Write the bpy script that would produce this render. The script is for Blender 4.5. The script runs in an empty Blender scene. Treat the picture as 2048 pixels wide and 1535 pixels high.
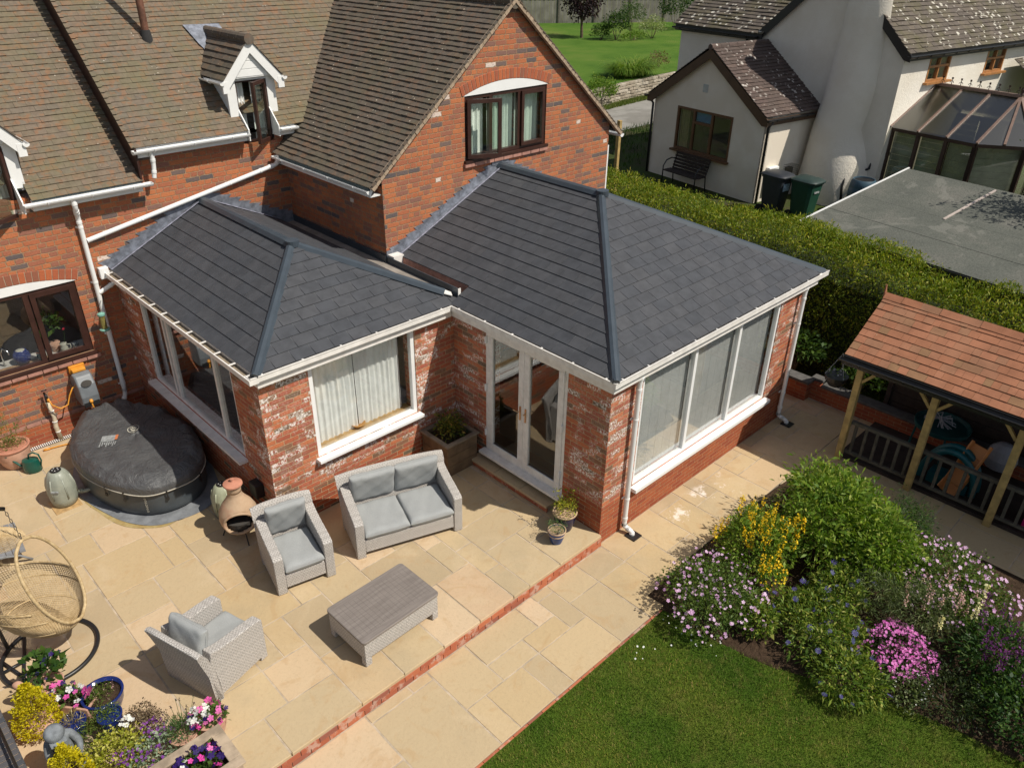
import bpy, bmesh, math, random
import numpy as np
from mathutils import Vector, Matrix
SC = bpy.context.scene
COL = SC.collection
# ---------------- camera ----------------
cam = bpy.data.cameras.new('camera')
cam.sensor_width = 36.0
cam.lens = 36 * 1561.075 / 2048
cam.clip_start = 0.1
cam.clip_end = 600
co = bpy.data.objects.new('camera', cam)
COL.objects.link(co)
yaw, pitch, roll = math.radians(45.453), math.radians(-30.081), math.radians(0.96)
fw = Vector((math.cos(pitch)*math.cos(yaw), math.cos(pitch)*math.sin(yaw), math.sin(pitch)))
rt = Vector((math.sin(yaw), -math.cos(yaw), 0))
up = rt.cross(fw)
rt2 = rt*math.cos(roll) + up*math.sin(roll)
up2 = -rt*math.sin(roll) + up*math.cos(roll)
M4 = Matrix((rt2, up2, -fw)).transposed().to_4x4()
M4.translation = Vector((-6.867, -5.166, 7.347))
co.matrix_world = M4
SC.camera = co
# ---------------- world + sun ----------------
SUN = Vector((0.31, -0.70, 1.0)).normalized()
w = bpy.data.worlds.new("World"); SC.world = w; w.use_nodes = True
nt = w.node_tree
bgn = nt.nodes['Background']
sky = nt.nodes.new('ShaderNodeTexSky'); sky.sky_type = 'NISHITA'; sky.sun_disc = False
sky.sun_elevation = math.asin(SUN.z); sky.sun_rotation = math.atan2(SUN.x, SUN.y)
sky.air_density = 1.0; sky.dust_density = 1.0; sky.ozone_density = 1.0
hs = nt.nodes.new('ShaderNodeHueSaturation'); hs.inputs['Saturation'].default_value = .6
nt.links.new(sky.outputs[0], hs.inputs['Color']); nt.links.new(hs.outputs[0], bgn.inputs[0]); bgn.inputs[1].default_value = 0.09
sl = bpy.data.lights.new('sun', 'SUN'); sl.energy = 4.7; sl.angle = math.radians(0.55); sl.color = (1.0, 0.94, 0.83)
so = bpy.data.objects.new('sun', sl); COL.objects.link(so)
so.rotation_euler = SUN.to_track_quat('Z', 'Y').to_euler(); so.location = (0, -20, 30)
SC.view_settings.view_transform = 'Standard'; SC.view_settings.look = 'None'
SC.view_settings.exposure = 0.0; SC.view_settings.gamma = 1.0
SC.cycles.max_bounces = 7; SC.cycles.transparent_max_bounces = 12
SC.cycles.sample_clamp_indirect = 6
SC.cycles.use_denoising = True
random.seed(7); rng = np.random.default_rng(7)

# ---------------- node helpers ----------------
class NT:
    def __init__(s, name):
        s.mat = bpy.data.materials.new(name); s.mat.use_nodes = True
        s.t = s.mat.node_tree; s.b = s.t.nodes['Principled BSDF']; s.out = s.t.nodes['Material Output']
    def n(s, typ, **kw):
        nd = s.t.nodes.new('ShaderNode' + typ)
        for k, v in kw.items(): setattr(nd, k, v)
        return nd
    def put(s, inp, v):
        if v is None: return
        if isinstance(v, bpy.types.NodeSocket): s.t.links.new(v, inp)
        else: inp.default_value = v
    def m(s, op, a, b=None, c=None):
        nd = s.n('Math', operation=op); s.put(nd.inputs[0], a)
        if b is not None: s.put(nd.inputs[1], b)
        if c is not None: s.put(nd.inputs[2], c)
        return nd.outputs[0]
    def coord(s, k='Object'): return s.n('TexCoord').outputs[k]
    def noise(s, scale, detail=3, rough=.5, vec=None, dist=0.0, out=0):
        nd = s.n('TexNoise'); nd.inputs['Scale'].default_value = scale; nd.inputs['Detail'].default_value = detail
        nd.inputs['Roughness'].default_value = rough; nd.inputs['Distortion'].default_value = dist
        s.put(nd.inputs['Vector'], vec if vec is not None else s.coord()); return nd.outputs[out]
    def ramp(s, fac, stops, interp='LINEAR'):
        nd = s.n('ValToRGB'); cr = nd.color_ramp; cr.interpolation = interp
        while len(cr.elements) < len(stops): cr.elements.new(0.5)
        for e, (p, c) in zip(cr.elements, stops):
            e.position = p; e.color = (*c, 1) if len(c) == 3 else c
        s.put(nd.inputs[0], fac); return nd.outputs[0]
    def mix(s, f, a, b, blend='MIX'):
        nd = s.n('Mix', data_type='RGBA', blend_type=blend)
        s.put(nd.inputs[0], f)
        for i, v in ((6, a), (7, b)):
            if isinstance(v, tuple) and len(v) == 3: v = (*v, 1)
            s.put(nd.inputs[i], v)
        return nd.outputs[2]
    def ss(s, x, a, b):
        nd = s.n('MapRange', interpolation_type='SMOOTHSTEP'); s.put(nd.inputs[0], x)
        s.put(nd.inputs[1], a); s.put(nd.inputs[2], b); return nd.outputs[0]
    def xyz(s, v):
        nd = s.n('SeparateXYZ'); s.put(nd.inputs[0], v); return nd.outputs
    def comb(s, x, y, z=0.0):
        nd = s.n('CombineXYZ'); s.put(nd.inputs[0], x); s.put(nd.inputs[1], y); s.put(nd.inputs[2], z); return nd.outputs[0]
    def attr(s, name='rnd'):
        nd = s.n('Attribute'); nd.attribute_name = name; return nd.outputs['Fac']
    def white(s, v):
        nd = s.n('TexWhiteNoise', noise_dimensions='3D'); s.put(nd.inputs['Vector'], v); return nd.outputs[0]
    def bump(s, h, strength=.5, dist=.01):
        nd = s.n('Bump'); nd.inputs['Strength'].default_value = strength; nd.inputs['Distance'].default_value = dist
        s.put(nd.inputs['Height'], h); s.t.links.new(nd.outputs[0], s.b.inputs['Normal'])
    def base(s, c, rough=None, metal=None, spec=None):
        if isinstance(c, tuple) and len(c) == 3: c = (*c, 1)
        s.put(s.b.inputs['Base Color'], c)
        if rough is not None: s.put(s.b.inputs['Roughness'], rough)
        if metal is not None: s.b.inputs['Metallic'].default_value = metal
        if spec is not None: s.b.inputs['Specular IOR Level'].default_value = spec

def simple(name, col, rough=.5, var=.12, scale=8, bump=0.0, bscale=60, metal=0.0, spec=.5, dirt=None):
    t = NT(name)
    n1 = t.noise(scale, 4, .6)
    c = t.mix(t.ss(n1, .3, .7), tuple(x*(1-var) for x in col), tuple(min(1, x*(1+var)) for x in col))
    if dirt: c = t.mix(t.m('MULTIPLY', t.ss(t.noise(scale*.4, 5, .7), .5, .75), dirt[1]), c, dirt[0])
    t.base(c, rough, metal, spec)
    if bump: t.bump(t.noise(bscale, 3), bump, .004)
    return t.mat

def brick_mat(name, L, H, mort, stops, mortar_col, english=False, white=None, bw=.012, whitecut=None, wobble=.004, bumpS=.8, roundness=.004):
    """bricks laid out in metres on the wall's own surface; white = (zlow, zhigh, amount) lime residue"""
    t = NT(name)
    P = t.coord('Object')
    nz = t.n('TexNoise'); nz.inputs['Scale'].default_value = 22; nz.inputs['Detail'].default_value = 2
    t.put(nz.inputs['Vector'], P)
    off = t.n('VectorMath', operation='SUBTRACT'); t.put(off.inputs[0], nz.outputs['Color']); off.inputs[1].default_value = (.5, .5, .5)
    sc = t.n('VectorMath', operation='SCALE'); t.put(sc.inputs[0], off.outputs[0]); sc.inputs['Scale'].default_value = wobble*4
    ad = t.n('VectorMath', operation='ADD'); t.put(ad.inputs[0], P); t.put(ad.inputs[1], sc.outputs[0])
    x, y, z = t.xyz(ad.outputs[0])[:3]
    geo = t.n('NewGeometry'); nx, ny, nzz = t.xyz(geo.outputs['True Normal'])[:3]
    sel = t.m('GREATER_THAN', t.m('ABSOLUTE', nx), t.m('ABSOLUTE', ny))
    u = t.m('ADD', t.m('MULTIPLY', sel, y), t.m('MULTIPLY', t.m('SUBTRACT', 1.0, sel), x))
    v = t.m('DIVIDE', t.m('ADD', z, 5.0), H)
    row = t.m('FLOOR', v); fv = t.m('FRACT', v)
    odd = t.m('MODULO', row, 2.0)
    if english:
        wd = t.m('MULTIPLY', L, t.m('SUBTRACT', 1.0, t.m('MULTIPLY', odd, .5)))
        rs = t.white(t.comb(row, 1.3, 2.2))
        tt = t.m('ADD', t.m('DIVIDE', t.m('ADD', u, 50.0), wd), t.m('ADD', t.m('MULTIPLY', rs, .3), t.m('MULTIPLY', odd, .5)))
        ff = t.m('FRACT', tt); cid = t.m('FLOOR', tt)
    else:
        tt = t.m('ADD', t.m('DIVIDE', t.m('ADD', u, 50.0), L), t.m('MULTIPLY', odd, .5))
        ff = t.m('FRACT', tt); cid = t.m('FLOOR', tt); wd = L
    du = t.m('MULTIPLY', t.m('MINIMUM', ff, t.m('SUBTRACT', 1.0, ff)), wd)
    dv = t.m('MULTIPLY', t.m('MINIMUM', fv, t.m('SUBTRACT', 1.0, fv)), H)
    d = t.m('MINIMUM', du, dv)
    if roundness:
        # soften corners of the hand-made bricks
        d = t.m('SUBTRACT', d, t.m('MULTIPLY', t.m('MAXIMUM', t.m('SUBTRACT', .02, t.m('ADD', du, dv)), 0.0), .6))
    isb = t.ss(d, mort*.5-.0015, mort*.5+.0025)
    idv = t.comb(cid, row, sel)
    r = t.white(idv); r2 = t.white(t.comb(row, cid, 3.7))
    if english: r = t.m('MULTIPLY', r, t.m('SUBTRACT', 1.0, t.m('MULTIPLY', odd, .38)))
    col = t.ramp(r, stops, 'LINEAR')
    fine = t.noise(45, 4, .65)
    big = t.noise(1.1, 3, .6)
    col = t.mix(t.m('MULTIPLY', t.ss(fine, .35, .75), .35), col, t.mix(1.0, col, (.35, .3, .3), 'MULTIPLY'))
    col = t.mix(t.m('MULTIPLY', t.ss(big, .35, .7), .25), col, t.mix(1.0, col, (.62, .6, .62), 'MULTIPLY'))
    mc = t.mix(t.ss(t.noise(9, 3), .3, .7), mortar_col, tuple(q*.75 for q in mortar_col))
    if white:
        zl, zh, am = white
        zc = t.xyz(P)[2]
        zone = t.m('MULTIPLY', t.ss(zc, zl-.12, zl+.12), t.m('SUBTRACT', 1.0, t.ss(zc, zh, zh+.3)))
        blot = t.ss(t.noise(2.3, 4, .62, dist=.4), .42, .55)
        perb = t.m('GREATER_THAN', r2, 1.0-am)
        ragged = t.ss(t.noise(34, 5, .75), .47, .55)
        wm = t.m('MULTIPLY', t.m('MULTIPLY', zone, blot), t.m('MULTIPLY', ragged, t.m('ADD', t.m('MULTIPLY', perb, .80), .14)))
        col = t.mix(wm, col, (.80, .74, .69)); mc = t.mix(t.m('MULTIPLY', wm, .8), mc, (.7, .64, .58))
    if whitecut:
        wmk = t.m('MULTIPLY', t.m('GREATER_THAN', r2, whitecut), t.ss(t.noise(30, 4, .7), .36, .46))
        col = t.mix(wmk, col, (.66, .55, .48))
    t.base(t.mix(isb, mc, col), .88, spec=.2)
    h = t.m('ADD', t.m('MULTIPLY', isb, 1.0), t.m('MULTIPLY', fine, .35))
    t.bump(h, bumpS, bw)
    return t.mat

# ---------------- mesh helpers ----------------
def mesh_obj(name, v, f, mats, rnd=None, midx=None, smooth=False):
    me = bpy.data.meshes.new(name); me.from_pydata(v, [], f)
    for m in (mats if isinstance(mats, (list, tuple)) else [mats]): me.materials.append(m)
    if midx is not None: me.polygons.foreach_set('material_index', midx)
    if rnd is not None:
        a = me.attributes.new('rnd', 'FLOAT', 'FACE'); a.data.foreach_set('value', rnd)
    if smooth: me.polygons.foreach_set('use_smooth', [True]*len(me.polygons))
    me.update()
    o = bpy.data.objects.new(name, me); COL.objects.link(o)
    return o

class MB:
    def __init__(s): s.v = []; s.f = []; s.mi = []; s.r = []
    def face(s, pts, m=0, r=None):
        b = len(s.v); s.v += [tuple(p) for p in pts]; s.f.append(tuple(range(b, b+len(pts)))); s.mi.append(m)
        s.r.append(random.random() if r is None else r)
    def grid(s, P, nu, nv, closed_u=False, m=0, r=None):
        """P: list of nu*nv points, row by row (u fastest)"""
        b = len(s.v); s.v += [tuple(p) for p in P]
        for j in range(nv-1):
            for i in range(nu if closed_u else nu-1):
                i2 = (i+1) % nu
                s.f.append((b+j*nu+i, b+j*nu+i2, b+(j+1)*nu+i2, b+(j+1)*nu+i)); s.mi.append(m)
                s.r.append(random.random() if r is None else r)
    def ob(s, c, X, Y, Z, m=0, r=None):
        """box centred at c with half-axis vectors X, Y, Z"""
        c, X, Y, Z = map(Vector, (c, X, Y, Z)); r = random.random() if r is None else r
        p = [c + a*X + b*Y + d*Z for d in (-1, 1) for b in (-1, 1) for a in (-1, 1)]
        b = len(s.v); s.v += [tuple(q) for q in p]
        flip = X.cross(Y).dot(Z) < 0
        for q in ((0, 2, 3, 1), (4, 5, 7, 6), (0, 1, 5, 4), (2, 6, 7, 3), (0, 4, 6, 2), (1, 3, 7, 5)):
            q = q[::-1] if flip else q
            s.f.append(tuple(b+i for i in q)); s.mi.append(m); s.r.append(r)
        return s
    def box(s, x0, y0, z0, x1, y1, z1, m=0, r=None):
        return s.ob(((x0+x1)/2, (y0+y1)/2, (z0+z1)/2), (abs(x1-x0)/2, 0, 0), (0, abs(y1-y0)/2, 0), (0, 0, abs(z1-z0)/2), m, r)
    def bar(s, a, b, w, h, upv=(0, 0, 1), m=0, r=None):
        a, b, upv = Vector(a), Vector(b), Vector(upv); d = (b-a); L = d.length; d.normalize()
        sd = d.cross(upv).normalized(); u = sd.cross(d)
        return s.ob((a+b)/2, d*L/2, sd*w/2, u*h/2, m, r)
    def prism(s, poly, d, m=0, r=None):
        """extrude planar polygon (3D pts) by vector d"""
        d = Vector(d); P = [Vector(p) for p in poly]; n = len(P); b = len(s.v)
        s.v += [tuple(p) for p in P] + [tuple(p+d) for p in P]; r = random.random() if r is None else r
        nn = Vector((0, 0, 0))
        for i in range(n): nn += P[i].cross(P[(i+1) % n])
        fl = nn.dot(d) > 0
        F = [tuple(range(b, b+n)), tuple(range(b+2*n-1, b+n-1, -1))] + [(b+i, b+n+i, b+n+(i+1) % n, b+(i+1) % n) for i in range(n)]
        for f in F:
            s.f.append(f[::-1] if fl else f); s.mi.append(m); s.r.append(r)
        return s
    def tube(s, pts, rad, n=10, m=0, r=None, closed=False, caps=True):
        P = [Vector(p) for p in pts]; k = len(P); b = len(s.v)
        R = rad if isinstance(rad, (list, tuple)) else [rad]*k; r = random.random() if r is None else r
        prev = None
        for i in range(k):
            if closed: tg = (P[(i+1) % k]-P[i-1])
            else: tg = P[min(i+1, k-1)]-P[max(i-1, 0)]
            tg.normalize()
            if prev is None:
                a = Vector((0, 0, 1)) if abs(tg.z) < .9 else Vector((1, 0, 0)); prev = tg.cross(a).normalized()
            prev = (prev - tg*prev.dot(tg)).normalized(); bi = tg.cross(prev)
            for j in range(n):
                t = 2*math.pi*j/n; s.v.append(tuple(P[i] + (prev*math.cos(t)+bi*math.sin(t))*R[i]))
        for i in range(k if closed else k-1):
            i2 = (i+1) % k
            for j in range(n):
                j2 = (j+1) % n
                s.f.append((b+i*n+j, b+i2*n+j, b+i2*n+j2, b+i*n+j2)); s.mi.append(m); s.r.append(r)
        if caps and not closed:
            s.f.append(tuple(b+j for j in range(n))); s.mi.append(m); s.r.append(r)
            s.f.append(tuple(b+(k-1)*n+j for j in reversed(range(n)))); s.mi.append(m); s.r.append(r)
        return s
    def lathe(s, prof, c=(0, 0, 0), n=28, m=0, r=None, sx=1, sy=1):
        """prof: list of (radius, z)"""
        b = len(s.v); r = random.random() if r is None else r
        for (q, z) in prof:
            for j in range(n):
                t = 2*math.pi*j/n; s.v.append((c[0]+q*sx*math.cos(t), c[1]+q*sy*math.sin(t), c[2]+z))
        for i in range(len(prof)-1):
            for j in range(n):
                j2 = (j+1) % n
                s.f.append((b+i*n+j, b+i*n+j2, b+(i+1)*n+j2, b+(i+1)*n+j)); s.mi.append(m); s.r.append(r)
        if prof[0][0] > 1e-4: s.f.append(tuple(b+j for j in reversed(range(n)))); s.mi.append(m); s.r.append(r)
        if prof[-1][0] > 1e-4: s.f.append(tuple(b+(len(prof)-1)*n+j for j in range(n))); s.mi.append(m); s.r.append(r)
        return s
    def xf(s, M, start=0):
        for i in range(start, len(s.v)): s.v[i] = tuple(M @ Vector(s.v[i]))
        return s
    def build(s, name, mats, parent=None, smooth=False, bevel=0, seg=2, world=True, label=None, auto=None):
        o = None
        v = s.v
        if parent is not None and world:
            L = parent.get('_wl') or (0, 0, 0)
            L = tuple(L); v = [(a-L[0], b-L[1], c-L[2]) for a, b, c in v]
        o = mesh_obj(name, v, s.f, mats, s.r, s.mi, smooth)
        if auto:
            try: o.data.set_sharp_from_angle(angle=math.radians(auto))
            except Exception: pass
        if parent is not None:
            o.parent = parent
            o['_wl'] = parent.get('_wl') or (0.0, 0.0, 0.0)
        if bevel:
            bm = o.modifiers.new('bevel', 'BEVEL'); bm.width = bevel; bm.segments = seg; bm.limit_method = 'ANGLE'; bm.angle_limit = math.radians(40)
        if label: o['label'] = label
        return o

def clip(poly, sgn, ax, val):
    out = []
    for i in range(len(poly)):
        a, b = poly[i], poly[(i+1) % len(poly)]
        da, db = sgn*(a[ax]-val), sgn*(b[ax]-val)
        if da <= 0: out.append(a)
        if (da < 0 < db) or (db < 0 < da):
            t = da/(da-db); out.append((a[0]+(b[0]-a[0])*t, a[1]+(b[1]-a[1])*t))
    return out

def tiles(mb, O, U, V, poly, w, e, thick, gap=.003, jit=.3, m=0, mbase=1, vjit=.0, stag=.5, wvar=0, lift=.001):
    """real overlapping courses over a convex polygon given in (u, v) metres; U, V unit vectors, normal = U x V"""
    O, U, V = Vector(O), Vector(U), Vector(V); N = U.cross(V)
    W = lambda u, v, h: O + U*u + V*v + N*h
    mb.face([W(a, b, 0) for a, b in poly], mbase, 0.5)
    vmin, vmax = min(b for a, b in poly), max(b for a, b in poly)
    umin, umax = min(a for a, b in poly), max(a for a, b in poly)
    k = 0
    v = vmin
    while v < vmax-1e-4:
        strip = clip(clip(list(poly), -1, 1, v), 1, 1, v+e)
        if len(strip) >= 3:
            su, eu = min(a for a, b in strip), max(a for a, b in strip)
            u = umin - w + ((k % 2)*stag*w) + (random.uniform(-.03, .03)*w if jit else 0)
            if wvar: u = umin - w*random.random()*2
            wob = random.uniform(-1, 1)*vjit
            while u < eu:
                ww = w*random.choice([.75, 1, 1, 1.5, 1.9]) if wvar else w
                u1 = u+ww-gap
                if u1 > su:
                    q = clip(clip(strip, -1, 0, u), 1, 0, u1)
                    if len(q) >= 3:
                        th = thick*(1+random.uniform(-jit, jit)); dl = random.uniform(-1, 1)*thick*jit*.5
                        rr = random.random()
                        H = lambda a, b: lift + max(.0008, th*(1-(b-v)/e*.93) + dl*((a-u)/ww-.5))
                        dv = random.uniform(-1, 1)*vjit
                        pts = [W(a, b+(dv if abs(b-v) < 1e-5 and k > 0 else 0), H(a, b)) for a, b in q]
                        mb.face(pts, m, rr)
                        for i in range(len(q)):
                            a, b = q[i], q[(i+1) % len(q)]
                            if abs(a[1]-v) < 1e-5 and abs(b[1]-v) < 1e-5:
                                s2 = dv if k > 0 else 0
                                mb.face([W(a[0], a[1]+s2, -.002), W(b[0], b[1]+s2, -.002), W(b[0], b[1]+s2, H(*b)), W(a[0], a[1]+s2, H(*a))], m, rr)
                            elif abs(a[0]-b[0]) < 1e-6:
                                mb.face([W(a[0], a[1], 0), W(b[0], b[1], 0), W(b[0], b[1], H(*b)), W(a[0], a[1], H(*a))], m, rr)
                u += ww
        v += e; k += 1

def plane_frame(p0, p1, p2):
    """U along p0->p1, V in-plane perpendicular towards p2"""
    p0, p1, p2 = map(Vector, (p0, p1, p2)); U = (p1-p0).normalized(); V = (p2-p0); V -= U*V.dot(U); V.normalize()
    return p0, U, V
def uvp(fr, pts):
    O, U, V = fr; return [((Vector(p)-O).dot(U), (Vector(p)-O).dot(V)) for p in pts]

# ---------------- things ----------------
def tag(o, label=None, cat=None, group=None, kind=None):
    if label: o['label'] = label
    if cat: o['category'] = cat
    if group: o['group'] = group
    if kind: o['kind'] = kind
    return o
def thing(name, label, cat, loc=(0, 0, 0), rz=0, group=None):
    o = bpy.data.objects.new(name, None); COL.objects.link(o); o.location = loc; o.rotation_euler = (0, 0, rz)
    o.empty_display_size = .2; o['_wl'] = tuple(float(q) for q in loc)
    return tag(o, label, cat, group)
def copy_tree(o, loc, rz, label):
    def cp(a, par):
        c = a.copy(); COL.objects.link(c); c.parent = par
        for ch in a.children: cp(ch, c)
        return c
    r = cp(o, None); r.location = loc; r.rotation_euler = (0, 0, rz); r['label'] = label
    return r
def single(mb, name, mats, label, cat, group=None, loc=None, **kw):
    if loc is None:
        a = np.array(mb.v); loc = (float(a[:, 0].mean()), float(a[:, 1].mean()), float(a[:, 2].min()))
    v = [(x-loc[0], y-loc[1], z-loc[2]) for x, y, z in mb.v]
    o = mesh_obj(name, v, mb.f, mats, mb.r, mb.mi, kw.get('smooth', False)); o.location = loc
    if kw.get('bevel'):
        b = o.modifiers.new('bevel', 'BEVEL'); b.width = kw['bevel']; b.segments = 2; b.limit_method = 'ANGLE'
    return tag(o, label, cat, group)
# ---------------- materials ----------------
OR = [(0, (.52, .185, .08)), (.3, (.46, .155, .075)), (.5, (.39, .145, .085)), (.68, (.30, .14, .10)), (.84, (.20, .14, .12)), (1, (.13, .11, .11))]
M_brick = brick_mat('old_orange_brick', .235, .079, .011, OR, (.40, .25, .15), english=True, whitecut=.988, wobble=.006)
LR = [(0, (.56, .19, .085)), (.3, (.48, .145, .075)), (.55, (.42, .12, .07)), (.8, (.36, .13, .08)), (.92, (.28, .15, .09)), (1, (.18, .12, .08))]
M_brickL = brick_mat('reclaimed_red_brick', .225, .073, .010, LR, (.52, .34, .20), white=(.55, 2.4, .5), wobble=.004)
M_plinth = brick_mat('plain_orange_brick', .225, .073, .009, [(0, (.42, .125, .055)), (.5, (.38, .105, .05)), (1, (.31, .08, .045))], (.45, .25, .14), wobble=.002)
M_plinthB = brick_mat('mixed_grey_brick', .225, .073, .009, [(0, (.45, .12, .05)), (.5, (.38, .1, .045)), (.72, (.3, .1, .06)), (.78, (.17, .125, .08)), (1, (.15, .12, .08))], (.50, .33, .2), wobble=.003)

def tile_mat(name, cols, spots=None, moss=None, rough=.9, bs=.5, noise_s=14, streak=0):
    t = NT(name); r = t.attr()
    n = t.noise(noise_s, 5, .65)
    c = t.ramp(r, cols)
    c = t.mix(t.m('MULTIPLY', t.ss(n, .3, .7), .55), c, t.mix(1.0, c, (.55, .55, .55), 'MULTIPLY'))
    if streak:
        P = t.xyz(t.coord())
        st = t.noise(1.0, 3, .6, vec=t.comb(t.m('MULTIPLY', P[0], 9.0), t.m('MULTIPLY', P[1], 9.0), t.m('MULTIPLY', P[2], 9.0)))
        c = t.mix(t.m('MULTIPLY', t.ss(st, .52, .62), streak), c, (.26, .115, .05))
    if moss:
        c = t.mix(t.m('MULTIPLY', t.ss(t.noise(1.3, 5, .7), .42, .68), moss[1]), c, moss[0])
    if spots:
        v = t.n('TexVoronoi'); v.inputs['Scale'].default_value = spots[1]; t.put(v.inputs['Vector'], t.coord())
        rad = t.m('MULTIPLY', t.white(v.outputs['Position']), spots[2])
        m = t.m('MULTIPLY', t.m('LESS_THAN', v.outputs['Distance'], rad), t.ss(t.noise(1.7, 3, .6), spots[3], spots[3]+.15))
        c = t.mix(m, c, spots[0])
    t.base(c, rough, spec=.25)
    t.bump(t.m('ADD', t.noise(60, 4, .7), t.m('MULTIPLY', t.noise(200, 2), .4)), bs, .004)
    return t.mat
M_tile = tile_mat('brown_clay_tile', [(0, (.185, .145, .105)), (.3, (.17, .14, .10)), (.6, (.20, .15, .11)), (.85, (.165, .14, .11)), (1, (.22, .145, .095))],
                  spots=((.5, .45, .38), 14, .16, .50), moss=((.15, .14, .075), .5), streak=.42)
M_tileW = tile_mat('weathered_brown_tile', [(0, (.150, .120, .095)), (.4, (.135, .112, .09)), (.8, (.155, .125, .1)), (1, (.175, .12, .085))],
                   spots=((.55, .48, .38), 12, .18, .46), moss=((.12, .11, .07), .5), streak=.2)
M_tileN = tile_mat('lichened_brown_tile', [(0, (.15, .125, .105)), (.5, (.12, .10, .085)), (1, (.17, .14, .11))],
                   spots=((.55, .52, .45), 7, .42, .36), moss=((.11, .10, .05), .75))
M_tileE = tile_mat('dark_brown_tile', [(0, (.12, .085, .075)), (.5, (.10, .075, .065)), (1, (.14, .1, .085))],
                   spots=((.5, .46, .42), 9, .45, .44), moss=((.1, .08, .07), .3))
M_slate = tile_mat('dark_slate', [(0, (.066, .070, .080)), (.5, (.071, .074, .083)), (1, (.077, .079, .087))], rough=.62, bs=.35, noise_s=5)
M_shingle = tile_mat('terracotta_shingle', [(0, (.36, .155, .085)), (.5, (.40, .175, .10)), (.85, (.34, .17, .10)), (1, (.30, .17, .09))], rough=.92, bs=.7, noise_s=3, spots=((.5, .42, .3), 6, .06, .5))
M_slateb = simple('slate_bed_edge_light', (.13, .135, .14), .7)  # bed under the slates, coloured paler to imitate sun caught on slate edges
M_under = simple('roof_underlay', (.025, .024, .024), .95)
M_mortar = simple('verge_mortar', (.36, .27, .19), .95, .25, 12, .6, 90)
M_white = simple('white_upvc', (.80, .80, .79), .32, .03, 3)
M_cream = simple('white_upvc_weathered', (.76, .73, .69), .42, .08, 9, dirt=((.5, .4, .33), .35))
M_dirt = simple('gutter_silt', (.26, .21, .15), .95, .3, 30, .6, 80)
M_brown = simple('dark_brown_frame', (.045, .018, .013), .4, .2, 6, .15, 70)
M_lead = simple('lead_flashing', (.20, .215, .255), .42, .35, 9, .3, 30, metal=.35)
M_leadL = simple('bright_lead_edge', (.42, .42, .52), .4, .3, 20, .3, 30, metal=.3)
M_ridge = simple('slate_blue_ridge_cap', (.046, .060, .076), .42, .1, 4)
M_greyR = simple('grey_mineral_felt', (.27, .24, .21), .9, .25, 3, .6, 60, dirt=((.28, .23, .19), .7))
M_red = simple('rust_brown_pipe', (.15, .065, .04), .55, .3, 12, .2, 40)
M_sillbrick = simple('pink_sill_tile', (.38, .19, .145), .75, .2, 9, .3, 60)
M_oak = simple('oak_sill', (.45, .29, .13), .5, .25, 12, .15, 50)
M_curtain = simple('sheer_curtain', (.86, .86, .84), .95, .05, 6, .1, 300)
M_dark = simple('dark_interior', (.05, .045, .04), .9)
M_room = simple('room_plaster', (.22, .20, .18), .9)
M_blind = simple('grey_blind', (.58, .58, .57), .8, .06, 5, .1, 200)
M_iron = simple('black_plastic', (.015, .015, .016), .4, .1, 8)
M_chrome = simple('gold_handle', (.55, .36, .22), .25, .1, 8, metal=.9)

def glass(name, tint=(.92, .96, .95), refl=1.0, rough=0.0):
    t = NT(name); t.t.nodes.remove(t.b)
    tr = t.n('BsdfTransparent'); tr.inputs[0].default_value = (*tint, 1)
    gl = t.n('BsdfGlossy'); gl.inputs['Roughness'].default_value = rough
    lw = t.n('LayerWeight'); lw.inputs[0].default_value = .5
    mx = t.n('MixShader')
    f = t.m('MINIMUM', t.m('MULTIPLY', t.m('ADD', .05, t.m('MULTIPLY', t.m('POWER', lw.outputs['Facing'], 4.0), .9)), 1.7*refl), 1.0)
    t.put(mx.inputs[0], f); t.t.links.new(tr.outputs[0], mx.inputs[1]); t.t.links.new(gl.outputs[0], mx.inputs[2])
    t.t.links.new(mx.outputs[0], t.out.inputs[0]); return t.mat
M_glass = glass('window_glass', (.97, .98, .975))
M_glassG = glass('greenish_glass', (.88, .94, .90))

# ---------------- building helpers ----------------
def wall_holes(mb, O, U, w, h, holes, depth, N, m=0, z0=0):
    """wall of size w x h from O along unit U, up Z; outer face at O, thickness depth going against N; holes = [(u0,u1,z0,z1)]"""
    O, U, N = Vector(O), Vector(U), Vector(N); Z = Vector((0, 0, 1))
    us = sorted({0, w, *[q for hh in holes for q in hh[:2]]}); zs = sorted({0, h, *[q for hh in holes for q in hh[2:]]})
    P = lambda u, z, d: O + U*u + Z*z - N*d
    fl = U.cross(Z).dot(N) < 0
    def q(a, b, c, d):
        mb.face([a, b, c, d] if not fl else [d, c, b, a], m, .5)
    for i in range(len(us)-1):
        for j in range(len(zs)-1):
            a, b, c, d = us[i], us[i+1], zs[j], zs[j+1]
            if any(hh[0] <= a and b <= hh[1] and hh[2] <= c and d <= hh[3] for hh in holes): continue
            q(P(a, c, 0), P(b, c, 0), P(b, d, 0), P(a, d, 0)); q(P(b, c, depth), P(a, c, depth), P(a, d, depth), P(b, d, depth))
    for (a, b, c, d) in holes:
        q(P(a, c, 0), P(a, c, depth), P(b, c, depth), P(b, c, 0)); q(P(a, d, 0), P(b, d, 0), P(b, d, depth), P(a, d, depth))
        q(P(a, c, 0), P(a, d, 0), P(a, d, depth), P(a, c, depth)); q(P(b, c, 0), P(b, c, depth), P(b, d, depth), P(b, d, 0))
    q(P(0, h, 0), P(w, h, 0), P(w, h, depth), P(0, h, depth)); q(P(0, 0, 0), P(0, 0, depth), P(w, 0, depth), P(w, 0, 0))
    q(P(0, 0, 0), P(0, h, 0), P(0, h, depth), P(0, 0, depth)); q(P(w, 0, 0), P(w, 0, depth), P(w, h, depth), P(w, h, 0))

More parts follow.
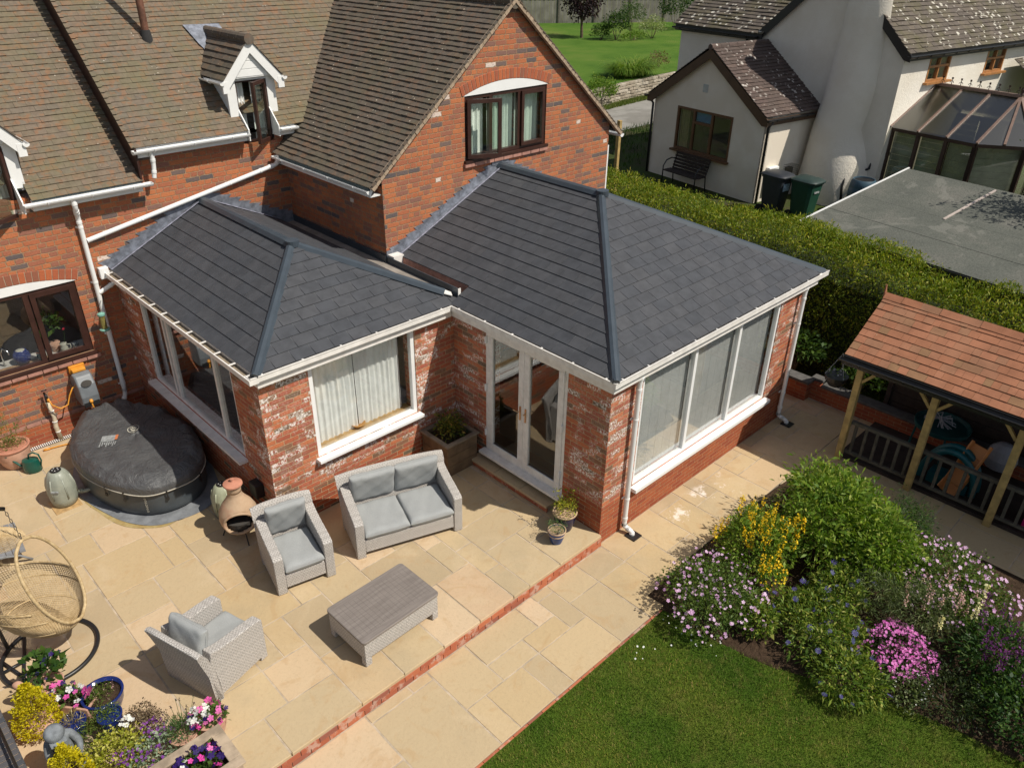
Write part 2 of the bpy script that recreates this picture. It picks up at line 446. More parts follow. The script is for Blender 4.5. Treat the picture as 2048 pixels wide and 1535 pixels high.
def frame_bars(mb, O, U, N, w, h, fw_, fd, cols=(), rows=(), inset=0.0, mw=None):
    """rectangular window frame; O lower-left on the wall face, bars fw_ wide fd deep, set back by inset"""
    O, U, N, Z = Vector(O), Vector(U), Vector(N), Vector((0, 0, 1)); mw = mw or fw_
    c = lambda u, z: O + U*u + Z*z - N*(inset+fd/2)
    mb.ob(c(w/2, fw_/2), U*w/2, N*fd/2, Z*fw_/2); mb.ob(c(w/2, h-fw_/2), U*w/2, N*fd/2, Z*fw_/2)
    mb.ob(c(fw_/2, h/2), U*fw_/2, N*fd/2, Z*(h/2-fw_)); mb.ob(c(w-fw_/2, h/2), U*fw_/2, N*fd/2, Z*(h/2-fw_))
    for q in cols: mb.ob(c(q, h/2), U*mw/2, N*(fd/2-.002), Z*(h/2-fw_))
    for (u0, u1, q) in rows: mb.ob(c((u0+u1)/2, q), U*(u1-u0)/2, N*(fd/2-.004), Z*mw/2)
    return mb
def pane(parent, O, U, N, u0, u1, z0, z1, back, mat=None, name='pane'):
    O, U, N, Z = Vector(O), Vector(U), Vector(N), Vector((0, 0, 1))
    mb = MB(); mb.ob(O+U*(u0+u1)/2+Z*(z0+z1)/2-N*back, U*(u1-u0)/2, N*.002, Z*(z1-z0)/2)
    return mb.build(name, mat or M_glass, parent)
def gutter(mb, a, b, wd, h, out, m=0, msilt=None, brk=.55, t=.008):
    """open square-line gutter from a to b (outer bottom edge line), channel of width wd going against `out`"""
    a, b, out = Vector(a), Vector(b), Vector(out); d = (b-a).normalized(); L = (b-a).length; Z = Vector((0, 0, 1))
    c = lambda o, z: (a+b)/2 - out*o + Z*z
    mb.ob(c(wd/2, t/2), d*L/2, out*wd/2, Z*t/2, m); mb.ob(c(t/2, h/2+t), d*L/2, out*t/2, Z*(h/2), m); mb.ob(c(wd-t/2, h/2+t), d*L/2, out*t/2, Z*(h/2), m)
    mb.ob(c(t/2-.004, h+t), d*L/2, out*.008, Z*.006, m)
    if msilt is not None: mb.ob(c(wd/2, t+.012), d*(L/2-.01), out*(wd/2-t), Z*.012, msilt)
    n = max(1, int(L/brk))
    for i in range(n+1):
        p = a + d*(L*(i+.3)/(n+.6)) - out*wd/2 + Z*(h+.010)
        mb.ob(p, d*.012, out*(wd/2+.004), Z*.005, m)
    for e in (a, b): mb.ob(e - out*wd/2 + Z*(h/2+t/2) , d*.003, out*wd/2, Z*(h/2+.004), m)
def half_gutter(mb, a, b, r, out, m=0, brk=.6):
    a, b, out = Vector(a), Vector(b), Vector(out); d = (b-a).normalized(); L = (b-a).length; Z = Vector((0, 0, 1))
    n = 10; prof = []
    for i in range(n+1):
        t = math.pi*i/n; prof.append((math.cos(t)*r, -math.sin(t)*r))
    for i in range(n, -1, -1):
        t = math.pi*i/n; prof.append((math.cos(t)*(r-.006), -math.sin(t)*(r-.006)))
    base = len(mb.v); k = len(prof)
    for e in (a, b):
        for (o, z) in prof: mb.v.append(tuple(e + out*o + Z*z))
    for i in range(k):
        j = (i+1) % k; mb.f.append((base+i, base+j, base+k+j, base+k+i)); mb.mi.append(m); mb.r.append(.5)
    for e, s_ in ((a, 1), (b, -1)):
        mb.prism([e + out*math.cos(math.pi*i/n)*r - Z*math.sin(math.pi*i/n)*r for i in range(n+1)], d*.006*s_, m, .5)
    q = max(1, int(L/brk))
    for i in range(q):
        p = a + d*L*(i+.5)/q
        pts = [p + out*math.cos(math.pi*j/8)*(r+.004) - Z*math.sin(math.pi*j/8)*(r+.004) for j in range(9)]
        mb.tube(pts, .010, 6, m)
def downpipe(parent, pts, r=.036, label=None, clips=(), wallN=(0, -1, 0), mat=None):
    mb = MB(); P = [Vector(p) for p in pts]; out = [P[0]]
    for i in range(1, len(P)-1):   # rounded bends
        a, b, c = P[i-1], P[i], P[i+1]; k = min(.07, (a-b).length/2, (c-b).length/2)
        p0 = b+(a-b).normalized()*k; p1 = b+(c-b).normalized()*k
        for t in (0, .25, .5, .75, 1): out.append(p0*(1-t)**2 + b*2*t*(1-t) + p1*t*t)
    out.append(P[-1]); mb.tube(out, r, 14)
    for i in range(1, len(P)-1):
        for q in (P[i-1], P[i+1]):
            d = (q-P[i]).normalized(); c = P[i]+d*min(.09, (q-P[i]).length*.5); mb.tube([c-d*.02, c+d*.02], r+.006, 14)
    for c in clips:
        c = Vector(c); mb.tube([c-Vector((0, 0, .014)), c+Vector((0, 0, .014))], r+.005, 14)
        n = Vector(wallN); sd = n.cross(Vector((0, 0, 1))); mb.ob(c - n*(r+.015), sd*.055, n*.006, (0, 0, .014))
    return mb.build('downpipe', mat or M_white, parent, smooth=True, auto=40, label=label)
def curtain(parent, O, U, N, u0, u1, z0, z1, back, amp=.03, wl=.11, mat=None, seed=1, name='curtain'):
    O, U, N = Vector(O), Vector(U), Vector(N); mb = MB(); n = int((u1-u0)/.012)+2; rr = random.Random(seed); ph = [rr.uniform(0, 6.28) for _ in range(5)]
    P = []
    for j in range(6):
        z = z0+(z1-z0)*j/5
        for i in range(n):
            u = u0+(u1-u0)*i/(n-1); tt = u/wl*6.283
            d = amp*(math.sin(tt+ph[0]+.6*math.sin(tt*.23+ph[1])) + .4*math.sin(tt*1.7+ph[2]+j*.1))*(.6+.1*j)
            P.append(O + U*u + Vector((0, 0, z)) - N*(back+d))
    mb.grid(P, n, 6, r=.5)
    return mb.build(name, mat or M_curtain, parent, smooth=True)
# ======================= THE BRICK HOUSE =======================
YM, YG = 7.69, 4.80           # main wall, gable wall
HX = (1.0, 0, 0)
house = thing('brick_house', 'red brick house with brown tiled roofs and two white-windowed slate-roofed extensions', 'house', (1.0, 8.0, 0.0))
X, Y, Z = Vector((1, 0, 0)), Vector((0, 1, 0)), Vector((0, 0, 1))
def part(mb, name, mats, label=None, **kw): return mb.build(name, mats, house, label=label, **kw)
# walls of the old house
mb = MB()
wall_holes(mb, (-10, YM, -.3), X, 7.48, 4.2, [(4.35, 6.17, 1.62, 2.84)], .3, -Y)      # left, low eaves
mb2 = MB()
wall_holes(mb2, (-2.52, YM, -.3), X, 2.57, 4.62, [(1.82, 2.40, 4.44, 4.62)], .3, -Y)   # under the small dormer
part(mb, 'wall', M_brick, 'old orange brick wall with the kitchen window')
part(mb2, 'wall', M_brick, 'old orange brick wall under the dormer')
mb = MB()
mb.face([(.05, YM, -.3), (.05, YM, 3.9), (.05, YG, 3.9), (.05, YG, -.3)])
GW = (1.76, 3.68, 4.02, 5.04)
S = .8356; zr = lambda x: 3.93+min(x+.2, 5.76-x)*S
# gable wall as strips around the window
def gface(pts): mb.face([(x, YG, z) for x, z in pts])
gface([(.05, -.3), (GW[0], -.3), (GW[0], zr(GW[0])-.03), (.05, zr(.05)-.03)])
gface([(GW[1], -.3), (5.5, -.3), (5.5, zr(5.5)-.03), (GW[1], zr(GW[1])-.03)])
gface([(GW[0], -.3), (GW[1], -.3), (GW[1], GW[2]), (GW[0], GW[2])])
gface([(GW[0], GW[3]), (GW[1], GW[3]), (GW[1], zr(GW[1])-.03), (2.78, zr(2.78)-.03), (GW[0], zr(GW[0])-.03)])
for (a, b, c, d) in (((GW[0], GW[2]), (GW[1], GW[2]), 0, 0), ((GW[1], GW[2]), (GW[1], GW[3]), 0, 0), ((GW[1], GW[3]), (GW[0], GW[3]), 0, 0), ((GW[0], GW[3]), (GW[0], GW[2]), 0, 0)):
    mb.face([(a[0], YG, a[1]), (a[0], YG+.28, a[1]), (b[0], YG+.28, b[1]), (b[0], YG, b[1])])
mb.face([(5.5, YG, -.3), (5.5, 12, -.3), (5.5, 12, 3.9), (5.5, YG, 3.9)])
part(mb, 'wall', M_brick, 'orange brick gable wall of the wing')
# rooms behind the glass, so that windows look into something
for q in ((GW[0]-.3, YG+1.6, 3.4, GW[1]+.3, YG+1.65, 5.0), (-6.8, YM+2.4, -.3, -2.6, YM+2.5, 3.4)):
    mb = MB(); mb.box(*q); part(mb, 'room_wall', M_room)
for q in ((GW[0]-.6, YG+.3, 3.3, GW[1]+.6, YG+1.9, 3.35), (-6.8, YM+.31, -.3, -2.6, YM+2.4, -.25)): mb = MB(); mb.box(*q); part(mb, 'room_floor', M_dark)

# ---- tiled roofs ----
a42 = math.atan(.9); V42 = Vector((0, math.cos(a42), math.sin(a42)))
mb = MB()
def roofrect(mb, O, U, V, W_, H_, **kw): tiles(mb, O, U, V, [(0, 0), (W_, 0), (W_, H_), (0, H_)], **kw)
T = dict(w=.165, e=.104, thick=.014, gap=.002, jit=.35, vjit=.003)
E0 = (-2.56, 7.50, 4.40)
DX0, DX1, DV = 1.88, 2.43, .34      # dormer opening in u, and its depth up the slope
roofrect(mb, E0, X, V42, DX0, DV, **T); roofrect(mb, Vector(E0)+X*DX1, X, V42, 8.2-DX1, DV, **T)
O2 = Vector(E0)+V42*.312
roofrect(mb, Vector(E0)+V42*DV, X, V42, 8.2, 5.2-DV, **T)
part(mb, 'roof', [M_tile, M_under], 'brown tiled roof with the vent pipe and the small dormer')
mb = MB()
EL = (-10, 7.50, 3.90)
d0, d1 = 5.32, 5.87
roofrect(mb, EL, X, V42, d0, DV, **T); roofrect(mb, Vector(EL)+X*d1, X, V42, 7.46-d1, DV, **T)
roofrect(mb, Vector(EL)+V42*DV, X, V42, 7.46, 5.6-DV, **T)
part(mb, 'roof', [M_tile, M_under], 'lower brown tiled roof at the left')
mb = MB()   # wing, its left slope and right slope
aS = math.atan(S); VW = Vector((math.cos(aS), 0, math.sin(aS))); VR = Vector((-math.cos(aS), 0, math.sin(aS)))
Ls = 2.98/math.cos(aS)
tiles(mb, (-.2, 11.6, 3.93), -Y, VW, [(0, 0), (6.88, 0), (6.88, Ls), (0, Ls)], **{**T, 'thick': .020})
tiles(mb, (5.76, 4.72, 3.93), Y, VR, [(0, 0), (5, 0), (5, Ls), (0, Ls)], **T)
part(mb, 'roof', [M_tileW, M_under], 'weathered brown tiled roof of the wing')
mb = MB()
for k in range(15):   # ridge tiles of the wing
    y0 = 4.70+k*.45
    mb.tube([(2.78, y0, 6.40), (2.78, y0+.445, 6.40)], [.125, .120], 14)
part(mb, 'ridge_tiles', M_tileW, smooth=True, auto=40)
# verges: pale mortar bed and tile edges
mb = MB()
for sgn in (0, 1):
    n = 38
    for k in range(n):
        t0 = k/n; t1 = (k+.93)/n
        if sgn == 0: a = Vector((-.2, 4.70, 3.95))+VW*Ls*t0; b = Vector((-.2, 4.70, 3.95))+VW*Ls*t1
        else: a = Vector((5.76, 4.70, 3.95))+VR*Ls*t0; b = Vector((5.76, 4.70, 3.95))+VR*Ls*t1
        jj = random.uniform(-.006, .006)
        mb.bar(a+Vector((0, 0, .022)), b+Vector((0, 0, .010)), .05, .016, m=1)
        mb.bar(a+Vector((0, .02+jj, -.030)), b+Vector((0, .02+jj, -.030)), .075, .06, m=0)
part(mb, 'verge', [M_mortar, M_tileW])
mb = MB()   # step between the two main roofs
p = Vector((-2.54, 7.50, 3.88))
mb.prism([p, p+V42*5.6, p+V42*5.6+Z*.5, p+Z*.5], (-.03, 0, 0), 0)
for k in range(54):
    a = Vector((-2.575, 7.50, 4.395))+V42*(k*.104); mb.bar(a+Z*.018, a+V42*.1+Z*.006, .07, .018, m=1)
part(mb, 'verge_board', [M_brown, M_tile], 'dark board closing the step between the two roof levels')
mb = MB()   # shadowy soffit / fascia boards
mb.box(-4.13, 7.53, 3.74, -2.56, 7.56, 3.90); mb.box(-2.54, 7.53, 4.24, -.70, 7.56, 4.40); mb.box(-.11, 7.53, 4.24, .2, 7.56, 4.40)
mb.box(-.16, 4.84, 3.76, -.13, 7.66, 3.93)
mb.box(-4.13, 7.56, 3.74, -2.56, 7.69, 3.76); mb.box(-2.54, 7.56, 4.24, -.70, 7.69, 4.26); mb.box(-.13, 4.84, 3.76, .05, 7.66, 3.78)
part(mb, 'fascia', M_white)
M_eaf = simple('teal_black_felt', (.012, .03, .038), .7)
for q in ((-4.13, 7.50, 3.885, -2.56, 7.52, 3.905), (-.195, 4.80, 3.87, -.17, 7.50, 3.925)): mb = MB(); mb.box(*q); part(mb, 'eaves_felt', M_eaf)
# half-round gutters
mb = MB(); half_gutter(mb, (-4.26, 7.46, 3.87), (-2.42, 7.46, 3.87), .058, -Y); part(mb, 'gutter', M_white, 'gutter under the lower main roof', smooth=True, auto=40)
mb = MB(); half_gutter(mb, (-2.62, 7.46, 4.37), (-.69, 7.46, 4.37), .058, -Y); part(mb, 'gutter', M_white, 'gutter left of the dormer window', smooth=True, auto=40)
mb = MB(); half_gutter(mb, (-.12, 7.46, 4.37), (.22, 7.46, 4.37), .058, -Y); part(mb, 'gutter', M_white, 'short gutter right of the dormer window', smooth=True, auto=40)
mb = MB(); half_gutter(mb, (-.225, 4.74, 3.90), (-.225, 7.62, 3.90), .058, -X); part(mb, 'gutter', M_white, 'gutter along the wing', smooth=True, auto=40)
mb = MB(); half_gutter(mb, (5.80, 4.70, 3.90), (5.80, 7.6, 3.90), .058, X); part(mb, 'gutter', M_white, 'gutter end on the far side of the gable', smooth=True, auto=40)
# pipes of the main wall
downpipe(house, [(-2.33, 7.48, 4.33), (-2.33, 7.50, 4.1), (-2.36, 7.50, 3.92)], .034, 'short pipe between the two gutters')
downpipe(house, [(-3.60, 7.47, 3.82), (-3.60, 7.47, 3.70), (-3.56, 7.63, 3.52), (-3.56, 7.63, .55), (-3.56, 7.63, .42), (-3.72, 7.55, .12)], .037, 'tall white downpipe beside the kitchen window',
         clips=[(-3.56, 7.63, q) for q in (3.35, 2.45, 1.55, .6)])
downpipe(house, [(-.225, 7.46, 3.86), (-.2, 7.60, 3.75), (-.42, 7.62, 3.70), (-3.52, 7.62, 3.13)], .037, 'long sloping waste pipe across the brick wall',
         clips=[(-1.1, 7.62, 3.575), (-2.65, 7.62, 3.29)])
downpipe(house, [(-3.28, 7.52, 2.52), (-3.28, 7.58, 2.40), (-3.54, 7.62, 2.27)], .034, 'short branch pipe from the side gutter')
mb = MB(); mb.bar((5.53, 4.85, 3.7), (5.53, 4.85, 0), .06, .06, upv=(1, 0, 0)); part(mb, 'downpipe', M_white, 'white pipe at the right corner of the gable')
# vent pipe
mb = MB()
mb.tube([(-1.47, 9.0, 5.68), (-1.47, 9.0, 8.2)], .058, 16, 0)
mb.tube([(-1.47, 9.0, 5.45), (-1.47, 9.0, 5.85), (-1.47, 9.0, 5.87)], [.12, .075, .066], 16, 1)
part(mb, 'vent_pipe', [M_red, M_under], 'rusty brown vent pipe rising from the tiles', smooth=True, auto=40)

# ---- dormers ----
def dormer(dx, dz, window=True):
    o = Vector((dx, 0, dz)); mbt = MB()
    yf, xl, xr = 7.75, -.84, .03
    xm = -.405; ez = 5.20; ex = .53; rz_ = 5.80
    sl_ = (rz_-ez)/ex; al = math.atan(sl_); L = ex/math.cos(al)
    yb = 9.2
    VA = Vector((math.cos(al), 0, math.sin(al))); VB = Vector((-math.cos(al), 0, math.sin(al)))
    tiles(mbt, o+Vector((xm-ex, yb, ez)), -Y, VA, [(0, 0), (yb-7.58, 0), (yb-7.58, L), (0, L)], w=.165, e=.115, thick=.02, gap=.002, jit=.4)
    tiles(mbt, o+Vector((xm+ex, 7.58, ez)), Y, VB, [(0, 0), (yb-7.58, 0), (yb-7.58, L), (0, L)], w=.165, e=.115, thick=.02, gap=.002, jit=.4)
    for k in range(6):
        s0 = 7.56+k*.28; mbt.tube([o+Vector((xm, s0, rz_-.01)), o+Vector((xm, s0+.275, rz_-.01))], [.085, .08], 12, 0)
    d = mbt.build('dormer', [M_tileW, M_under], house, label='small gabled dormer roof' if window else 'dormer roof at the left edge')
    mw = MB()
    # bargeboards, posts, cheeks
    a, b, c = Vector((xm-ex-.02, 7.60, ez-.04)), Vector((xm, 7.60, rz_+.0)), Vector((xm+ex+.02, 7.60, ez-.04))
    for p, q in ((a, b), (c, b)):
        dd = (q-p).normalized()
        mw.prism([o+p, o+q, o+q-Z*.22, o+p-Z*.15+X*(.06 if dd.x > 0 else -.06)], (0, .03, 0))
        sx_ = 1 if dd.x > 0 else -1
        mw.box(min((o+p).x, (o+p).x+.11*sx_), 7.596, (o+p).z-.16, max((o+p).x, (o+p).x+.11*sx_), 7.634, (o+p).z+.02)
    mw.prism([o+Vector((xm-.36, 7.66, ez)), o+Vector((xm+.36, 7.66, ez)), o+Vector((xm, 7.66, rz_-.1))], (0, .04, 0))
    for k in range(3): mw.box(dx+xm-.34+k*.09, 7.652, dz+ez+.02+k*.12, dx+xm+.34-k*.09, 7.66, dz+ez+.125+k*.12)
    mw.box(dx+xl, yf-.03, dz+4.55, dx+xl+.155, yf+.02, dz+5.22); mw.box(dx+xr-.155, yf-.03, dz+4.55, dx+xr, yf+.02, dz+5.22)
    for sx in (xl+.02, xr-.05):
        q = lambda y, z: o+Vector((sx, y, z))
        mw.prism([q(yf+.02, 4.5), q(8.62, 5.22), q(yf+.02, 5.22)], (.03, 0, 0))
        for k in range(5): mw.box(dx+sx-.004+(.0 if sx < xm else .03), yf+.02, dz+4.62+k*.13, dx+sx+.006+(.0 if sx < xm else .03), yf+.15+k*.14, dz+4.63+k*.13)
    # white reveal boards where the eaves are cut
    for sx in (xl+.150, xr-.165):
        q = lambda y, z: o+Vector((sx, y, z))
        mw.prism([q(7.47, 4.24), q(yf, 4.24), q(yf, 4.72), q(7.47, 4.42)], (.018, 0, 0))
    mw.box(dx+xl+.14, yf-.02, dz+5.15, dx+xr-.14, yf+.02, dz+5.22)
    mw.build('dormer_boards', M_white, d)
    mg = MB()
    for sx, sn in ((xm-ex-.03, -1), (xm+ex+.03, 1)): half_gutter(mg, o+Vector((sx, 7.57, ez-.03)), o+Vector((sx, 8.45, ez-.03)), .045, X*sn)
    mg.build('gutter', M_white, d, smooth=True, auto=40)
    if True:   # lead behind the little ridge
        ml = MB(); P = lambda x, s_: Vector((dx+x, 7.5, dz+4.4))+V42*s_+Vector((0, -.025, .028))
        ml.face([P(-.79, 2.20), P(-.15, 2.18), P(-.13, 1.97), P(-.40, 1.9), P(-.62, 1.60), P(-.69, 1.78)]); ml.build('lead_flashing', M_lead, d)
    fr = MB(); wz0, wz1 = 4.16, 5.15
    frame_bars(fr, o+Vector((xl+.155, yf-.02, wz0)), X, -Y, xr-xl-.31, wz1-wz0, .03, .05, inset=.02)
    f = fr.build('window_frame', M_brown, d)
    curtain(d, o+Vector((xl+.16, yf+.1, wz0)), X, -Y, 0, .2, 0, wz1-wz0, .05, .02, .06, seed=3)
    curtain(d, o+Vector((xl+.16, yf+.1, wz0)), X, -Y, .32, .52, 0, wz1-wz0, .05, .02, .06, seed=4)
    # opened sash, hinged at its right side
    hd = Vector((-math.cos(math.radians(36)), -math.sin(math.radians(36)), 0)); hn = Vector((-hd.y, hd.x, 0))
    if hn.y > 0: hn = -hn
    sw = .46; h0 = o+Vector((xr-.165, yf-.03, wz0)); sm = MB()
    frame_bars(sm, h0, hd, hn, sw, wz1-wz0, .055, .05)
    s_ = sm.build('window_sash', M_brown, d)
    pane(s_ if False else d, h0, hd, hn, .05, sw-.05, .05, wz1-wz0-.05, .03, M_glassG)
dormer(0, 0); dormer(-4.13, -.5, False)

# ---- gable window ----
win = MB(); Wg = GW[1]-GW[0]; Hg = GW[3]-GW[2]
frame_bars(win, (GW[0], YG, GW[2]), X, -Y, Wg, Hg, .06, .07, cols=(.60, 1.27), inset=.02, mw=.07)
win.box(GW[0]-.03, YG-.06, GW[2]-.045, GW[1]+.03, YG+.05, GW[2])
gw = part(win, 'window', M_brown, 'dark brown three-light window in the gable, left sash open')
sm = MB(); frame_bars(sm, (GW[0]+1.30, YG-.015, GW[2]+.05), X, -Y, Wg-1.35, Hg-.10, .06, .05); sm.build('window_sash', M_brown, gw)
pane(gw, (GW[0], YG, GW[2]), X, -Y, .64, 1.23, .06, Hg-.06, .05, M_glassG); pane(gw, (GW[0], YG, GW[2]), X, -Y, 1.36, Wg-.10, .1, Hg-.1, .04, M_glassG)
hd = Vector((math.cos(math.radians(-22)), math.sin(math.radians(-22)), 0)); hn = Vector((hd.y, -hd.x, 0))
sm = MB(); h0 = Vector((GW[0]+.02, YG-.05, GW[2]+.03)); frame_bars(sm, h0, hd, hn, .60, Hg-.08, .06, .05); sm.build('window_sash', M_brown, gw, label='open sash')
pane(gw, h0, hd, hn, .05, .55, .05, Hg-.13, .03, M_glassG)
for k, (a, b) in enumerate(((.05, .55), (.66, 1.22), (1.3, 1.88))): curtain(gw, (GW[0], YG+.12, GW[2]), X, -Y, a, b, 0, Hg, .06, .022, .10, seed=10+k, mat=M_curtain)
mb = MB()
for k in range(9):
    x0 = GW[0]-.04+k*.222; mb.box(x0, YG-.05, GW[2]-.115, x0+.214, YG+.02, GW[2]-.048)
part(mb, 'window_sill', M_sillbrick, bevel=.008)
def arch(x0, x1, zb, rise, y, n, hgt=.17, name='brick_arch'):
    """white segmental panel and the soldier bricks over it"""
    mb = MB(); W = x1-x0; R = (W*W/4+rise*rise)/(2*rise); cz = zb+rise-R; cx = (x0+x1)/2; a0 = math.asin(W/2/R)
    pts = [(x0, zb-.002), (x1, zb-.002)]+[(cx+R*math.sin(t), cz+R*math.cos(t)) for t in np.linspace(a0, -a0, 25)]
    mb.prism([(px, y-.004, pz) for px, pz in pts], (0, .03, 0)); part(mb, 'arch_panel', M_white)
    mb = MB(); 
    for k in range(n):
        t0 = -a0*1.03+2.06*a0*k/n; t1 = -a0*1.03+2.06*a0*(k+.90)/n
        q = [(cx+r_*math.sin(t), cz+r_*math.cos(t)) for r_, t in ((R+.004, t0), (R+.004, t1), (R+hgt, t1), (R+hgt, t0))]
        mb.prism([(px, y-.010, pz) for px, pz in q], (0, .05, 0))
    ms = MB()
    q = [(cx+(R+.002)*math.sin(t), cz+(R+.002)*math.cos(t)) for t in np.linspace(-a0*1.03, a0*1.03, 25)]+[(cx+(R+hgt)*math.sin(t), cz+(R+hgt)*math.cos(t)) for t in np.linspace(a0*1.03, -a0*1.03, 25)]
    mb.prism([(px, y-.004, pz) for px, pz in q], (0, .03, 0), m=1)
    part(mb, name, [M_archb, M_mortar], bevel=.006)
t_ = NT('arch_brick'); t_.base(t_.mix(t_.m('MULTIPLY', t_.ss(t_.noise(50, 4), .4, .7), .3), t_.ramp(t_.attr(), [(0, (.48, .13, .045)), (.6, (.38, .1, .045)), (1, (.26, .1, .06))]), (.2, .07, .04)), .9); t_.bump(t_.noise(60), .6, .005); M_archb = t_.mat
arch(GW[0]-.02, GW[1]+.02, GW[3]+.005, .17, YG, 25)
arch(-5.67, -3.81, 2.545, .14, YM, 22)
# ---- kitchen window (main wall, left) ----
kw_ = MB(); frame_bars(kw_, (-5.65, YM, 1.32), X, -Y, 1.82, 1.22, .06, .07, cols=(1.10,), inset=.02, mw=.08)
frame_bars(kw_, (-4.50, YM-.012, 1.37), X, -Y, .62, 1.12, .07, .05)
kw_.box(-5.70, YM-.06, 1.27, -3.80, YM+.05, 1.318)
kw = part(kw_, 'window', M_brown, 'dark brown kitchen window with plants and jugs inside')
pane(kw, (-5.65, YM, 1.32), X, -Y, .05, 1.07, .05, 1.17, .05); pane(kw, (-4.50, YM, 1.37), X, -Y, .06, .56, .06, 1.06, .03)
mb = MB()
for k in range(9):
    x0 = -5.75+k*.222; mb.box(x0, YM-.055, 1.20, x0+.214, YM+.01, 1.262)
part(mb, 'window_sill', M_sillbrick, bevel=.008)
mb = MB(); mb.box(-5.7, YM+.1, 1.28, -3.8, YM+.55, 1.318); part(mb, 'worktop', simple('pale_worktop', (.55, .52, .48), .4))
mb = MB()   # pink brick string course and the air vent slots low on the wall
for k in range(30): mb.box(-9.6+k*.225, YM-.012, .34, -9.6+k*.225+.217, YM, .40)
part(mb, 'string_course', M_sillbrick, bevel=.006)
mb = MB(); mb.box(-9.9, YM-.012, -.02, -3.25, YM-.001, .335); part(mb, 'plinth', M_plinth)
# ============ extensions ============
# left room
mb = MB()
wall_holes(mb, (-3.23, 3.10, .42), X, 3.234, 1.98, [(.72, 2.48, .50, 1.98)], .28, -Y)
wall_holes(mb, (-3.23, YM-.002, .42), -Y, YM-.002-3.38, 1.98, [(.80, 3.84, .45, 1.98)], .28, -X)
part(mb, 'wall', M_brickL, 'reclaimed brick walls of the left extension with white lime marks')
mb = MB()
mb.box(-3.232, 3.098, -.3, -.0, 3.38, .42); mb.box(-3.232, 3.38, -.3, -2.95, YM-.02, .42)
part(mb, 'plinth', M_plinthB)
# right room
mb = MB()
wall_holes(mb, (0, 0, .44), X, 5.1, 1.96, [(.66, 4.26, .06, 1.96)], .28, -Y)
wall_holes(mb, (0, .28, .44), Y, 2.816, 1.96, [(.46, 2.08, 0, 1.96)], .28, -X)
part(mb, 'wall', M_brickL, 'reclaimed brick walls of the right extension with white lime marks')
mb = MB(); mb.box(-.002, -.002, -.35, 5.102, .28, .44); mb.box(4.82, .28, -.35, 5.1, YG-.01, 2.4)
part(mb, 'plinth', M_plinth)
for q in ((-.0015, .28, -.35, .28, .74, .44), (-.0015, 2.36, -.35, .28, 3.098, .44)): mb = MB(); mb.box(*q); part(mb, 'plinth', M_plinthB)
M_tfl = simple('tiled_floor', (.10, .09, .08), .35, .1, 3)
for q in ((.05, .1, -.02, 4.9, 4.78, .12), (-3.0, 3.3, -.02, .04, 7.6, .1)): mb = MB(); mb.box(*q); part(mb, 'room_floor', M_tfl)
for q in ((0.29, 3.12, .1, .31, 4.7, 2.4), (-2.9, 7.62, .1, 0, 7.66, 2.4), (.0, 3.4, .1, .02, 7.6, 2.4)): mb = MB(); mb.box(*q); part(mb, 'room_wall', M_room)

# slate roofs
mb = MB(); ZE, EX0, EX1, EY = 2.585, -.14, 5.24, -.14
AP = (2.55, 2.46, 3.82); RB = (2.55, YG, 3.82)
SL = dict(w=.29, e=.198, thick=.012, gap=.007, jit=.12)
fr = plane_frame((EX0, EY, ZE), (EX1, EY, ZE), AP)
tiles(mb, *fr, uvp(fr, [(EX0, EY, ZE), (EX1, EY, ZE), AP]), **SL)
# left slope: full at the corner, trimmed behind the parapet
ns = (AP[2]-ZE)/(AP[0]-EX0); zx = lambda x: ZE+(x-EX0)*ns
fr = plane_frame((EX0, 3.0, ZE), (EX0, EY, ZE), AP)
tiles(mb, *fr, uvp(fr, [(EX0, 3.0, ZE), (EX0, EY, ZE), AP, (AP[0], 3.0, zx(AP[0]))]), **SL)
fr = (Vector((.24, YG, zx(.24))), -Y, fr[2]); 
# keep the courses in step with the lower part
sp = (Vector((.24, 0, zx(.24)))-Vector((EX0, 0, ZE))).length; k0 = math.ceil(sp/.198)*.198-sp
fr = (Vector((EX0, YG, ZE)), -Y, fr[2])
top = (Vector((AP[0], 0, AP[2]))-Vector((EX0, 0, ZE))).length
tiles(mb, *fr, [(0, sp), (YG-3.0, sp), (YG-3.0, math.ceil(sp/.198)*.198), (0, math.ceil(sp/.198)*.198)], **{**SL, 'e': .198})
c0 = math.ceil(sp/.198)*.198
tiles(mb, *fr, [(0, c0), (YG-3.0, c0), (YG-3.0, top), (0, top)], **SL)
fr = plane_frame((EX1, EY, ZE), (EX1, YG, ZE), RB)
tiles(mb, *fr, uvp(fr, [(EX1, EY, ZE), (EX1, YG, ZE), RB, AP]), **SL)
rr = part(mb, 'roof', [M_slate, M_slateb], 'dark slate hipped roof of the right extension')
mb = MB(); LE = (-3.29, 2.96); LA = (-1.61, 4.75, 3.39); LB = (-1.61, YM, 3.39); lx1 = .10
fr = plane_frame((LE[0], LE[1], ZE), (lx1, LE[1], ZE), LA)
tiles(mb, *fr, uvp(fr, [(LE[0], LE[1], ZE), (lx1, LE[1], ZE), LA]), **SL)
fr = plane_frame((LE[0], YM, ZE), (LE[0], LE[1], ZE), LA)
tiles(mb, *fr, uvp(fr, [(LE[0], YM, ZE), (LE[0], LE[1], ZE), LA, LB]), **SL)
rs_ = (LA[2]-ZE)/(lx1-LA[0]); zq = lambda x: ZE+(lx1-x)*rs_
fr = plane_frame((lx1, LE[1], ZE), (lx1, YM, ZE), LB)
tiles(mb, *fr, uvp(fr, [(lx1, LE[1], ZE), (-.28, 3.5, zq(-.28)), (-.28, YM, zq(-.28)), LB, LA]), **SL)
rl = part(mb, 'roof', [M_slate, M_slateb], 'dark slate hipped roof of the left extension')
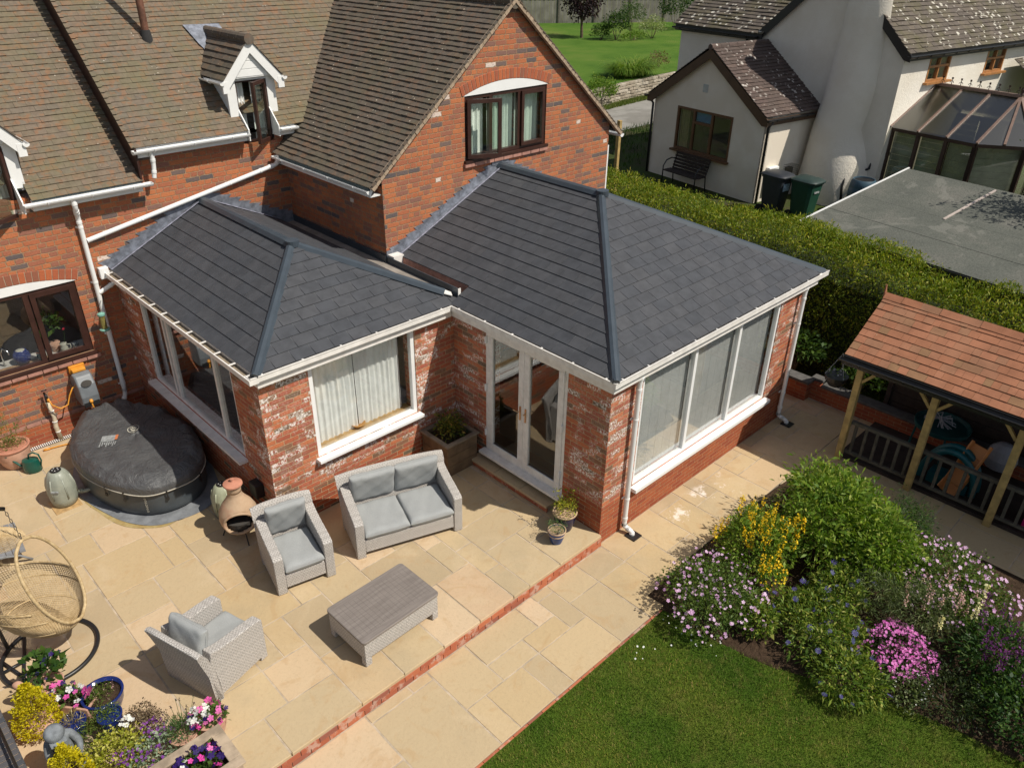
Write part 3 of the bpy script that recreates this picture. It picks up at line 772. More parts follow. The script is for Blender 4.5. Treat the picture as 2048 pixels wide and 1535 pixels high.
# ridge and hip cappings
def cap(p, q, mb, w=.075, lift=.035):
    p, q = Vector(p), Vector(q); d = (q-p).normalized(); sd = d.cross(Z).normalized(); u = sd.cross(d)
    prof = [(-w, -.035), (-w*.55, .02), (0, lift), (w*.55, .02), (w, -.035)]
    for i in range(4):
        a, b = prof[i], prof[i+1]
        mb.face([p+sd*a[0]+u*a[1], q+sd*a[0]+u*a[1], q+sd*b[0]+u*b[1], p+sd*b[0]+u*b[1]], r=.5)
    for e in (p, q): mb.face([e+sd*a+u*b for a, b in prof], r=.5)
mb = MB(); cap((2.55, YG-.02, 3.84), (2.55, 2.42, 3.84), mb, .10); cap((2.52, 2.46, 3.83), (EX0+.0, EY+.0, ZE+.02), mb); cap((2.58, 2.46, 3.83), (EX1, EY, ZE+.02), mb)
mb.tube([(2.55, 2.46, 3.80), (2.55, 2.46, 3.885)], .10, 16); mb.tube([Vector((EX0, EY, ZE+.03)), Vector((EX0-.025, EY-.025, ZE+.015))], .05, 12)
mb.build('ridge_capping', M_ridge, rr)
mb = MB(); cap((-1.61, YM-.02, 3.41), (-1.61, 4.72, 3.41), mb, .10); cap((-1.64, 4.75, 3.40), (LE[0], LE[1], ZE+.02), mb); cap((-1.58, 4.75, 3.40), (-.10, 3.16, zq(-.10)+.05), mb)
mb.tube([(-1.61, 4.75, 3.37), (-1.61, 4.75, 3.455)], .10, 16); mb.tube([Vector((LE[0], LE[1], ZE+.03)), Vector((LE[0]-.025, LE[1]-.025, ZE+.015))], .05, 12)
mb.build('ridge_capping', M_ridge, rl)
# box gutter between the two roofs, its upstand, and the terracotta strip
mb = MB(); mb.box(-.30, 3.55, 2.60, .06, YM, 2.66); mb.box(.07, 3.10, 2.50, .235, YG, 2.60); mb.face([(-.28, 3.5, 2.665), (.05, 3.12, 2.645), (.05, 3.6, 2.665)])
part(mb, 'box_gutter', M_greyR, 'grey felted box gutter between the roofs')
mb = MB(); mb.box(.045, 3.02, 2.50, .058, 4.80, 2.77); mb.box(.030, 4.802, 2.50, .047, YM-.01, 2.78); mb.box(.035, 3.012, 2.54, .085, 3.022, 2.77, m=1)
part(mb, 'gutter_upstand', [M_ridge, M_cream], 'dark metal upstand of the box gutter')
mb = MB(); mb.box(.236, 3.02, 2.50, .262, YG, zx(.24)-.004); part(mb, 'fascia', M_sillbrick, 'terracotta strip under the trimmed slates')
mb = MB(); mb.prism([(-.2, 3.2, 2.72), (-.05, 3.05, 2.67), (.02, 3.16, 2.67), (-.1, 3.3, 2.73)], (0, 0, .012)); mb.box(.06, 4.62, 2.62, .26, 4.80, 2.80, m=0)
part(mb, 'lead_flashing', M_cream, 'pale worn lead at the junction')
# stepped lead flashing
def steps(mb, P0, P1, y, e=.079, reach=.17, side=-1):
    """sawtooth of lead on the wall plane y following a roof line from P0 (low) to P1 (high) in x,z"""
    (x0, z0), (x1, z1) = P0, P1; sl_ = (z1-z0)/(x1-x0); z = z0; k = 0
    while z < z1-.02:
        xa = x0+(z-z0)/sl_; xb = x0+(min(z+e, z1)-z0)/sl_
        hgt = .13+random.uniform(-.01, .01)
        mb.prism([(xa, y, z-.01), (xb, y, min(z+e, z1)), (xb, y, min(z+e, z1)+hgt*.75), (xa+(side)*reach*.85, y, z+hgt*.95)], (0, -.006-.0015*(k % 2), 0), r=random.random())
        z += e; k += 1
mb = MB(); steps(mb, (.25, zx(.25)), (2.5, 3.80), YG-.004); steps(mb, (5.2, 2.60), (2.6, 3.80), YG-.004, side=1); mb.box(2.35, YG-.02, 3.84, 2.75, YG-.004, 4.0)
part(mb, 'stepped_flashing', M_lead, 'zigzag lead flashing on the gable wall')
mb = MB(); steps(mb, (LE[0]+.02, ZE+.02), (-1.65, 3.38), YM-.004, reach=.2); steps(mb, (-.2, 2.76), (-1.57, 3.38), YM-.004, side=1, reach=.2)
part(mb, 'stepped_flashing', M_lead, 'zigzag lead flashing on the old wall')
mb = MB()
def apron(mb, a, b, wd, ydir, up_):
    a, b = Vector(a), Vector(b); o_ = Vector((0, -wd, 0)); n = Vector(up_)*.018
    mb.face([a+n, b+n, b+n+o_, a+n+o_], r=.4); d = (b-a).normalized()
    for k in range(3):
        t0, t1 = k/3, (k+1)/3
        mb.bar(a+(b-a)*t0+n*1.3+o_, a+(b-a)*t1+n*1.3+o_, .012, .012, m=1)
apron(mb, (.25, YG-.006, zx(.25)), (2.46, YG-.006, 3.78), .10, 0, (0, 0, 1)); apron(mb, (5.22, YG-.006, 2.6), (2.64, YG-.006, 3.78), .10, 0, (0, 0, 1))
apron(mb, (LE[0], YM-.006, ZE), (-1.7, YM-.006, 3.36), .10, 0, (0, 0, 1)); apron(mb, (-.28, YM-.006, zq(-.28)), (-1.52, YM-.006, 3.36), .10, 0, (0, 0, 1))
part(mb, 'lead_flashing', [M_lead, M_leadL])
for q in ((.045, YG-.016, 2.6, .34, YG-.004, 2.86), (-.3, YM-.016, 2.6, .03, YM-.004, 2.86)): mb = MB(); mb.box(*q); part(mb, 'lead_flashing', M_lead)
# gutters of the extensions
mb = MB(); gz = ZE-.075
gutter(mb, (EX0-.04, EY-.04, gz), (EX1+.1, EY-.04, gz), .11, .07, -Y)
gutter(mb, (EX0-.04, EY-.04, gz), (EX0-.04, 2.94, gz), .11, .07, -X)
mb.box(EX0+.02, EY+.02, gz-.12, EX1-.1, -.003, gz-.002); mb.box(EX0+.02, -.003, gz-.12, -.003, 3.0, gz-.002)
part(mb, 'gutter', M_cream, 'white square gutter round the right extension')
mb = MB()
gutter(mb, (LE[0]-.09, LE[1]-.04, gz), (-.18, LE[1]-.04, gz), .11, .07, -Y)
mb.box(LE[0]+.02, LE[1]+.02, gz-.12, -.14, 3.097, gz-.002); mb.box(LE[0]+.02, 3.097, gz-.12, -3.233, YM-.02, gz-.002)
part(mb, 'gutter', M_cream, 'white square gutter on the front of the left extension')
mb = MB(); gutter(mb, (LE[0]-.105, LE[1]-.04, gz-.012), (LE[0]-.105, YM-.03, gz-.012), .125, .07, -X, 0, 1, brk=.4)
part(mb, 'gutter', [M_cream, M_dirt], 'open gutter with silt and brackets along the left side')
# downpipes
downpipe(house, [(.47, -.10, 2.52), (.47, -.075, 2.3), (.47, -.075, -.02), (.47, -.075, -.07), (.50, -.2, -.13), (.505, -.205, -.19)], .036, 'near downpipe of the large slate-roofed extension', clips=[(.47, -.075, q) for q in (1.75, .42)])
downpipe(house, [(4.83, -.10, 2.52), (4.83, -.075, 2.3), (4.83, -.075, .02), (4.83, -.075, -.06), (4.88, -.22, -.13), (4.885, -.225, -.19)], .036, 'far downpipe of the large slate-roofed extension', clips=[(4.83, -.075, q) for q in (1.75, .42)])
for gx, gy in ((.5, -.22), (4.88, -.24)):
    mb = MB(); mb.box(gx-.09, gy-.10, -.189, gx+.09, gy+.08, -.170); part(mb, 'drain_cover', M_iron)
# ---- windows of the left room ----
W0 = MB(); frame_bars(W0, (-2.51, 3.10, .92), X, -Y, 1.76, 1.48, .065, .07, inset=.015)
W0.box(-2.55, 2.99, .875, -.71, 3.14, .918)
wn = part(W0, 'window', M_white, 'white framed picture window with sheer curtains')
pane(wn, (-2.51, 3.10, .92), X, -Y, .06, 1.70, .06, 1.42, .055)
curtain(wn, (-2.51, 3.10, .92), X, -Y, .03, .84, .03, 1.45, .25, .020, .085, seed=21); curtain(wn, (-2.51, 3.10, .92), X, -Y, .86, 1.64, .03, 1.45, .25, .020, .085, seed=22)
mb = MB(); mb.box(-2.5, 3.18, .90, -.76, 3.42, .955); mb.build('window_sill', M_oak, wn)
W1 = MB(); y0 = YM-.8
frame_bars(W1, (-3.23, 6.89, .87), -Y, -X, 3.04, 1.53, .055, .07, inset=.015, mw=.06, cols=(.80, .93, 2.46))
W1.box(-3.36, 3.80, .825, -3.20, 6.93, .868)
ws = part(W1, 'window', M_cream, 'white side window in three lights beside the hot tub')
for a, b in ((.06, .77), (.96, 2.43), (2.49, 2.98)): pane(ws, (-3.23, 6.89, .87), -Y, -X, a, b, .06, 1.47, .05)
# ---- big window of the right room ----
W2 = MB(); frame_bars(W2, (.66, 0, .50), X, -Y, 3.60, 1.90, .055, .07, inset=.015, mw=.065, cols=(1.27, 2.44))
W2.box(.62, -.11, .44, 4.31, .02, .498)
wb = part(W2, 'window', M_white, 'large white three-light window with grey blinds drawn')
for k, (a, b) in enumerate(((.05, 1.24), (1.30, 2.41), (2.47, 3.55))):
    pane(wb, (.66, 0, .50), X, -Y, a, b, .05, 1.85, .05)
    m_ = MB(); m_.box(.66+a-.02, .13, .53, .66+b+.02, .134, 2.38)
    for j in range(1, 6):
        xx = .66+a+(b-a)*j/6; m_.box(xx-.001, .128, .53, xx+.001, .13, 2.38)
    m_.build('blind', M_blind, wb)
# ---- french doors ----
DF = MB(); frame_bars(DF, (0, 2.36, .28), -Y, -X, 1.62, 2.14, .05, .07, inset=-.005)
DF.box(-.13, .70, .235, .03, 2.40, .279)
door = part(DF, 'french_doors', M_cream, 'pair of white glazed french doors')
for k in range(2):
    m_ = MB(); o_ = (0, 2.31-k*.761, .33); frame_bars(m_, o_, -Y, -X, .757, 2.05, .105, .055, inset=-.02)
    dl = m_.build('door', M_cream, door, label=('left' if k == 0 else 'right')+' leaf', bevel=.006)
    pane(door, o_, -Y, -X, .10, .657, .10, 1.95, .01)
    m_ = MB(); hy = 2.31-.761*k-(.705 if k == 0 else .052)
    m_.box(-.035, hy-.012, 1.17, -.021, hy+.012, 1.40); m_.tube([(-.03, hy, 1.32), (-.075, hy, 1.32), (-.075, hy+(.10 if k == 0 else -.06), 1.32-.0)], .008, 8)
    m_.build('handle', M_chrome, door, smooth=True, auto=40)
    m_ = MB()
    for q in (.55, 1.35, 2.15): m_.box(-.045, (2.33 if k == 0 else .775), q, -.006, (2.352 if k == 0 else .797), q+.11)
    m_.build('hinge', M_white, door)
# small white box on the wall and black flue outlet
mb = MB(); mb.box(-3.47, YM-.10, 2.48, -3.33, YM-.0, 2.66); part(mb, 'junction_box', M_white, bevel=.01)
mb = MB(); mb.box(-3.36, 3.42, .44, -3.235, 3.62, .66); mb.bar((-3.37, 3.55, .45), (-3.37, 3.55, .02), .02, .02, upv=(1, 0, 0)); part(mb, 'outdoor_socket', M_iron, 'black outdoor socket with hanging cable', bevel=.01)
# ======================= GROUND =======================
zg = -.19
NA = Vector((12.42, 8.77, 1.2)); th = math.radians(-8)
NE1 = Vector((math.cos(th), math.sin(th), 0)); NE2 = Vector((-math.sin(th), math.cos(th), 0))
def NL(a, b, z): return Vector((NA.x+a*NE1.x-b*NE2.x, NA.y+a*NE1.y-b*NE2.y, z))
def sstep(x, a, b): t = min(1, max(0, (x-a)/(b-a))); return t*t*(3-2*t)
def ground_h(x, y):
    a = (x-NA.x)*NE1.x+(y-NA.y)*NE1.y
    return -.26+1.46*sstep(a, -3.6, -1.2)
t = NT('earth_and_rough_grass'); n = t.noise(1.2, 6, .65)
t.base(t.ramp(n, [(.35, (.06, .05, .03)), (.5, (.05, .06, .02)), (.65, (.045, .075, .015))]), .95, spec=.1); t.bump(t.noise(30, 5), .8, .03); M_earth = t.mat
mb = MB(); gx = sorted(set(list(np.linspace(-60, -10, 8))+list(np.linspace(-10, 30, 81))+list(np.linspace(30, 330, 16)))); gy = sorted(set(list(np.linspace(-60, -12, 8))+list(np.linspace(-12, 32, 89))+list(np.linspace(32, 330, 16))))
mb.grid([(x, y, ground_h(x, y)) for y in gy for x in gx], len(gx), len(gy), r=.5)
g = mesh_obj('ground', mb.v, mb.f, M_earth, smooth=True); tag(g, kind='structure')

# sandstone paving, laid in a random pattern on a 0.29 m module
def paving_mat(name, bright=1.0, lime=False):
    t = NT(name); r = t.attr()
    c = t.ramp(r, [(0, (.415, .32, .20)), (.2, (.47, .365, .225)), (.45, (.52, .395, .235)), (.65, (.48, .36, .205)), (.8, (.52, .38, .23)), (.93, (.565, .43, .285)), (1, (.52, .37, .235))])
    P = t.coord()
    veins = t.noise(2.2, 6, .62, dist=1.8)
    c = t.mix(t.m('MULTIPLY', t.ss(veins, .52, .68), .35), c, (.42, .26, .12))
    c = t.mix(t.m('MULTIPLY', t.ss(t.noise(1.1, 4, .6, dist=.8), .52, .72), .45), c, (.56, .44, .29))
    c = t.mix(t.m('MULTIPLY', t.ss(t.noise(26, 5, .7), .48, .8), .42), c, (.33, .24, .15))
    c = t.mix(t.m('MULTIPLY', t.ss(t.noise(.7, 5, .65), .50, .72), .42), c, (.33, .27, .18))
    if lime:
        x, y, z = t.xyz(P)[:3]
        sp = t.m('MULTIPLY', t.m('MULTIPLY', t.ss(x, .8, 1.0), t.m('SUBTRACT', 1.0, t.ss(x, 2.6, 3.0))), t.m('MULTIPLY', t.ss(y, -.95, -.6), t.m('SUBTRACT', 1.0, t.ss(y, -.28, -.12))))
        c = t.mix(t.m('MULTIPLY', t.m('MULTIPLY', sp, t.ss(t.noise(3.2, 5, .75), .56, .66)), .75), c, (.78, .72, .66))
    t.base(c, .85, spec=.25)
    t.bump(t.m('ADD', t.m('MULTIPLY', t.noise(5, 6, .65, dist=1.2), 1.0), t.m('MULTIPLY', t.noise(40, 4), .25)), .55, .012)
    return t.mat
M_pave = paving_mat('buff_sandstone'); M_pave2 = paving_mat('buff_sandstone_with_lime', lime=True)
M_joint = simple('grey_pink_pointing', (.42, .34, .25), .95, .25, 5, .6, 80)
def paving(mb, x0, y0, x1, y1, ztop, seed, mod=.29, g=.011, th_=.045):
    rr = random.Random(seed); nx, ny = int(math.ceil((x1-x0)/mod)), int(math.ceil((y1-y0)/mod)); occ = np.zeros((nx, ny), bool)
    sizes = [(3, 2), (2, 3), (2, 2), (3, 3), (2, 1), (1, 2), (3, 2), (2, 3), (4, 3), (3, 4), (2, 2)]
    for i, j in sorted(((i, j) for i in range(nx) for j in range(ny)), key=lambda q: (q[0]//5+q[1]//4, q[0]//5, rr.random() if False else q[1]+q[0]*.37)):
        if True:
            if occ[i, j]: continue
            rr.shuffle(sizes)
            for (a, b) in sizes+[(1, 1)]:
                if i+a <= nx and j+b <= ny and not occ[i:i+a, j:j+b].any():
                    if (a, b) == (1, 1) and False: continue
                    occ[i:i+a, j:j+b] = True; break
            X0, Y0 = x0+i*mod, y0+j*mod; X1, Y1 = min(x1, X0+a*mod), min(y1, Y0+b*mod)
            q = lambda: rr.uniform(-.0035, .0035); rv = rr.random(); dz = rr.uniform(-.003, .003)
            c = .006; gg = g/2
            pts = [(X0+gg+q(), Y0+gg+q()), (X1-gg+q(), Y0+gg+q()), (X1-gg+q(), Y1-gg+q()), (X0+gg+q(), Y1-gg+q())]
            cx, cy = (X0+X1)/2, (Y0+Y1)/2
            inn = [(cx+(px-cx)*(1-2*c/(X1-X0)), cy+(py-cy)*(1-2*c/(Y1-Y0))) for px, py in pts]
            b0 = len(mb.v)
            mb.v += [(px, py, ztop-.009) for px, py in pts]+[(px, py, ztop+dz) for px, py in inn]+[(px, py, ztop-th_) for px, py in pts]
            F = [(b0+4, b0+5, b0+6, b0+7)]+[(b0+k, b0+(k+1) % 4, b0+4+(k+1) % 4, b0+4+k) for k in range(4)]+[(b0+8+k, b0+8+(k+1) % 4, b0+(k+1) % 4, b0+k) for k in range(4)]
            for f in F: mb.f.append(f); mb.mi.append(0); mb.r.append(rv)
# joint bed as stepped edge
mb = MB(); paving(mb, -11.0, -.045, 0, YM, 0.0, 5); mb.box(-11, -.02, -.05, 0, YM, -.0045, m=1)
g = mesh_obj('patio', mb.v, mb.f, [M_pave, M_joint], mb.r, mb.mi); tag(g, kind='structure')
mb = MB(); paving(mb, -11.0, -1.35, -.0, -.058, zg, 9); mb.box(-11, -1.345, -.25, 0, -.03, zg-.0045, m=1)
g = mesh_obj('path', mb.v, mb.f, [M_pave, M_joint], mb.r, mb.mi); tag(g, kind='structure')
mb = MB(); paving(mb, 0.0, -1.05, 6.0, -.004, zg, 14); paving(mb, 5.104, 0, 6.5, 1.0, zg, 3); mb.box(0, -1.045, -.25, 6.5, -.0, zg-.0045, m=1); mb.box(5.104, 0, -.25, 6.5, 1.0, zg-.0045, m=1)
g = mesh_obj('side_path', mb.v, mb.f, [M_pave2, M_joint], mb.r, mb.mi); tag(g, kind='structure')
mb = MB(); paving(mb, 3.2, -8.0, 6.5, -1.055, zg, 21); mb.box(3.2, -8, -.25, 6.5, -1.055, zg-.0045, m=1)
g = mesh_obj('play_area_path', mb.v, mb.f, [M_pave, M_joint], mb.r, mb.mi); tag(g, kind='structure')
# brick riser of the patio step (two courses)
t_ = NT('step_brick'); t_.base(t_.mix(t_.m('MULTIPLY', t_.ss(t_.noise(7, 5, .7), .5, .62), .55), t_.ramp(t_.attr(), [(0, (.46, .15, .075)), (.7, (.36, .11, .06)), (1, (.27, .10, .07))]), (.55, .42, .34)), .88, spec=.2); t_.bump(t_.noise(60), .6, .005); M_stepb = t_.mat
mb = MB(); mb.box(-11, -.040, -.25, 0, .10, -.047, m=1, r=.5)
for c_ in range(2):
    z0, z1 = (-.188, -.120) if c_ == 0 else (-.112, -.048)
    x = -11+c_*.11
    while x < -.02:
        mb.box(x, -.052, z0, min(x+.215, -.004), .02, z1); x += .225
g = mesh_obj('patio_step', mb.v, mb.f, [M_stepb, M_joint], mb.r, mb.mi); tag(g, kind='structure')
# step by the french doors
st = thing('door_step', 'brick and sandstone step in front of the french doors', 'step', (-.12, 1.6, 0))
mb = MB(); mb.box(-.20, .84, .0, -.002, 2.50, .085, m=1, r=.5)
y = .83
while y < 2.5: mb.box(-.212, y, .004, -.19, min(y+.215, 2.51), .082); y += .225
mb.build('brick_riser', [M_stepb, M_joint], st)
mb = MB(); y = .82
for L_ in (.58, .56, .56): mb.box(-.235, y, .086, -.004, y+L_-.008, .128); y += L_
mb.build('step_slab', M_pave, st, bevel=.008)
# brick edging along the lawn
mb = MB(); x = -11
while x < -.5: mb.box(x, -1.380, -.30, x+.215, -1.352, -.201); x += .222
g = mesh_obj('lawn_edging', mb.v, mb.f, [M_stepb], mb.r, mb.mi); tag(g, kind='structure')

# lawn: a sheet plus standing blades
bed_edge = [(-.33, -1.375), (-.30, -1.75), (-.28, -2.05), (-.20, -2.45), (-.08, -2.9), (.12, -3.35), (.32, -3.75), (.50, -4.2), (.62, -4.8), (.70, -5.3), (.9, -6.2), (1.3, -8), (1.8, -12)]
t = NT('lawn_turf')
big = t.noise(.9, 4, .6); mid = t.noise(5, 5, .65); fi = t.noise(60, 3, .7)
c = t.ramp(big, [(.35, (.055, .105, .010)), (.5, (.080, .135, .014)), (.66, (.115, .150, .02))])
c = t.mix(t.m('MULTIPLY', t.ss(mid, .50, .70), .6), c, (.17, .15, .04)); c = t.mix(t.m('MULTIPLY', t.ss(fi, .4, .8), .5), c, (.025, .055, .006))
t.base(c, .95, spec=.1); t.bump(fi, 1.0, .03); M_turf = t.mat
mb = MB(); n = len(bed_edge)
for i in range(n-1):
    a, b = bed_edge[i], bed_edge[i+1]; mb.face([(-14, a[1], zg-.015), (-14, b[1], zg-.015), (b[0]+.05, b[1], zg-.015), (a[0]+.05, a[1], zg-.015)], r=.5)
g = mesh_obj('lawn', mb.v, mb.f, M_turf); tag(g, kind='structure')
t = NT('grass_blade'); r = t.attr()
c = t.ramp(r, [(0, (.075, .15, .014)), (.4, (.115, .20, .02)), (.75, (.16, .24, .03)), (.93, (.26, .27, .06)), (1, (.38, .32, .13))])
c = t.mix(t.ss(t.noise(1.1, 5, .65), .36, .64), t.mix(1.0, c, (.55, .72, .7), 'MULTIPLY'), t.mix(1.0, c, (1.45, 1.12, 1.2), 'MULTIPLY')); c = t.mix(t.m('MULTIPLY', t.ss(t.noise(4.5, 5, .7), .52, .68), .55), c, (.30, .25, .09))
t.base(c, .6, spec=.2); M_blade = t.mat
def blades(name, n, sampler, h=(.022, .050), wd=.0058, mat=None):
    P = sampler(n); n = len(P)
    ang = rng.uniform(0, 6.283, n); hh = rng.uniform(*h, n); lean = rng.uniform(0, .7, n)*hh; la = rng.uniform(0, 6.283, n)
    dx, dy = np.cos(ang)*wd/2, np.sin(ang)*wd/2
    A = np.stack([P[:, 0]-dx, P[:, 1]-dy, P[:, 2]], 1); B = np.stack([P[:, 0]+dx, P[:, 1]+dy, P[:, 2]], 1)
    T = np.stack([P[:, 0]+np.cos(la)*lean, P[:, 1]+np.sin(la)*lean, P[:, 2]+hh], 1)
    V = np.stack([A, B, T], 1).reshape(-1, 3)
    me = bpy.data.meshes.new(name); me.vertices.add(len(V)); me.vertices.foreach_set('co', V.ravel())
    me.loops.add(3*n); me.loops.foreach_set('vertex_index', np.arange(3*n)); me.polygons.add(n); me.polygons.foreach_set('loop_start', np.arange(n)*3)
    me.update(calc_edges=True)
    a = me.attributes.new('rnd', 'FLOAT', 'FACE'); a.data.foreach_set('value', rng.random(n))
    me.materials.append(mat or M_blade); o = bpy.data.objects.new(name, me); COL.objects.link(o); return o
def edge_x(y): return np.interp(-np.asarray(y), [-b for a, b in bed_edge], [a for a, b in bed_edge])
def lawn_s(n):
    y = -1.40-rng.random(n)**1.0*4.3; x = rng.uniform(-4.3, 1.0, n); k = (x < edge_x(y)-.01+rng.normal(0, .02, n))
    x, y = x[k], y[k]; return np.stack([x, y, np.full(len(x), zg-.015)], 1)
o = blades('lawn_grass', 150000, lawn_s); tag(o, 'short mown green lawn grass below the patio path', 'grass', kind='stuff')
# soil of the flower bed
t = NT('garden_soil'); t.base(t.ramp(t.noise(14, 6, .7), [(.3, (.035, .022, .014)), (.7, (.10, .065, .042))]), .97, spec=.1); t.bump(t.noise(25, 6, .7), 1.0, .04); M_soil = t.mat
mb = MB(); m_ = []
for a, b in bed_edge: m_.append((a, b))
for i in range(len(m_)-1):
    a, b = m_[i], m_[i+1]
    xs = np.concatenate([[-.03, -.005], np.linspace(.01, 1, 13)])
    def row(p): return [(p[0]+(3.7-p[0])*q, p[1]+(.0 if p[1] < -1.4 else .28), zg+(-.05 if q < -.01 else -.02 if q < 0 else .0)+.07*math.sin(max(0, q)*math.pi)+random.uniform(-.012, .012)) for q in xs]
    ra, rb = row(a), row(b)
    for k in range(14): mb.face([ra[k], rb[k], rb[k+1], ra[k+1]], r=.5)
g = mesh_obj('flower_bed_soil', mb.v, mb.f, M_soil, smooth=True); tag(g, kind='structure')

# ---------- beyond the hedge: lane, verge, garden lawn, meadow ----------
def poly_sheet(name, pts, mat, kind='structure'):
    mb = MB(); mb.face(pts, r=.5); o = mesh_obj(name, mb.v, mb.f, mat); tag(o, kind=kind); return o
t = NT('pale_tarmac'); n = t.noise(2.2, 6, .6); c = t.ramp(n, [(.3, (.20, .19, .17)), (.7, (.30, .285, .26))])
c = t.mix(t.m('MULTIPLY', t.ss(t.noise(.5, 3), .5, .6), .5), c, (.13, .12, .10)); t.base(c, .95); t.bump(t.noise(60, 3), .4, .01); M_lane = t.mat
poly_sheet('lane', [(12, 15.7, 1.21), (12, 12.75, 1.21), (40, 12.9, 1.21), (40, 16.2, 1.21), (23, 16.15, 1.21), (19, 15.9, 1.21)], M_lane)
t = NT('far_garden_lawn'); c = t.ramp(t.noise(.35, 5, .62), [(.34, (.052, .115, .014)), (.5, (.080, .150, .020)), (.64, (.115, .165, .03)), (.76, (.27, .24, .10))])
c = t.mix(t.m('MULTIPLY', t.ss(t.noise(14, 5, .7), .45, .8), .45), c, (.045, .08, .012)); t.base(c, .95, spec=.1); t.bump(t.noise(30, 4), .8, .03); M_farlawn = t.mat
mb = MB(); gxs = np.linspace(14, 60, 40); gys = np.linspace(0, 1, 30)
def fy(x): return 16.75+(x-19)*.03
mb.grid([(x, float(np.interp(x, [16, 19, 21.5, 24.5, 30, 60], [16.0, 16.35, 16.6, 16.9, 17.2, 18.5]))+q*34, 1.93) for q in gys for x in gxs], 40, 30, r=.5)
g = mesh_obj('garden_lawn', mb.v, mb.f, M_farlawn, smooth=True); tag(g, kind='structure')
t = NT('meadow'); c = t.ramp(t.noise(1.0, 6, .7), [(.3, (.11, .15, .025)), (.5, (.20, .22, .04)), (.7, (.28, .28, .06))]); t.base(c, .95, spec=.1); t.bump(t.noise(8, 5), 1.0, .1); M_meadow = t.mat
mb = MB(); mb.grid([(39+(i-12)*12*.865+j*11*.50, 33.5-(i-12)*12*.50+.6+j*11*.865, 1.99+j*.45) for j in range(24) for i in range(24)], 24, 24, r=.5)
g = mesh_obj('meadow', [v for v in mb.v], mb.f, M_meadow); tag(g, kind='structure')
# ======================= PATIO FURNITURE =======================
def wicker(name, c1, c2, fu=.020, fv=.011):
    t = NT(name); P = t.coord(); x, y, z = t.xyz(P)[:3]
    geo = t.n('TexCoord').outputs['Normal']; nx, ny, nz = t.xyz(geo)[:3]
    ax, ay, az = (t.m('ABSOLUTE', q) for q in (nx, ny, nz))
    topm = t.m('GREATER_THAN', az, .8); sx = t.m('MULTIPLY', t.m('GREATER_THAN', ax, ay), t.m('SUBTRACT', 1.0, topm))
    u = t.m('ADD', t.m('MULTIPLY', sx, y), t.m('MULTIPLY', t.m('SUBTRACT', 1.0, sx), x))
    v = t.m('ADD', t.m('MULTIPLY', topm, y), t.m('MULTIPLY', t.m('SUBTRACT', 1.0, topm), z))
    nzv = t.noise(30, 2); 
    su = t.m('SINE', t.m('MULTIPLY', t.m('ADD', u, t.m('MULTIPLY', nzv, .004)), 6.2832/fu)); sv = t.m('SINE', t.m('MULTIPLY', t.m('ADD', v, t.m('MULTIPLY', nzv, .004)), 6.2832/fv))
    par = t.m('MODULO', t.m('FLOOR', t.m('DIVIDE', v, fv*2)), 2.0)
    uo = t.m('FRACT', t.m('ADD', t.m('DIVIDE', t.m('ADD', u, 9.0), fu), t.m('MULTIPLY', par, .5)))
    du_ = t.m('ABSOLUTE', t.m('SUBTRACT', uo, .5)); pr_ = t.m('SUBTRACT', .5, du_)
    gap = t.m('MULTIPLY', t.ss(sv, -1.0, -.55), t.m('SUBTRACT', 1.0, t.ss(du_, .42, .48)))
    strand = t.white(t.comb(t.m('FLOOR', t.m('DIVIDE', v, fv)), sx, topm))
    c = t.mix(strand, c1, c2); c = t.mix(t.ss(t.noise(120, 2), .4, .7), c, tuple(q*.8 for q in c1))
    c = t.mix(t.m('SUBTRACT', 1.0, gap), c, tuple(q*.28 for q in c1))
    t.base(c, .65, spec=.3); t.bump(t.m('ADD', t.m('MULTIPLY', pr_, .4), gap), .9, .006); return t.mat
M_wick = wicker('grey_wicker', (.58, .54, .50), (.74, .70, .66), .036, .013)
def fabric(name, c):
    t = NT(name); n = t.noise(180, 3, .7); m_ = t.noise(5, 4, .6)
    cc = t.mix(t.ss(n, .3, .7), tuple(q*.86 for q in c), tuple(q*1.1 for q in c)); cc = t.mix(t.m('MULTIPLY', t.ss(m_, .4, .75), .25), cc, tuple(q*.75 for q in c))
    t.base(cc, .95, spec=.1); t.bump(t.m('ADD', t.m('MULTIPLY', m_, 2.0), n), .35, .008); return t.mat
M_cush = fabric('grey_cushion_fabric', (.335, .345, .345))
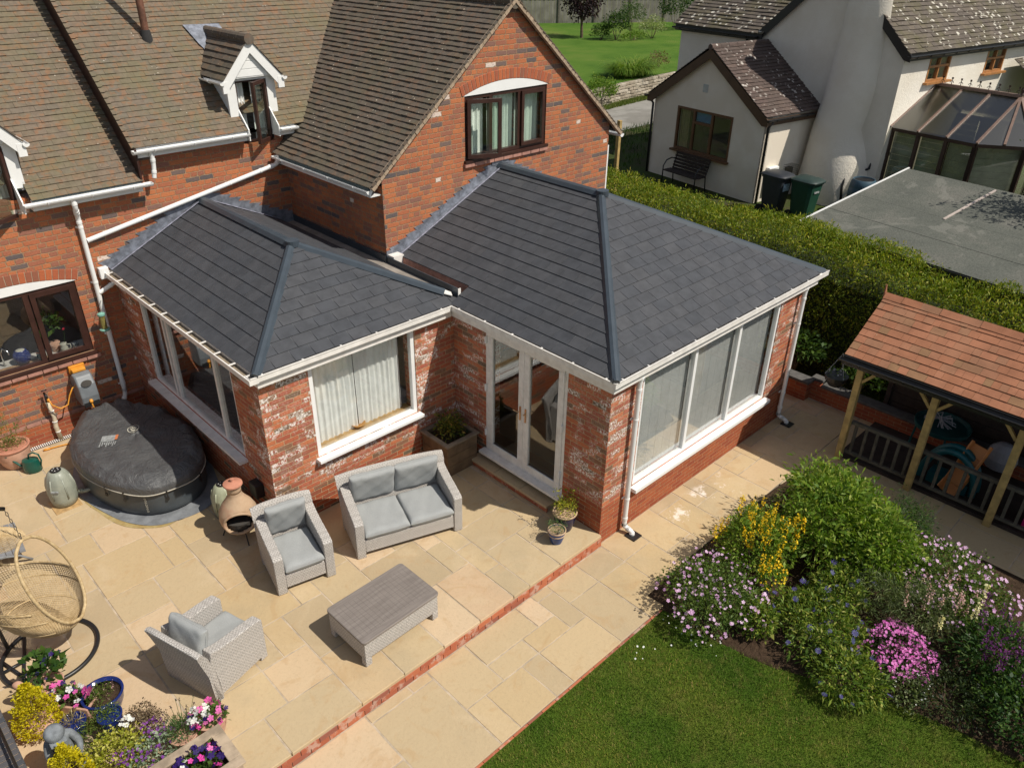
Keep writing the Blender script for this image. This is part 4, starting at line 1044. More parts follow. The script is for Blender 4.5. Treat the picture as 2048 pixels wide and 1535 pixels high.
def cushion(mb, c, w, d, h, rx=0.0, seed=0, n=22, sag=.0):
    rr = random.Random(seed); ph = [rr.uniform(0, 6.28) for _ in range(6)]
    M = Matrix.Translation(c) @ Matrix.Rotation(rx, 4, 'X'); 
    for s_ in (1, -1):
        P = []
        for j in range(n):
            for i in range(n):
                u, v = -1+2*i/(n-1), -1+2*j/(n-1)
                u, v = math.sin(u*math.pi/2), math.sin(v*math.pi/2)
                e = max(0, 1-abs(u)**12)**.42*max(0, 1-abs(v)**12)**.42
                wr = .007*math.sin(u*5+ph[0]+v*2)*math.sin(v*4+ph[1])+.004*math.sin(u*11+ph[2]+3*v)*math.cos(v*9+ph[3])
                cen = .10*math.exp(-(u*u+v*v)*1.2)
                z = s_*(h/2*(.88+cen)*e) + wr*e - sag*math.exp(-(u*u+v*v)*2)*(1 if s_ > 0 else 0)
                k = 1-.015*abs(math.sin(v*3+ph[4]))
                P.append(M @ Vector((u*w/2*(k if abs(u) > .9 else 1), v*d/2, z)))
        if s_ < 0: P = [P[j*n+(n-1-i)] for j in range(n) for i in range(n)]
        mb.grid(P, n, n, r=.5)
    pts = []
    for a in np.linspace(0, 2*math.pi, 60, endpoint=False):
        ca, sa = math.cos(a), math.sin(a); q = (abs(ca)**12+abs(sa)**12)**(-1/12)
        pts.append(M @ Vector((ca*q*w/2*.997, sa*q*d/2*.997, 0)))
    mb.tube(pts, .005, 5, closed=True)
def seat_unit(width, label, cat, loc, rz, n, group=None, name='armchair', seed=0):
    L = thing(name, label, cat, loc, rz, group); L['_wl'] = (0.0, 0.0, 0.0)
    D = .40; w2 = width/2; aw = .125; mb = MB()
    for s_ in (-1, 1):
        x0 = s_*w2 if s_ < 0 else w2-aw
        prof = [(-D, .0), (-D-.01, .57), (-D+.02, .60), (-D+.2, .632), (0, .655), (.18, .69), (.30, .735), (.37, .30), (.36, .0), (.26, .0), (.26, .055), (-D+.10, .055), (-D+.10, 0)]
        mb.prism([(x0, y, z) for y, z in prof], (aw, 0, 0))
    mb.box(-w2+aw, -D+.012, .075, w2-aw, -D+.10, .29); mb.box(-w2+aw, -D+.1, .24, w2-aw, .30, .29)
    # leaning back with a slightly arched top, wrapping the arms
    n_ = 18; P = []
    for (y0, z0, th0) in ((.27, .0, 0), (.27, .24, 0), (.30, .5, 0), (.355, .72, 0), (.40, .84, 1), (.44, .862, 1), (.475, .845, 1), (.445, .70, 0), (.385, .45, 0), (.365, .05, 0), (.36, .0, 0)):
        for i in range(n_):
            u = -1+2*i/(n_-1); flare = 1+(.035 if z0 > .7 else 0)
            P.append((u*w2*flare, y0+.012*(1-u*u)*(z0/.86), z0-(.03*abs(u)**4 if th0 else 0)))
    mb.grid(P, n_, 11, r=.5)
    for u in (-1, 1):
        flare = lambda z: 1+(.035 if z > .7 else 0)
        mb.face([(u*w2*flare(z), y, z-(.03 if z > .8 else 0)) for y, z in ((.27, .0), (.27, .24), (.30, .5), (.355, .72), (.40, .84), (.44, .862), (.475, .845), (.445, .70), (.385, .45), (.365, .05), (.36, .0))][::(1 if u > 0 else -1)])
    mb.build('frame', M_wick, L, bevel=.014, seg=3)
    iw = width-2*aw; cw = iw/n
    for k in range(n):
        cx = -iw/2+cw*(k+.5)
        m_ = MB(); cushion(m_, (cx, -.085, .365), cw-.004, .67, .150, math.radians(1.5), seed+k, sag=.010); m_.build('seat_cushion', M_cush, L, smooth=True)
        m_ = MB(); cushion(m_, (cx, .272, .675), cw+.012, .50, .145, math.radians(-(90-15)), seed+10+k); m_.build('back_cushion', M_cush, L, smooth=True)
    return L
seat_unit(1.52, 'grey wicker two-seat sofa with four grey cushions in front of the curtained window', 'sofa', (-1.935, 2.015, 0), math.radians(-18.8), 2, name='sofa')
ch = seat_unit(.77, 'grey wicker armchair beside the clay chiminea, facing the coffee table', 'armchair', (-3.43, 2.32, 0), math.radians(-12.5), 1, 'wicker armchairs', seed=30)
copy_tree(ch, (-4.95, 1.515, 0), math.radians(107), 'grey wicker armchair seen from behind next to the flower pots')
# coffee table
tb = thing('coffee_table', 'low wicker coffee table with a slatted brown-grey top', 'table', (-3.19, .70, 0), math.radians(1.5)); tb['_wl'] = (0.0, 0.0, 0.0)
mb = MB(); w_, d_ = .545, .355
for sx in (-1, 1):
    for sy in (-1, 1): mb.box(min(sx*w_, sx*(w_-.09)), min(sy*d_, sy*(d_-.09)), 0, max(sx*w_, sx*(w_-.09)), max(sy*d_, sy*(d_-.09)), .12)
mb.box(-w_, -d_, .115, w_, d_, .375); mb.build('base', M_wick, tb, bevel=.012)
t = NT('taupe_table_planks'); x, y, z = t.xyz(t.coord())[:3]; c = t.mix(t.ss(t.noise(3, 5, .6, vec=t.comb(t.m('MULTIPLY', x, 1.0), t.m('MULTIPLY', y, 12.0), z)), .3, .7), (.175, .150, .135), (.235, .205, .185))
pl = t.m('MULTIPLY', t.ss(t.m('ABSOLUTE', t.m('SUBTRACT', t.m('FRACT', t.m('DIVIDE', x, .062)), .5)), .44, .48), t.m('LESS_THAN', t.m('ABSOLUTE', y), .28))
c = t.mix(t.m('MULTIPLY', pl, .45), c, (.09, .08, .072)); t.base(c, .6, spec=.35); t.bump(t.m('SUBTRACT', t.noise(40, 4), t.m('MULTIPLY', pl, 1.5)), .3, .004); M_ttop = t.mat
mb = MB(); k = 8; pts = []
for (cx, cy, a0) in ((w_-.03, d_-.03, 0), (-w_+.03, d_-.03, 90), (-w_+.03, -d_+.03, 180), (w_-.03, -d_+.03, 270)):
    for j in range(k+1): a = math.radians(a0+90*j/k); pts.append((cx+.05*math.cos(a), cy+.05*math.sin(a), .376))
mb.prism(pts, (0, 0, .034)); mb.build('table_top', M_ttop, tb, bevel=.008)

# ---------- hot tub ----------
HT = (-4.12, 5.55, 0.0)
tub = thing('hot_tub', 'inflatable hot tub under a wrinkled charcoal cover with cream piping', 'hot tub', HT)
op = [(-4.85, 6.27), (-4.90, 5.88), (-4.84, 5.40), (-4.68, 4.95), (-4.42, 4.62), (-4.12, 4.50), (-3.78, 4.54), (-3.52, 4.76), (-3.38, 5.10), (-3.31, 5.45), (-3.29, 5.85), (-3.38, 6.35), (-3.54, 6.75), (-3.74, 7.10), (-4.02, 7.26), (-4.32, 7.16), (-4.62, 6.82)]
def smooth_loop(P, n=96):
    P = [np.array(p, float) for p in P]; m_ = len(P); out = []
    for k in range(n):
        s_ = k*m_/n; i = int(s_); t_ = s_-i; p0, p1, p2, p3 = P[(i-1) % m_], P[i % m_], P[(i+1) % m_], P[(i+2) % m_]
        out.append(.5*((2*p1)+(-p0+p2)*t_+(2*p0-5*p1+4*p2-p3)*t_**2+(-p0+3*p1-3*p2+p3)*t_**3))
    return out
loop = smooth_loop(op); cen = sum(loop)/len(loop)
def ring(k, z): return [(cen[0]+(p[0]-cen[0])*k, cen[1]+(p[1]-cen[1])*k, z) for p in loop]
mb = MB(); P = []; prof = [(.955, .012), (.985, .05), (.995, .14), (.998, .25), (.995, .36), (.985, .46), (.96, .52)]
for k, z in prof:
    rg = ring(k, z)
    for i, q in enumerate(rg):
        pleat = 1-.006*(abs(math.sin(i*math.pi/8))**.5 < .35)
        P.append((cen[0]+(q[0]-cen[0])*pleat, cen[1]+(q[1]-cen[1])*pleat, q[2]))
mb.grid(P, 96, len(prof), closed_u=True, r=.5)
M_tubside = simple('charcoal_pvc', (.055, .066, .075), .42, .15, 4, .15, 60)
mb.build('tub_wall', M_tubside, tub, smooth=True)
t = NT('black_vinyl_cover'); n = t.noise(3, 5, .6); t.base(t.mix(t.ss(n, .3, .7), (.066, .067, .070), (.092, .093, .095)), .38, spec=.5)
t.bump(t.m('ADD', t.noise(4.5, 6, .6, dist=2.0), t.m('MULTIPLY', t.noise(220, 2), .06)), .9, .045); M_cover = t.mat
mb = MB(); P = []; NR = 30
rr = random.Random(4); ph = [rr.uniform(0, 6.28) for _ in range(8)]
def cov_h(k, a):   # k = 0 centre .. 1 edge
    base_ = .64+.05*math.cos(min(1, k)*1.4)
    drape = -.085*sstep(k, .86, 1.0)
    fold = (.026*math.sin(a*9+ph[0])+.022*math.sin(a*17+ph[1])+.018*math.sin(a*29+ph[2]+k*7))*sstep(k, .62, .93)*(.25+.75*(.5+.5*math.cos(a+1.9)))
    und = .008*math.sin(a*3+k*6+ph[3])+.006*math.sin(a*5-k*9+ph[4])
    return base_+drape+fold+und*(1-sstep(k, .9, 1))
ks = [j/NR for j in range(NR+1)]
for j, k in enumerate(ks):
    for i, p in enumerate(loop):
        a = 2*math.pi*i/96; kk = max(k, .004)
        out_ = 1.0+.02*math.sin(a*23+ph[5])*sstep(k, .8, 1)*.5
        P.append((cen[0]+(p[0]-cen[0])*kk*1.01*out_, cen[1]+(p[1]-cen[1])*kk*1.01*out_, cov_h(k, a)))
for i, p in enumerate(loop):
    a = 2*math.pi*i/96; P.append((cen[0]+(p[0]-cen[0])*1.025, cen[1]+(p[1]-cen[1])*1.025, .50+.012*math.sin(a*11)))
for i, p in enumerate(loop):
    a = 2*math.pi*i/96; P.append((cen[0]+(p[0]-cen[0])*1.018, cen[1]+(p[1]-cen[1])*1.018, .415+.010*math.sin(a*7+1)-.04*max(0, math.cos(a+2.2))))
mb.grid(P, 96, NR+3, closed_u=True, r=.5)
cv = mb.build('cover', M_cover, tub, smooth=True)
mb = MB(); pts = []
for i, p in enumerate(loop):
    a = 2*math.pi*i/96; pts.append((cen[0]+(p[0]-cen[0])*1.022, cen[1]+(p[1]-cen[1])*1.022, .415+.010*math.sin(a*7+1)-.04*max(0, math.cos(a+2.2))))
M_pipingc = simple('cream_piping', (.50, .46, .38), .7)
mb.tube(pts, .008, 6, closed=True); mb.build('piping', M_pipingc, cv, smooth=True)
def on_cover(x, y):
    d = Vector((x-cen[0], y-cen[1])); L_ = d.length
    best = min(range(96), key=lambda i: -((loop[i]-cen)/np.linalg.norm(loop[i]-cen)).dot(np.array(d/max(L_, 1e-6)))); R_ = np.linalg.norm(loop[best]-cen)
    return cov_h(L_/R_, 2*math.pi*best/96)
M_print = simple('cream_print', (.45, .43, .36), .6); M_print2 = simple('pale_grey_print', (.26, .27, .27), .6, .3, 30); M_print3 = simple('orange_print', (.50, .16, .06), .6)
# oval emblem: ring with a paw of four pads and a palm pad
mb = MB(); ex, ey = -4.02, 5.95
def oval(mb, cx, cy, a, b, rot, dz=.010, hole=0, n=30, m=0):
    R_ = Matrix.Rotation(rot, 2); f = lambda q, t_: (lambda v: (cx+v[0], cy+v[1], on_cover(cx+v[0], cy+v[1])+dz))(R_ @ Vector((a*q*math.cos(t_), b*q*math.sin(t_))))
    for i in range(n):
        t0, t1 = 2*math.pi*i/n, 2*math.pi*(i+1)/n
        if hole: mb.face([f(hole, t0), f(1, t0), f(1, t1), f(hole, t1)], m, .5)
        else: mb.face([f(0, 0), f(1, t0), f(1, t1)], m, .5)
er = math.radians(-25)
oval(mb, ex, ey, .085, .105, er, hole=.86); 
for (u, v, a, b) in ((-.035, .020, .013, .024), (-.012, .046, .014, .024), (.016, .044, .014, .024), (.038, .014, .013, .024), (.0, -.032, .034, .030)):
    c_, s_ = math.cos(er), math.sin(er); oval(mb, ex+u*c_-v*s_, ey+u*s_+v*c_, a, b, er, n=12)
mb.build('emblem', M_print, cv)
mb = MB(); lx, ly = -4.40, 5.88; lr = math.radians(-32); c_, s_ = math.cos(lr), math.sin(lr)
def patch(u0, v0, u1, v1, m):
    n_ = 4
    for i in range(n_):
        ua, ub = u0+(u1-u0)*i/n_, u0+(u1-u0)*(i+1)/n_
        q = [(lx+u*c_-1.6*v*s_, ly+u*s_+1.6*v*c_) for u, v in ((ua, v0), (ub, v0), (ub, v1), (ua, v1))]; mb.face([(a, b, on_cover(a, b)+.010) for a, b in q], m, .5)
patch(-.13, .0, .06, .09, 0); patch(.06, .02, .10, .09, 2)
for k in range(8): patch(-.13+k*.03, -.085+.02*(k % 3), -.112+k*.03, -.005, 1)
mb.build('warning_label', [M_print2, M_print2, M_print3], cv)
mb = MB()   # cream marks down the side: a column of small loops, and buckle straps
for k in range(7):
    i = 22; p = loop[i]; q = (cen[0]+(p[0]-cen[0])*1.002, cen[1]+(p[1]-cen[1])*1.002); z = .34-k*.037
    d = np.array(loop[i+1])-np.array(loop[i-1]); d /= np.linalg.norm(d); nn = np.array([d[1], -d[0]]); nn *= np.sign(nn.dot(p-cen))
    for j in range(8):
        t0, t1 = 2*math.pi*j/8, 2*math.pi*(j+1)/8; f = lambda r_, t_: (q[0]+nn[0]*.004+d[0]*r_*math.cos(t_), q[1]+nn[1]*.004+d[1]*r_*math.cos(t_), z+r_*.9*math.sin(t_))
        if j != (k*3) % 8: mb.face([f(.010, t0), f(.017, t0), f(.017, t1), f(.010, t1)], r=.5)
mb.build('side_marking', M_print, tub)
for i in (14, 18, 27, 36):
    p = loop[i]; q = lambda kk, z: (cen[0]+(p[0]-cen[0])*kk, cen[1]+(p[1]-cen[1])*kk, z)
    m_ = MB(); m_.bar(q(1.03, .44), q(1.02, .27), .022, .004, upv=(p[0]-cen[0], p[1]-cen[1], 0)); m_.bar(q(1.025, .33), q(1.025, .29), .035, .014, upv=(p[0]-cen[0], p[1]-cen[1], 0)); m_.build('strap', M_iron, tub)
# ground sheet under the tub
mb = MB(); P = []
for k in (.3, .9, 1.05, 1.12):
    for i, p in enumerate(loop):
        a = 2*math.pi*i/96; kk = k+(.06*max(0, math.cos(a-2.2))**2+.015*math.sin(a*6) if k > 1.1 else 0); P.append((cen[0]+(p[0]-cen[0])*kk, cen[1]+(p[1]-cen[1])*kk, .0115+.003*math.sin(a*13+k*20)))
mb.grid(P, 96, 4, closed_u=True, r=.5)
single(mb, 'ground_sheet', simple('silver_grey_sheet', (.20, .21, .225), .38, .2, 6, .6, 20), 'crumpled silver-grey ground sheet spread beneath the hot tub', 'ground sheet', smooth=True)
mb = MB(); P = []
pts = smooth_loop([(-4.95, 5.75), (-4.93, 5.2), (-4.80, 4.72), (-4.55, 4.42), (-4.30, 4.30), (-4.0, 4.5), (-4.2, 5.4)], 40); cc_ = sum(pts)/40
for k in (.05, 1): P += [(cc_[0]+(p[0]-cc_[0])*k, cc_[1]+(p[1]-cc_[1])*k, .0045) for p in pts]
mb.grid(P, 40, 2, closed_u=True, r=.5)
t = NT('damp_algae_stain'); t.base(t.mix(t.ss(t.noise(6, 5, .7), .35, .65), (.33, .23, .085), (.42, .33, .15)), .8); o = single(mb, 'patio_stain', t.mat, 'x', 'x'); 
for k_ in ('label', 'category'): del o[k_]
tag(o, kind='structure')

# ---------- pumps (grey-green domed units) ----------
M_pump = simple('grey_green_plastic', (.27, .285, .235), .42, .12, 6)
M_pump2 = simple('pale_green_plastic', (.34, .36, .25), .45, .12, 6)
def pump(loc, mat, label, rz=0, s=1.0):
    o = thing('pump_unit', label, 'pump', loc, rz, 'pump units beside the hot tub'); o['_wl'] = (0.0, 0.0, 0.0)
    prof = [(.13, .0), (.165, .02), (.185, .12), (.19, .24), (.182, .36), (.155, .47), (.118, .54), (.085, .565), (.0, .57)]
    mb = MB(); n_ = 48; P = []
    for r_, z in prof:
        for i in range(n_):
            a = 2*math.pi*i/n_; k = 1-.045*(abs(math.sin(a*3)) < .16)*(z > .05)*(z < .55); P.append((r_*s*k*math.cos(a), r_*s*k*math.sin(a), z*s))
    mb.grid(P, n_, len(prof), closed_u=True, r=.5); b = mb.build('housing', mat, o, smooth=True)
    mb = MB(); mb.lathe([(.075*s, .566*s), (.072*s, .580*s), (.0, .582*s)], n=24); mb.build('control_panel', M_iron, o, smooth=True, auto=40)
    mb = MB()
    for k in range(5): mb.lathe([(.009*s, .582*s), (.009*s, .587*s), (0, .587*s)], (.04*s*math.cos(k*1.256), .04*s*math.sin(k*1.256), 0), n=8)
    mb.build('button', simple('pale_buttons', (.5, .5, .48), .5), o)
    for k in range(6):
        a = k*math.pi/3+.26; m_ = MB(); m_.tube([(.150*s*math.cos(a), .150*s*math.sin(a), .48*s), (.186*s*math.cos(a), .186*s*math.sin(a), .34*s), (.192*s*math.cos(a), .192*s*math.sin(a), .16*s)], .012*s, 6); m_.build('rib', mat, o, smooth=True)
    m_ = MB(); m_.box(-.05*s, -.199*s, .30*s, .05*s, -.180*s, .325*s); m_.build('badge', M_print2, o)
    return o
pump((-5.20, 5.82, 0.012), M_pump, 'grey domed pump unit standing on a board left of the hot tub', math.radians(-40))
pump((-3.60, 3.98, 0), M_pump2, 'pale green domed pump unit standing behind the chiminea', math.radians(10), .93)
mb = MB(); mb.box(-5.40, 5.60, .001, -5.04, 5.98, .014); single(mb, 'wooden_board', M_oak, 'thin wooden board under the grey pump unit', 'board', bevel=.004)
mb = MB(); mb.tube([(-5.02, 5.80, .12), (-4.93, 5.74, .12), (-4.84, 5.70, .14)], .028, 12); mb.tube([(-4.98, 5.78, .12), (-4.95, 5.765, .12)], .038, 12)
single(mb, 'pump_hose', M_pump, 'short grey coupling hose joining the pump to the hot tub', 'hose', smooth=True)

# ---------- chiminea ----------
cx, cy = -3.66, 3.40
ch_ = CHM = thing('chiminea', 'clay chiminea with a round mouth and a terracotta lid on a black iron stand', 'chiminea', (cx, cy, 0)); ch_['_wl'] = (0.0, 0.0, 0.0)
t = NT('fired_clay'); c = t.ramp(t.noise(4, 5, .6), [(.3, (.36, .24, .15)), (.55, (.46, .33, .22)), (.75, (.40, .20, .13))]); t.base(c, .85, spec=.2); t.bump(t.noise(25, 4), .4, .008); M_clay = t.mat
M_terra = simple('terracotta', (.46, .20, .13), .8, .18, 7, .3, 50)
prof = [(.10, .13), (.165, .16), (.215, .23), (.235, .32), (.222, .42), (.18, .51), (.125, .585), (.088, .65), (.078, .72), (.088, .775), (.105, .79), (.10, .80), (.07, .79), (.065, .70)]
mb = MB(); n_ = 48; md = math.radians(-114)   # mouth direction
pr_ = []
for i in range(len(prof)-1):
    for q in range(3): a, b = prof[i], prof[i+1]; pr_.append((a[0]+(b[0]-a[0])*q/3, a[1]+(b[1]-a[1])*q/3))
pr_.append(prof[-1]); b0 = len(mb.v)
for r_, z in pr_:
    for i in range(n_): a = 2*math.pi*i/n_; mb.v.append((r_*math.cos(a), r_*math.sin(a), z))
mdv = (math.cos(md), math.sin(md))
for j in range(len(pr_)-1):
    for i in range(n_):
        a = 2*math.pi*(i+.5)/n_; z = (pr_[j][1]+pr_[j+1][1])/2; da = math.atan2(math.sin(a-md), math.cos(a-md))
        if (da/.80)**2+((z-.335)/.145)**2 < 1: continue
        mb.f.append((b0+j*n_+i, b0+j*n_+(i+1) % n_, b0+(j+1)*n_+(i+1) % n_, b0+(j+1)*n_+i)); mb.mi.append(0); mb.r.append(.5)
bd = mb.build('body', M_clay, ch_, smooth=True)
bd.modifiers.new('thick', 'SOLIDIFY').thickness = .018
mb = MB(); pts = []
for k in range(40):
    tt = 2*math.pi*k/40; da = .84*math.cos(tt); z = .335+.152*math.sin(tt); rr_ = np.interp(z, [q[1] for q in prof[:10]], [q[0] for q in prof[:10]])+.006; pts.append((rr_*math.cos(md+da), rr_*math.sin(md+da), z))
mb.tube(pts, .017, 8, closed=True); mb.build('mouth_rim', M_clay, ch_, smooth=True)
mb = MB(); mb.lathe([(.108, .798), (.115, .805), (.112, .822), (.06, .845), (.03, .85), (.022, .865), (.026, .885), (.0, .89)]); mb.build('lid', M_terra, ch_, smooth=True, auto=50)
mb = MB(); mb.lathe([(.15, .17), (.18, .30), (.0, .31)], n=20); mb.build('ash_floor', M_dark, ch_)
for k in range(3):
    a = math.radians(-100+k*120); m_ = MB(); m_.tube([(.17*math.cos(a), .17*math.sin(a), .17), (.24*math.cos(a), .24*math.sin(a), .005)], .008, 6); m_.build('leg', M_iron, ch_)
mb = MB(); mb.tube([(.178*math.cos(a), .178*math.sin(a), .165) for a in np.linspace(0, 6.283, 28, endpoint=False)], .008, 6, closed=True); mb.build('stand_ring', M_iron, ch_)

CHM.scale = (1.12, 1.12, 1.10)
# ---------- hanging egg chair ----------
EC = Vector((-6.27, 3.02, 0)); F_ = Vector((.68, -.73, 0)).normalized(); L_ = Vector((.73, .68, 0)).normalized()
def egg(f, l, z): return EC+F_*(f-.10-.15*(z-.98)/.72)+L_*(l+.12)+Vector((0, 0, z))
ec = thing('hanging_chair', 'natural wicker hanging egg chair on a black ring stand', 'hanging chair', tuple(EC))
t = NT('honey_wicker'); c = t.ramp(t.noise(25, 3, .6), [(.3, (.36, .25, .12)), (.7, (.58, .44, .25))]); t.base(c, .6, spec=.3); M_honey = t.mat
A, B, Cz = .58, .42, .72; zc = .98
def plane_f(z): return (.47-.335*(z-.38))+.10+.15*(z-.98)/.72
mb = MB(); NU, NVv = 116, 84; keep = {}
for j in range(NVv+1):
    ph_ = -math.pi/2+math.pi*j/NVv
    for i in range(NU):
        a = 2*math.pi*i/NU; f, l, z = A*math.cos(ph_)*math.cos(a), B*math.cos(ph_)*math.sin(a), zc+Cz*math.sin(ph_)
        mb.v.append(tuple(egg(f, l, z))); keep[(j, i)] = (f, l, z)
for j in range(NVv):
    for i in range(NU):
        f, l, z = keep[(j, i)]
        if f > plane_f(z): continue
        # side openings above the arm line
        az = math.atan2(abs(l), -f)
        if z > .90+.08*(1-abs(l)/B) and z < 1.58 and az > .62: continue
        mb.f.append((j*NU+i, j*NU+(i+1) % NU, (j+1)*NU+(i+1) % NU, (j+1)*NU+i)); mb.mi.append(0); mb.r.append(.5)
sh = mb.build('basket', M_honey, ec)
wm = sh.modifiers.new('weave', 'WIREFRAME'); wm.thickness = .0085; wm.use_even_offset = False
# hoop = where the opening plane meets the egg
mb = MB(); pts = []
zs = []
for z in np.linspace(zc-Cz+.001, zc+Cz-.001, 400):
    q = 1-(plane_f(z)/A)**2-((z-zc)/Cz)**2
    if q >= 0: zs.append((z, B*math.sqrt(q)))
for z, l in zs[::14]+[zs[-1]]: pts.append(egg(plane_f(z), l, z))
for z, l in ([zs[-1]]+zs[::14][::-1]): pts.append(egg(plane_f(z), -l, z))
lp = [tuple(p) for p in pts]; cl = [lp[0]]
for p in lp[1:]:
    if (Vector(p)-Vector(cl[-1])).length > .02: cl.append(p)
if (Vector(cl[0])-Vector(cl[-1])).length < .02: cl.pop()
mb.tube(cl, .019, 10, closed=True); mb.build('hoop', M_honey, ec, smooth=True)
mb = MB()   # plaited arm rims and reinforcing bands
for s_ in (-1, 1):
    mb.tube([egg(A*math.cos(math.asin((z-zc)/Cz))*-math.cos(az), s_*B*math.cos(math.asin((z-zc)/Cz))*math.sin(az), z) for az, z in [(.62, 1.56), (.62, 1.25), (.64, 1.05), (.75, .96), (1.0, .92), (1.4, .90), (1.8, .90), (2.05, .89)]], .014, 8)
for ph_ in (-.75, -.35): mb.tube([egg(A*1.01*math.cos(ph_)*math.cos(a), B*1.01*math.cos(ph_)*math.sin(a), zc+Cz*math.sin(ph_)) for a in np.linspace(.9, 5.38, 40)], .009, 6)
mb.build('rim', M_honey, ec, smooth=True)
mb = MB(); mb.tube([tuple(EC+Vector((.50*math.cos(a), .50*math.sin(a), .026))) for a in np.linspace(0, 6.283, 64, endpoint=False)], .026, 12, closed=True)
bk = EC-F_*.50
for p_, q in (((-6.42, 3.46), (-6.64, 2.70)), ((-6.53, 3.08), (-6.77, 3.06)), ((-6.60, 2.84), (-6.73, 3.28))): mb.tube([(p_[0], p_[1], .026), (q[0], q[1], .026)], .019, 8)
mb.tube([bk+Z*.03]+[EC-F_*(.50+.10*math.sin(t_*1.3))*(1)+Z*(.03+t_*1.95) for t_ in (.1, .3, .5, .7, .9)]+[EC-F_*.48+Z*2.00, EC-F_*.38+Z*2.12, EC-F_*.2+Z*2.18, EC+F_*.0+Z*2.14, EC+F_*.03+L_*.1+Z*2.06], .022, 12)
mb.build('stand', M_iron, ec, smooth=True)
mb = MB(); tp = Vector(max(cl, key=lambda p: p[2])); a0 = EC+F_*.03+L_*.1+Z*2.06
for k in range(9):
    c_ = a0.lerp(tp, (k+.5)/9); rr_ = .017; ax = X if k % 2 else Y; mb.tube([c_+(ax*math.cos(t_)*.011+Z*math.sin(t_)*.026) for t_ in np.linspace(0, 6.283, 10, endpoint=False)], .004, 5, closed=True)
mb.build('chain', simple('zinc_chain', (.3, .3, .3), .3, metal=1), ec)
# grey slatted lounger end at the left edge of the picture
lg = thing('garden_lounger', 'grey slatted lounger end with curved legs behind the hanging chair', 'lounger', (-6.3, 5.2, 0)); M_greyw = simple('grey_painted_wood', (.20, .205, .215), .6, .15, 9)
for k in range(7):
    m_ = MB(); m_.ob((-6.42+k*.075, 5.18+k*.01, .26-.016*k), (.034, .002, -.006), (.03, .36, 0), (0, 0, .010)); m_.build('slat', M_greyw, lg)
for y_ in (4.88, 5.50):
    m_ = MB(); m_.tube([(-6.6, y_, .30), (-6.3, y_-.01, .24), (-6.05, y_-.02, .14), (-5.93, y_-.03, .01)], .016, 8); m_.build('leg', M_greyw, lg, smooth=True)
# ======================= FOLIAGE HELPERS =======================
def vnoise(P, s, seed=0):
    """cheap smooth pseudo-noise, -1..1"""
    r = np.random.default_rng(seed); out = np.zeros(len(P))
    for k in range(5):
        d = r.normal(size=3); d /= np.linalg.norm(d); out += np.sin(P @ d*s*(1+.45*k)+r.uniform(0, 6.28))*(.8**k)
    return out/2.2
def leafy(P, N, size, aspect=.45, up=.3, rndv=None, fold=.0, sizevar=.35, droop=0):
    n = len(P); s = size*(1+sizevar*rng.normal(size=n)).clip(.4, 1.9)
    R_ = rng.normal(size=(n, 3)); D = R_*.75+N*.9+np.array([0, 0, up]); D[:, 2] -= droop; D /= np.linalg.norm(D, axis=1)[:, None]
    W_ = np.cross(D, rng.normal(size=(n, 3))); W_ /= np.linalg.norm(W_, axis=1)[:, None]+1e-9
    a = P; b = P+D*(s*.5)[:, None]+W_*(s*aspect*.5)[:, None]; c = P+D*s[:, None]-np.array([0, 0, 1])*(s*.18)[:, None]; d = P+D*(s*.5)[:, None]-W_*(s*aspect*.5)[:, None]
    return np.stack([a, b, c, d], 1).reshape(-1, 3), (rng.random(n) if rndv is None else rndv)
def quads_obj(name, V, r, mat, parent=None, label=None):
    n = len(V)//4
    if parent is not None: V = V-np.array(parent.get('_wl') or (0, 0, 0))
    me = bpy.data.meshes.new(name); me.vertices.add(len(V)); me.vertices.foreach_set('co', V.astype(np.float32).ravel())
    me.loops.add(4*n); me.loops.foreach_set('vertex_index', np.arange(4*n)); me.polygons.add(n); me.polygons.foreach_set('loop_start', np.arange(n)*4)
    me.update(calc_edges=True)
    a = me.attributes.new('rnd', 'FLOAT', 'FACE'); a.data.foreach_set('value', r.astype(np.float32))
    me.materials.append(mat); o = bpy.data.objects.new(name, me); COL.objects.link(o)
    if parent is not None: o.parent = parent; o['_wl'] = parent.get('_wl') or (0.0, 0.0, 0.0)
    if label: o['label'] = label
    return o
def leaf_mat(name, cols, clump=None, trans=.35, cs=3.0, rough=.55):
    t = NT(name); c = t.ramp(t.attr(), cols)
    if clump: c = t.mix(t.m('MULTIPLY', t.ss(t.noise(cs, 4, .6), .40, .66), clump[1]), c, clump[0])
    t.base(c, rough, spec=.3); tr = t.n('BsdfTranslucent'); t.put(tr.inputs[0], t.mix(1.0, c, (1.15, 1.2, .55), 'MULTIPLY'))
    mx = t.n('MixShader'); mx.inputs[0].default_value = trans; t.t.links.new(t.b.outputs[0], mx.inputs[1]); t.t.links.new(tr.outputs[0], mx.inputs[2]); t.t.links.new(mx.outputs[0], t.out.inputs[0])
    return t.mat
def blob(c, r, n, shell=.55, seed=0, rough=.18, ns=2.2, low=-.2):
    c, r = np.array(c), np.array(r); D = rng.normal(size=(n, 3)); D /= np.linalg.norm(D, axis=1)[:, None]; D = D[D[:, 2] > low]
    k = 1-shell*rng.random(len(D))**1.6; disp = 1+rough*vnoise(D*r/ r.max()*ns, 3.0, seed)+rough*.6*vnoise(D*r/r.max()*ns, 8.0, seed+1)
    P = c+D*r*(k*disp)[:, None]; return P, D
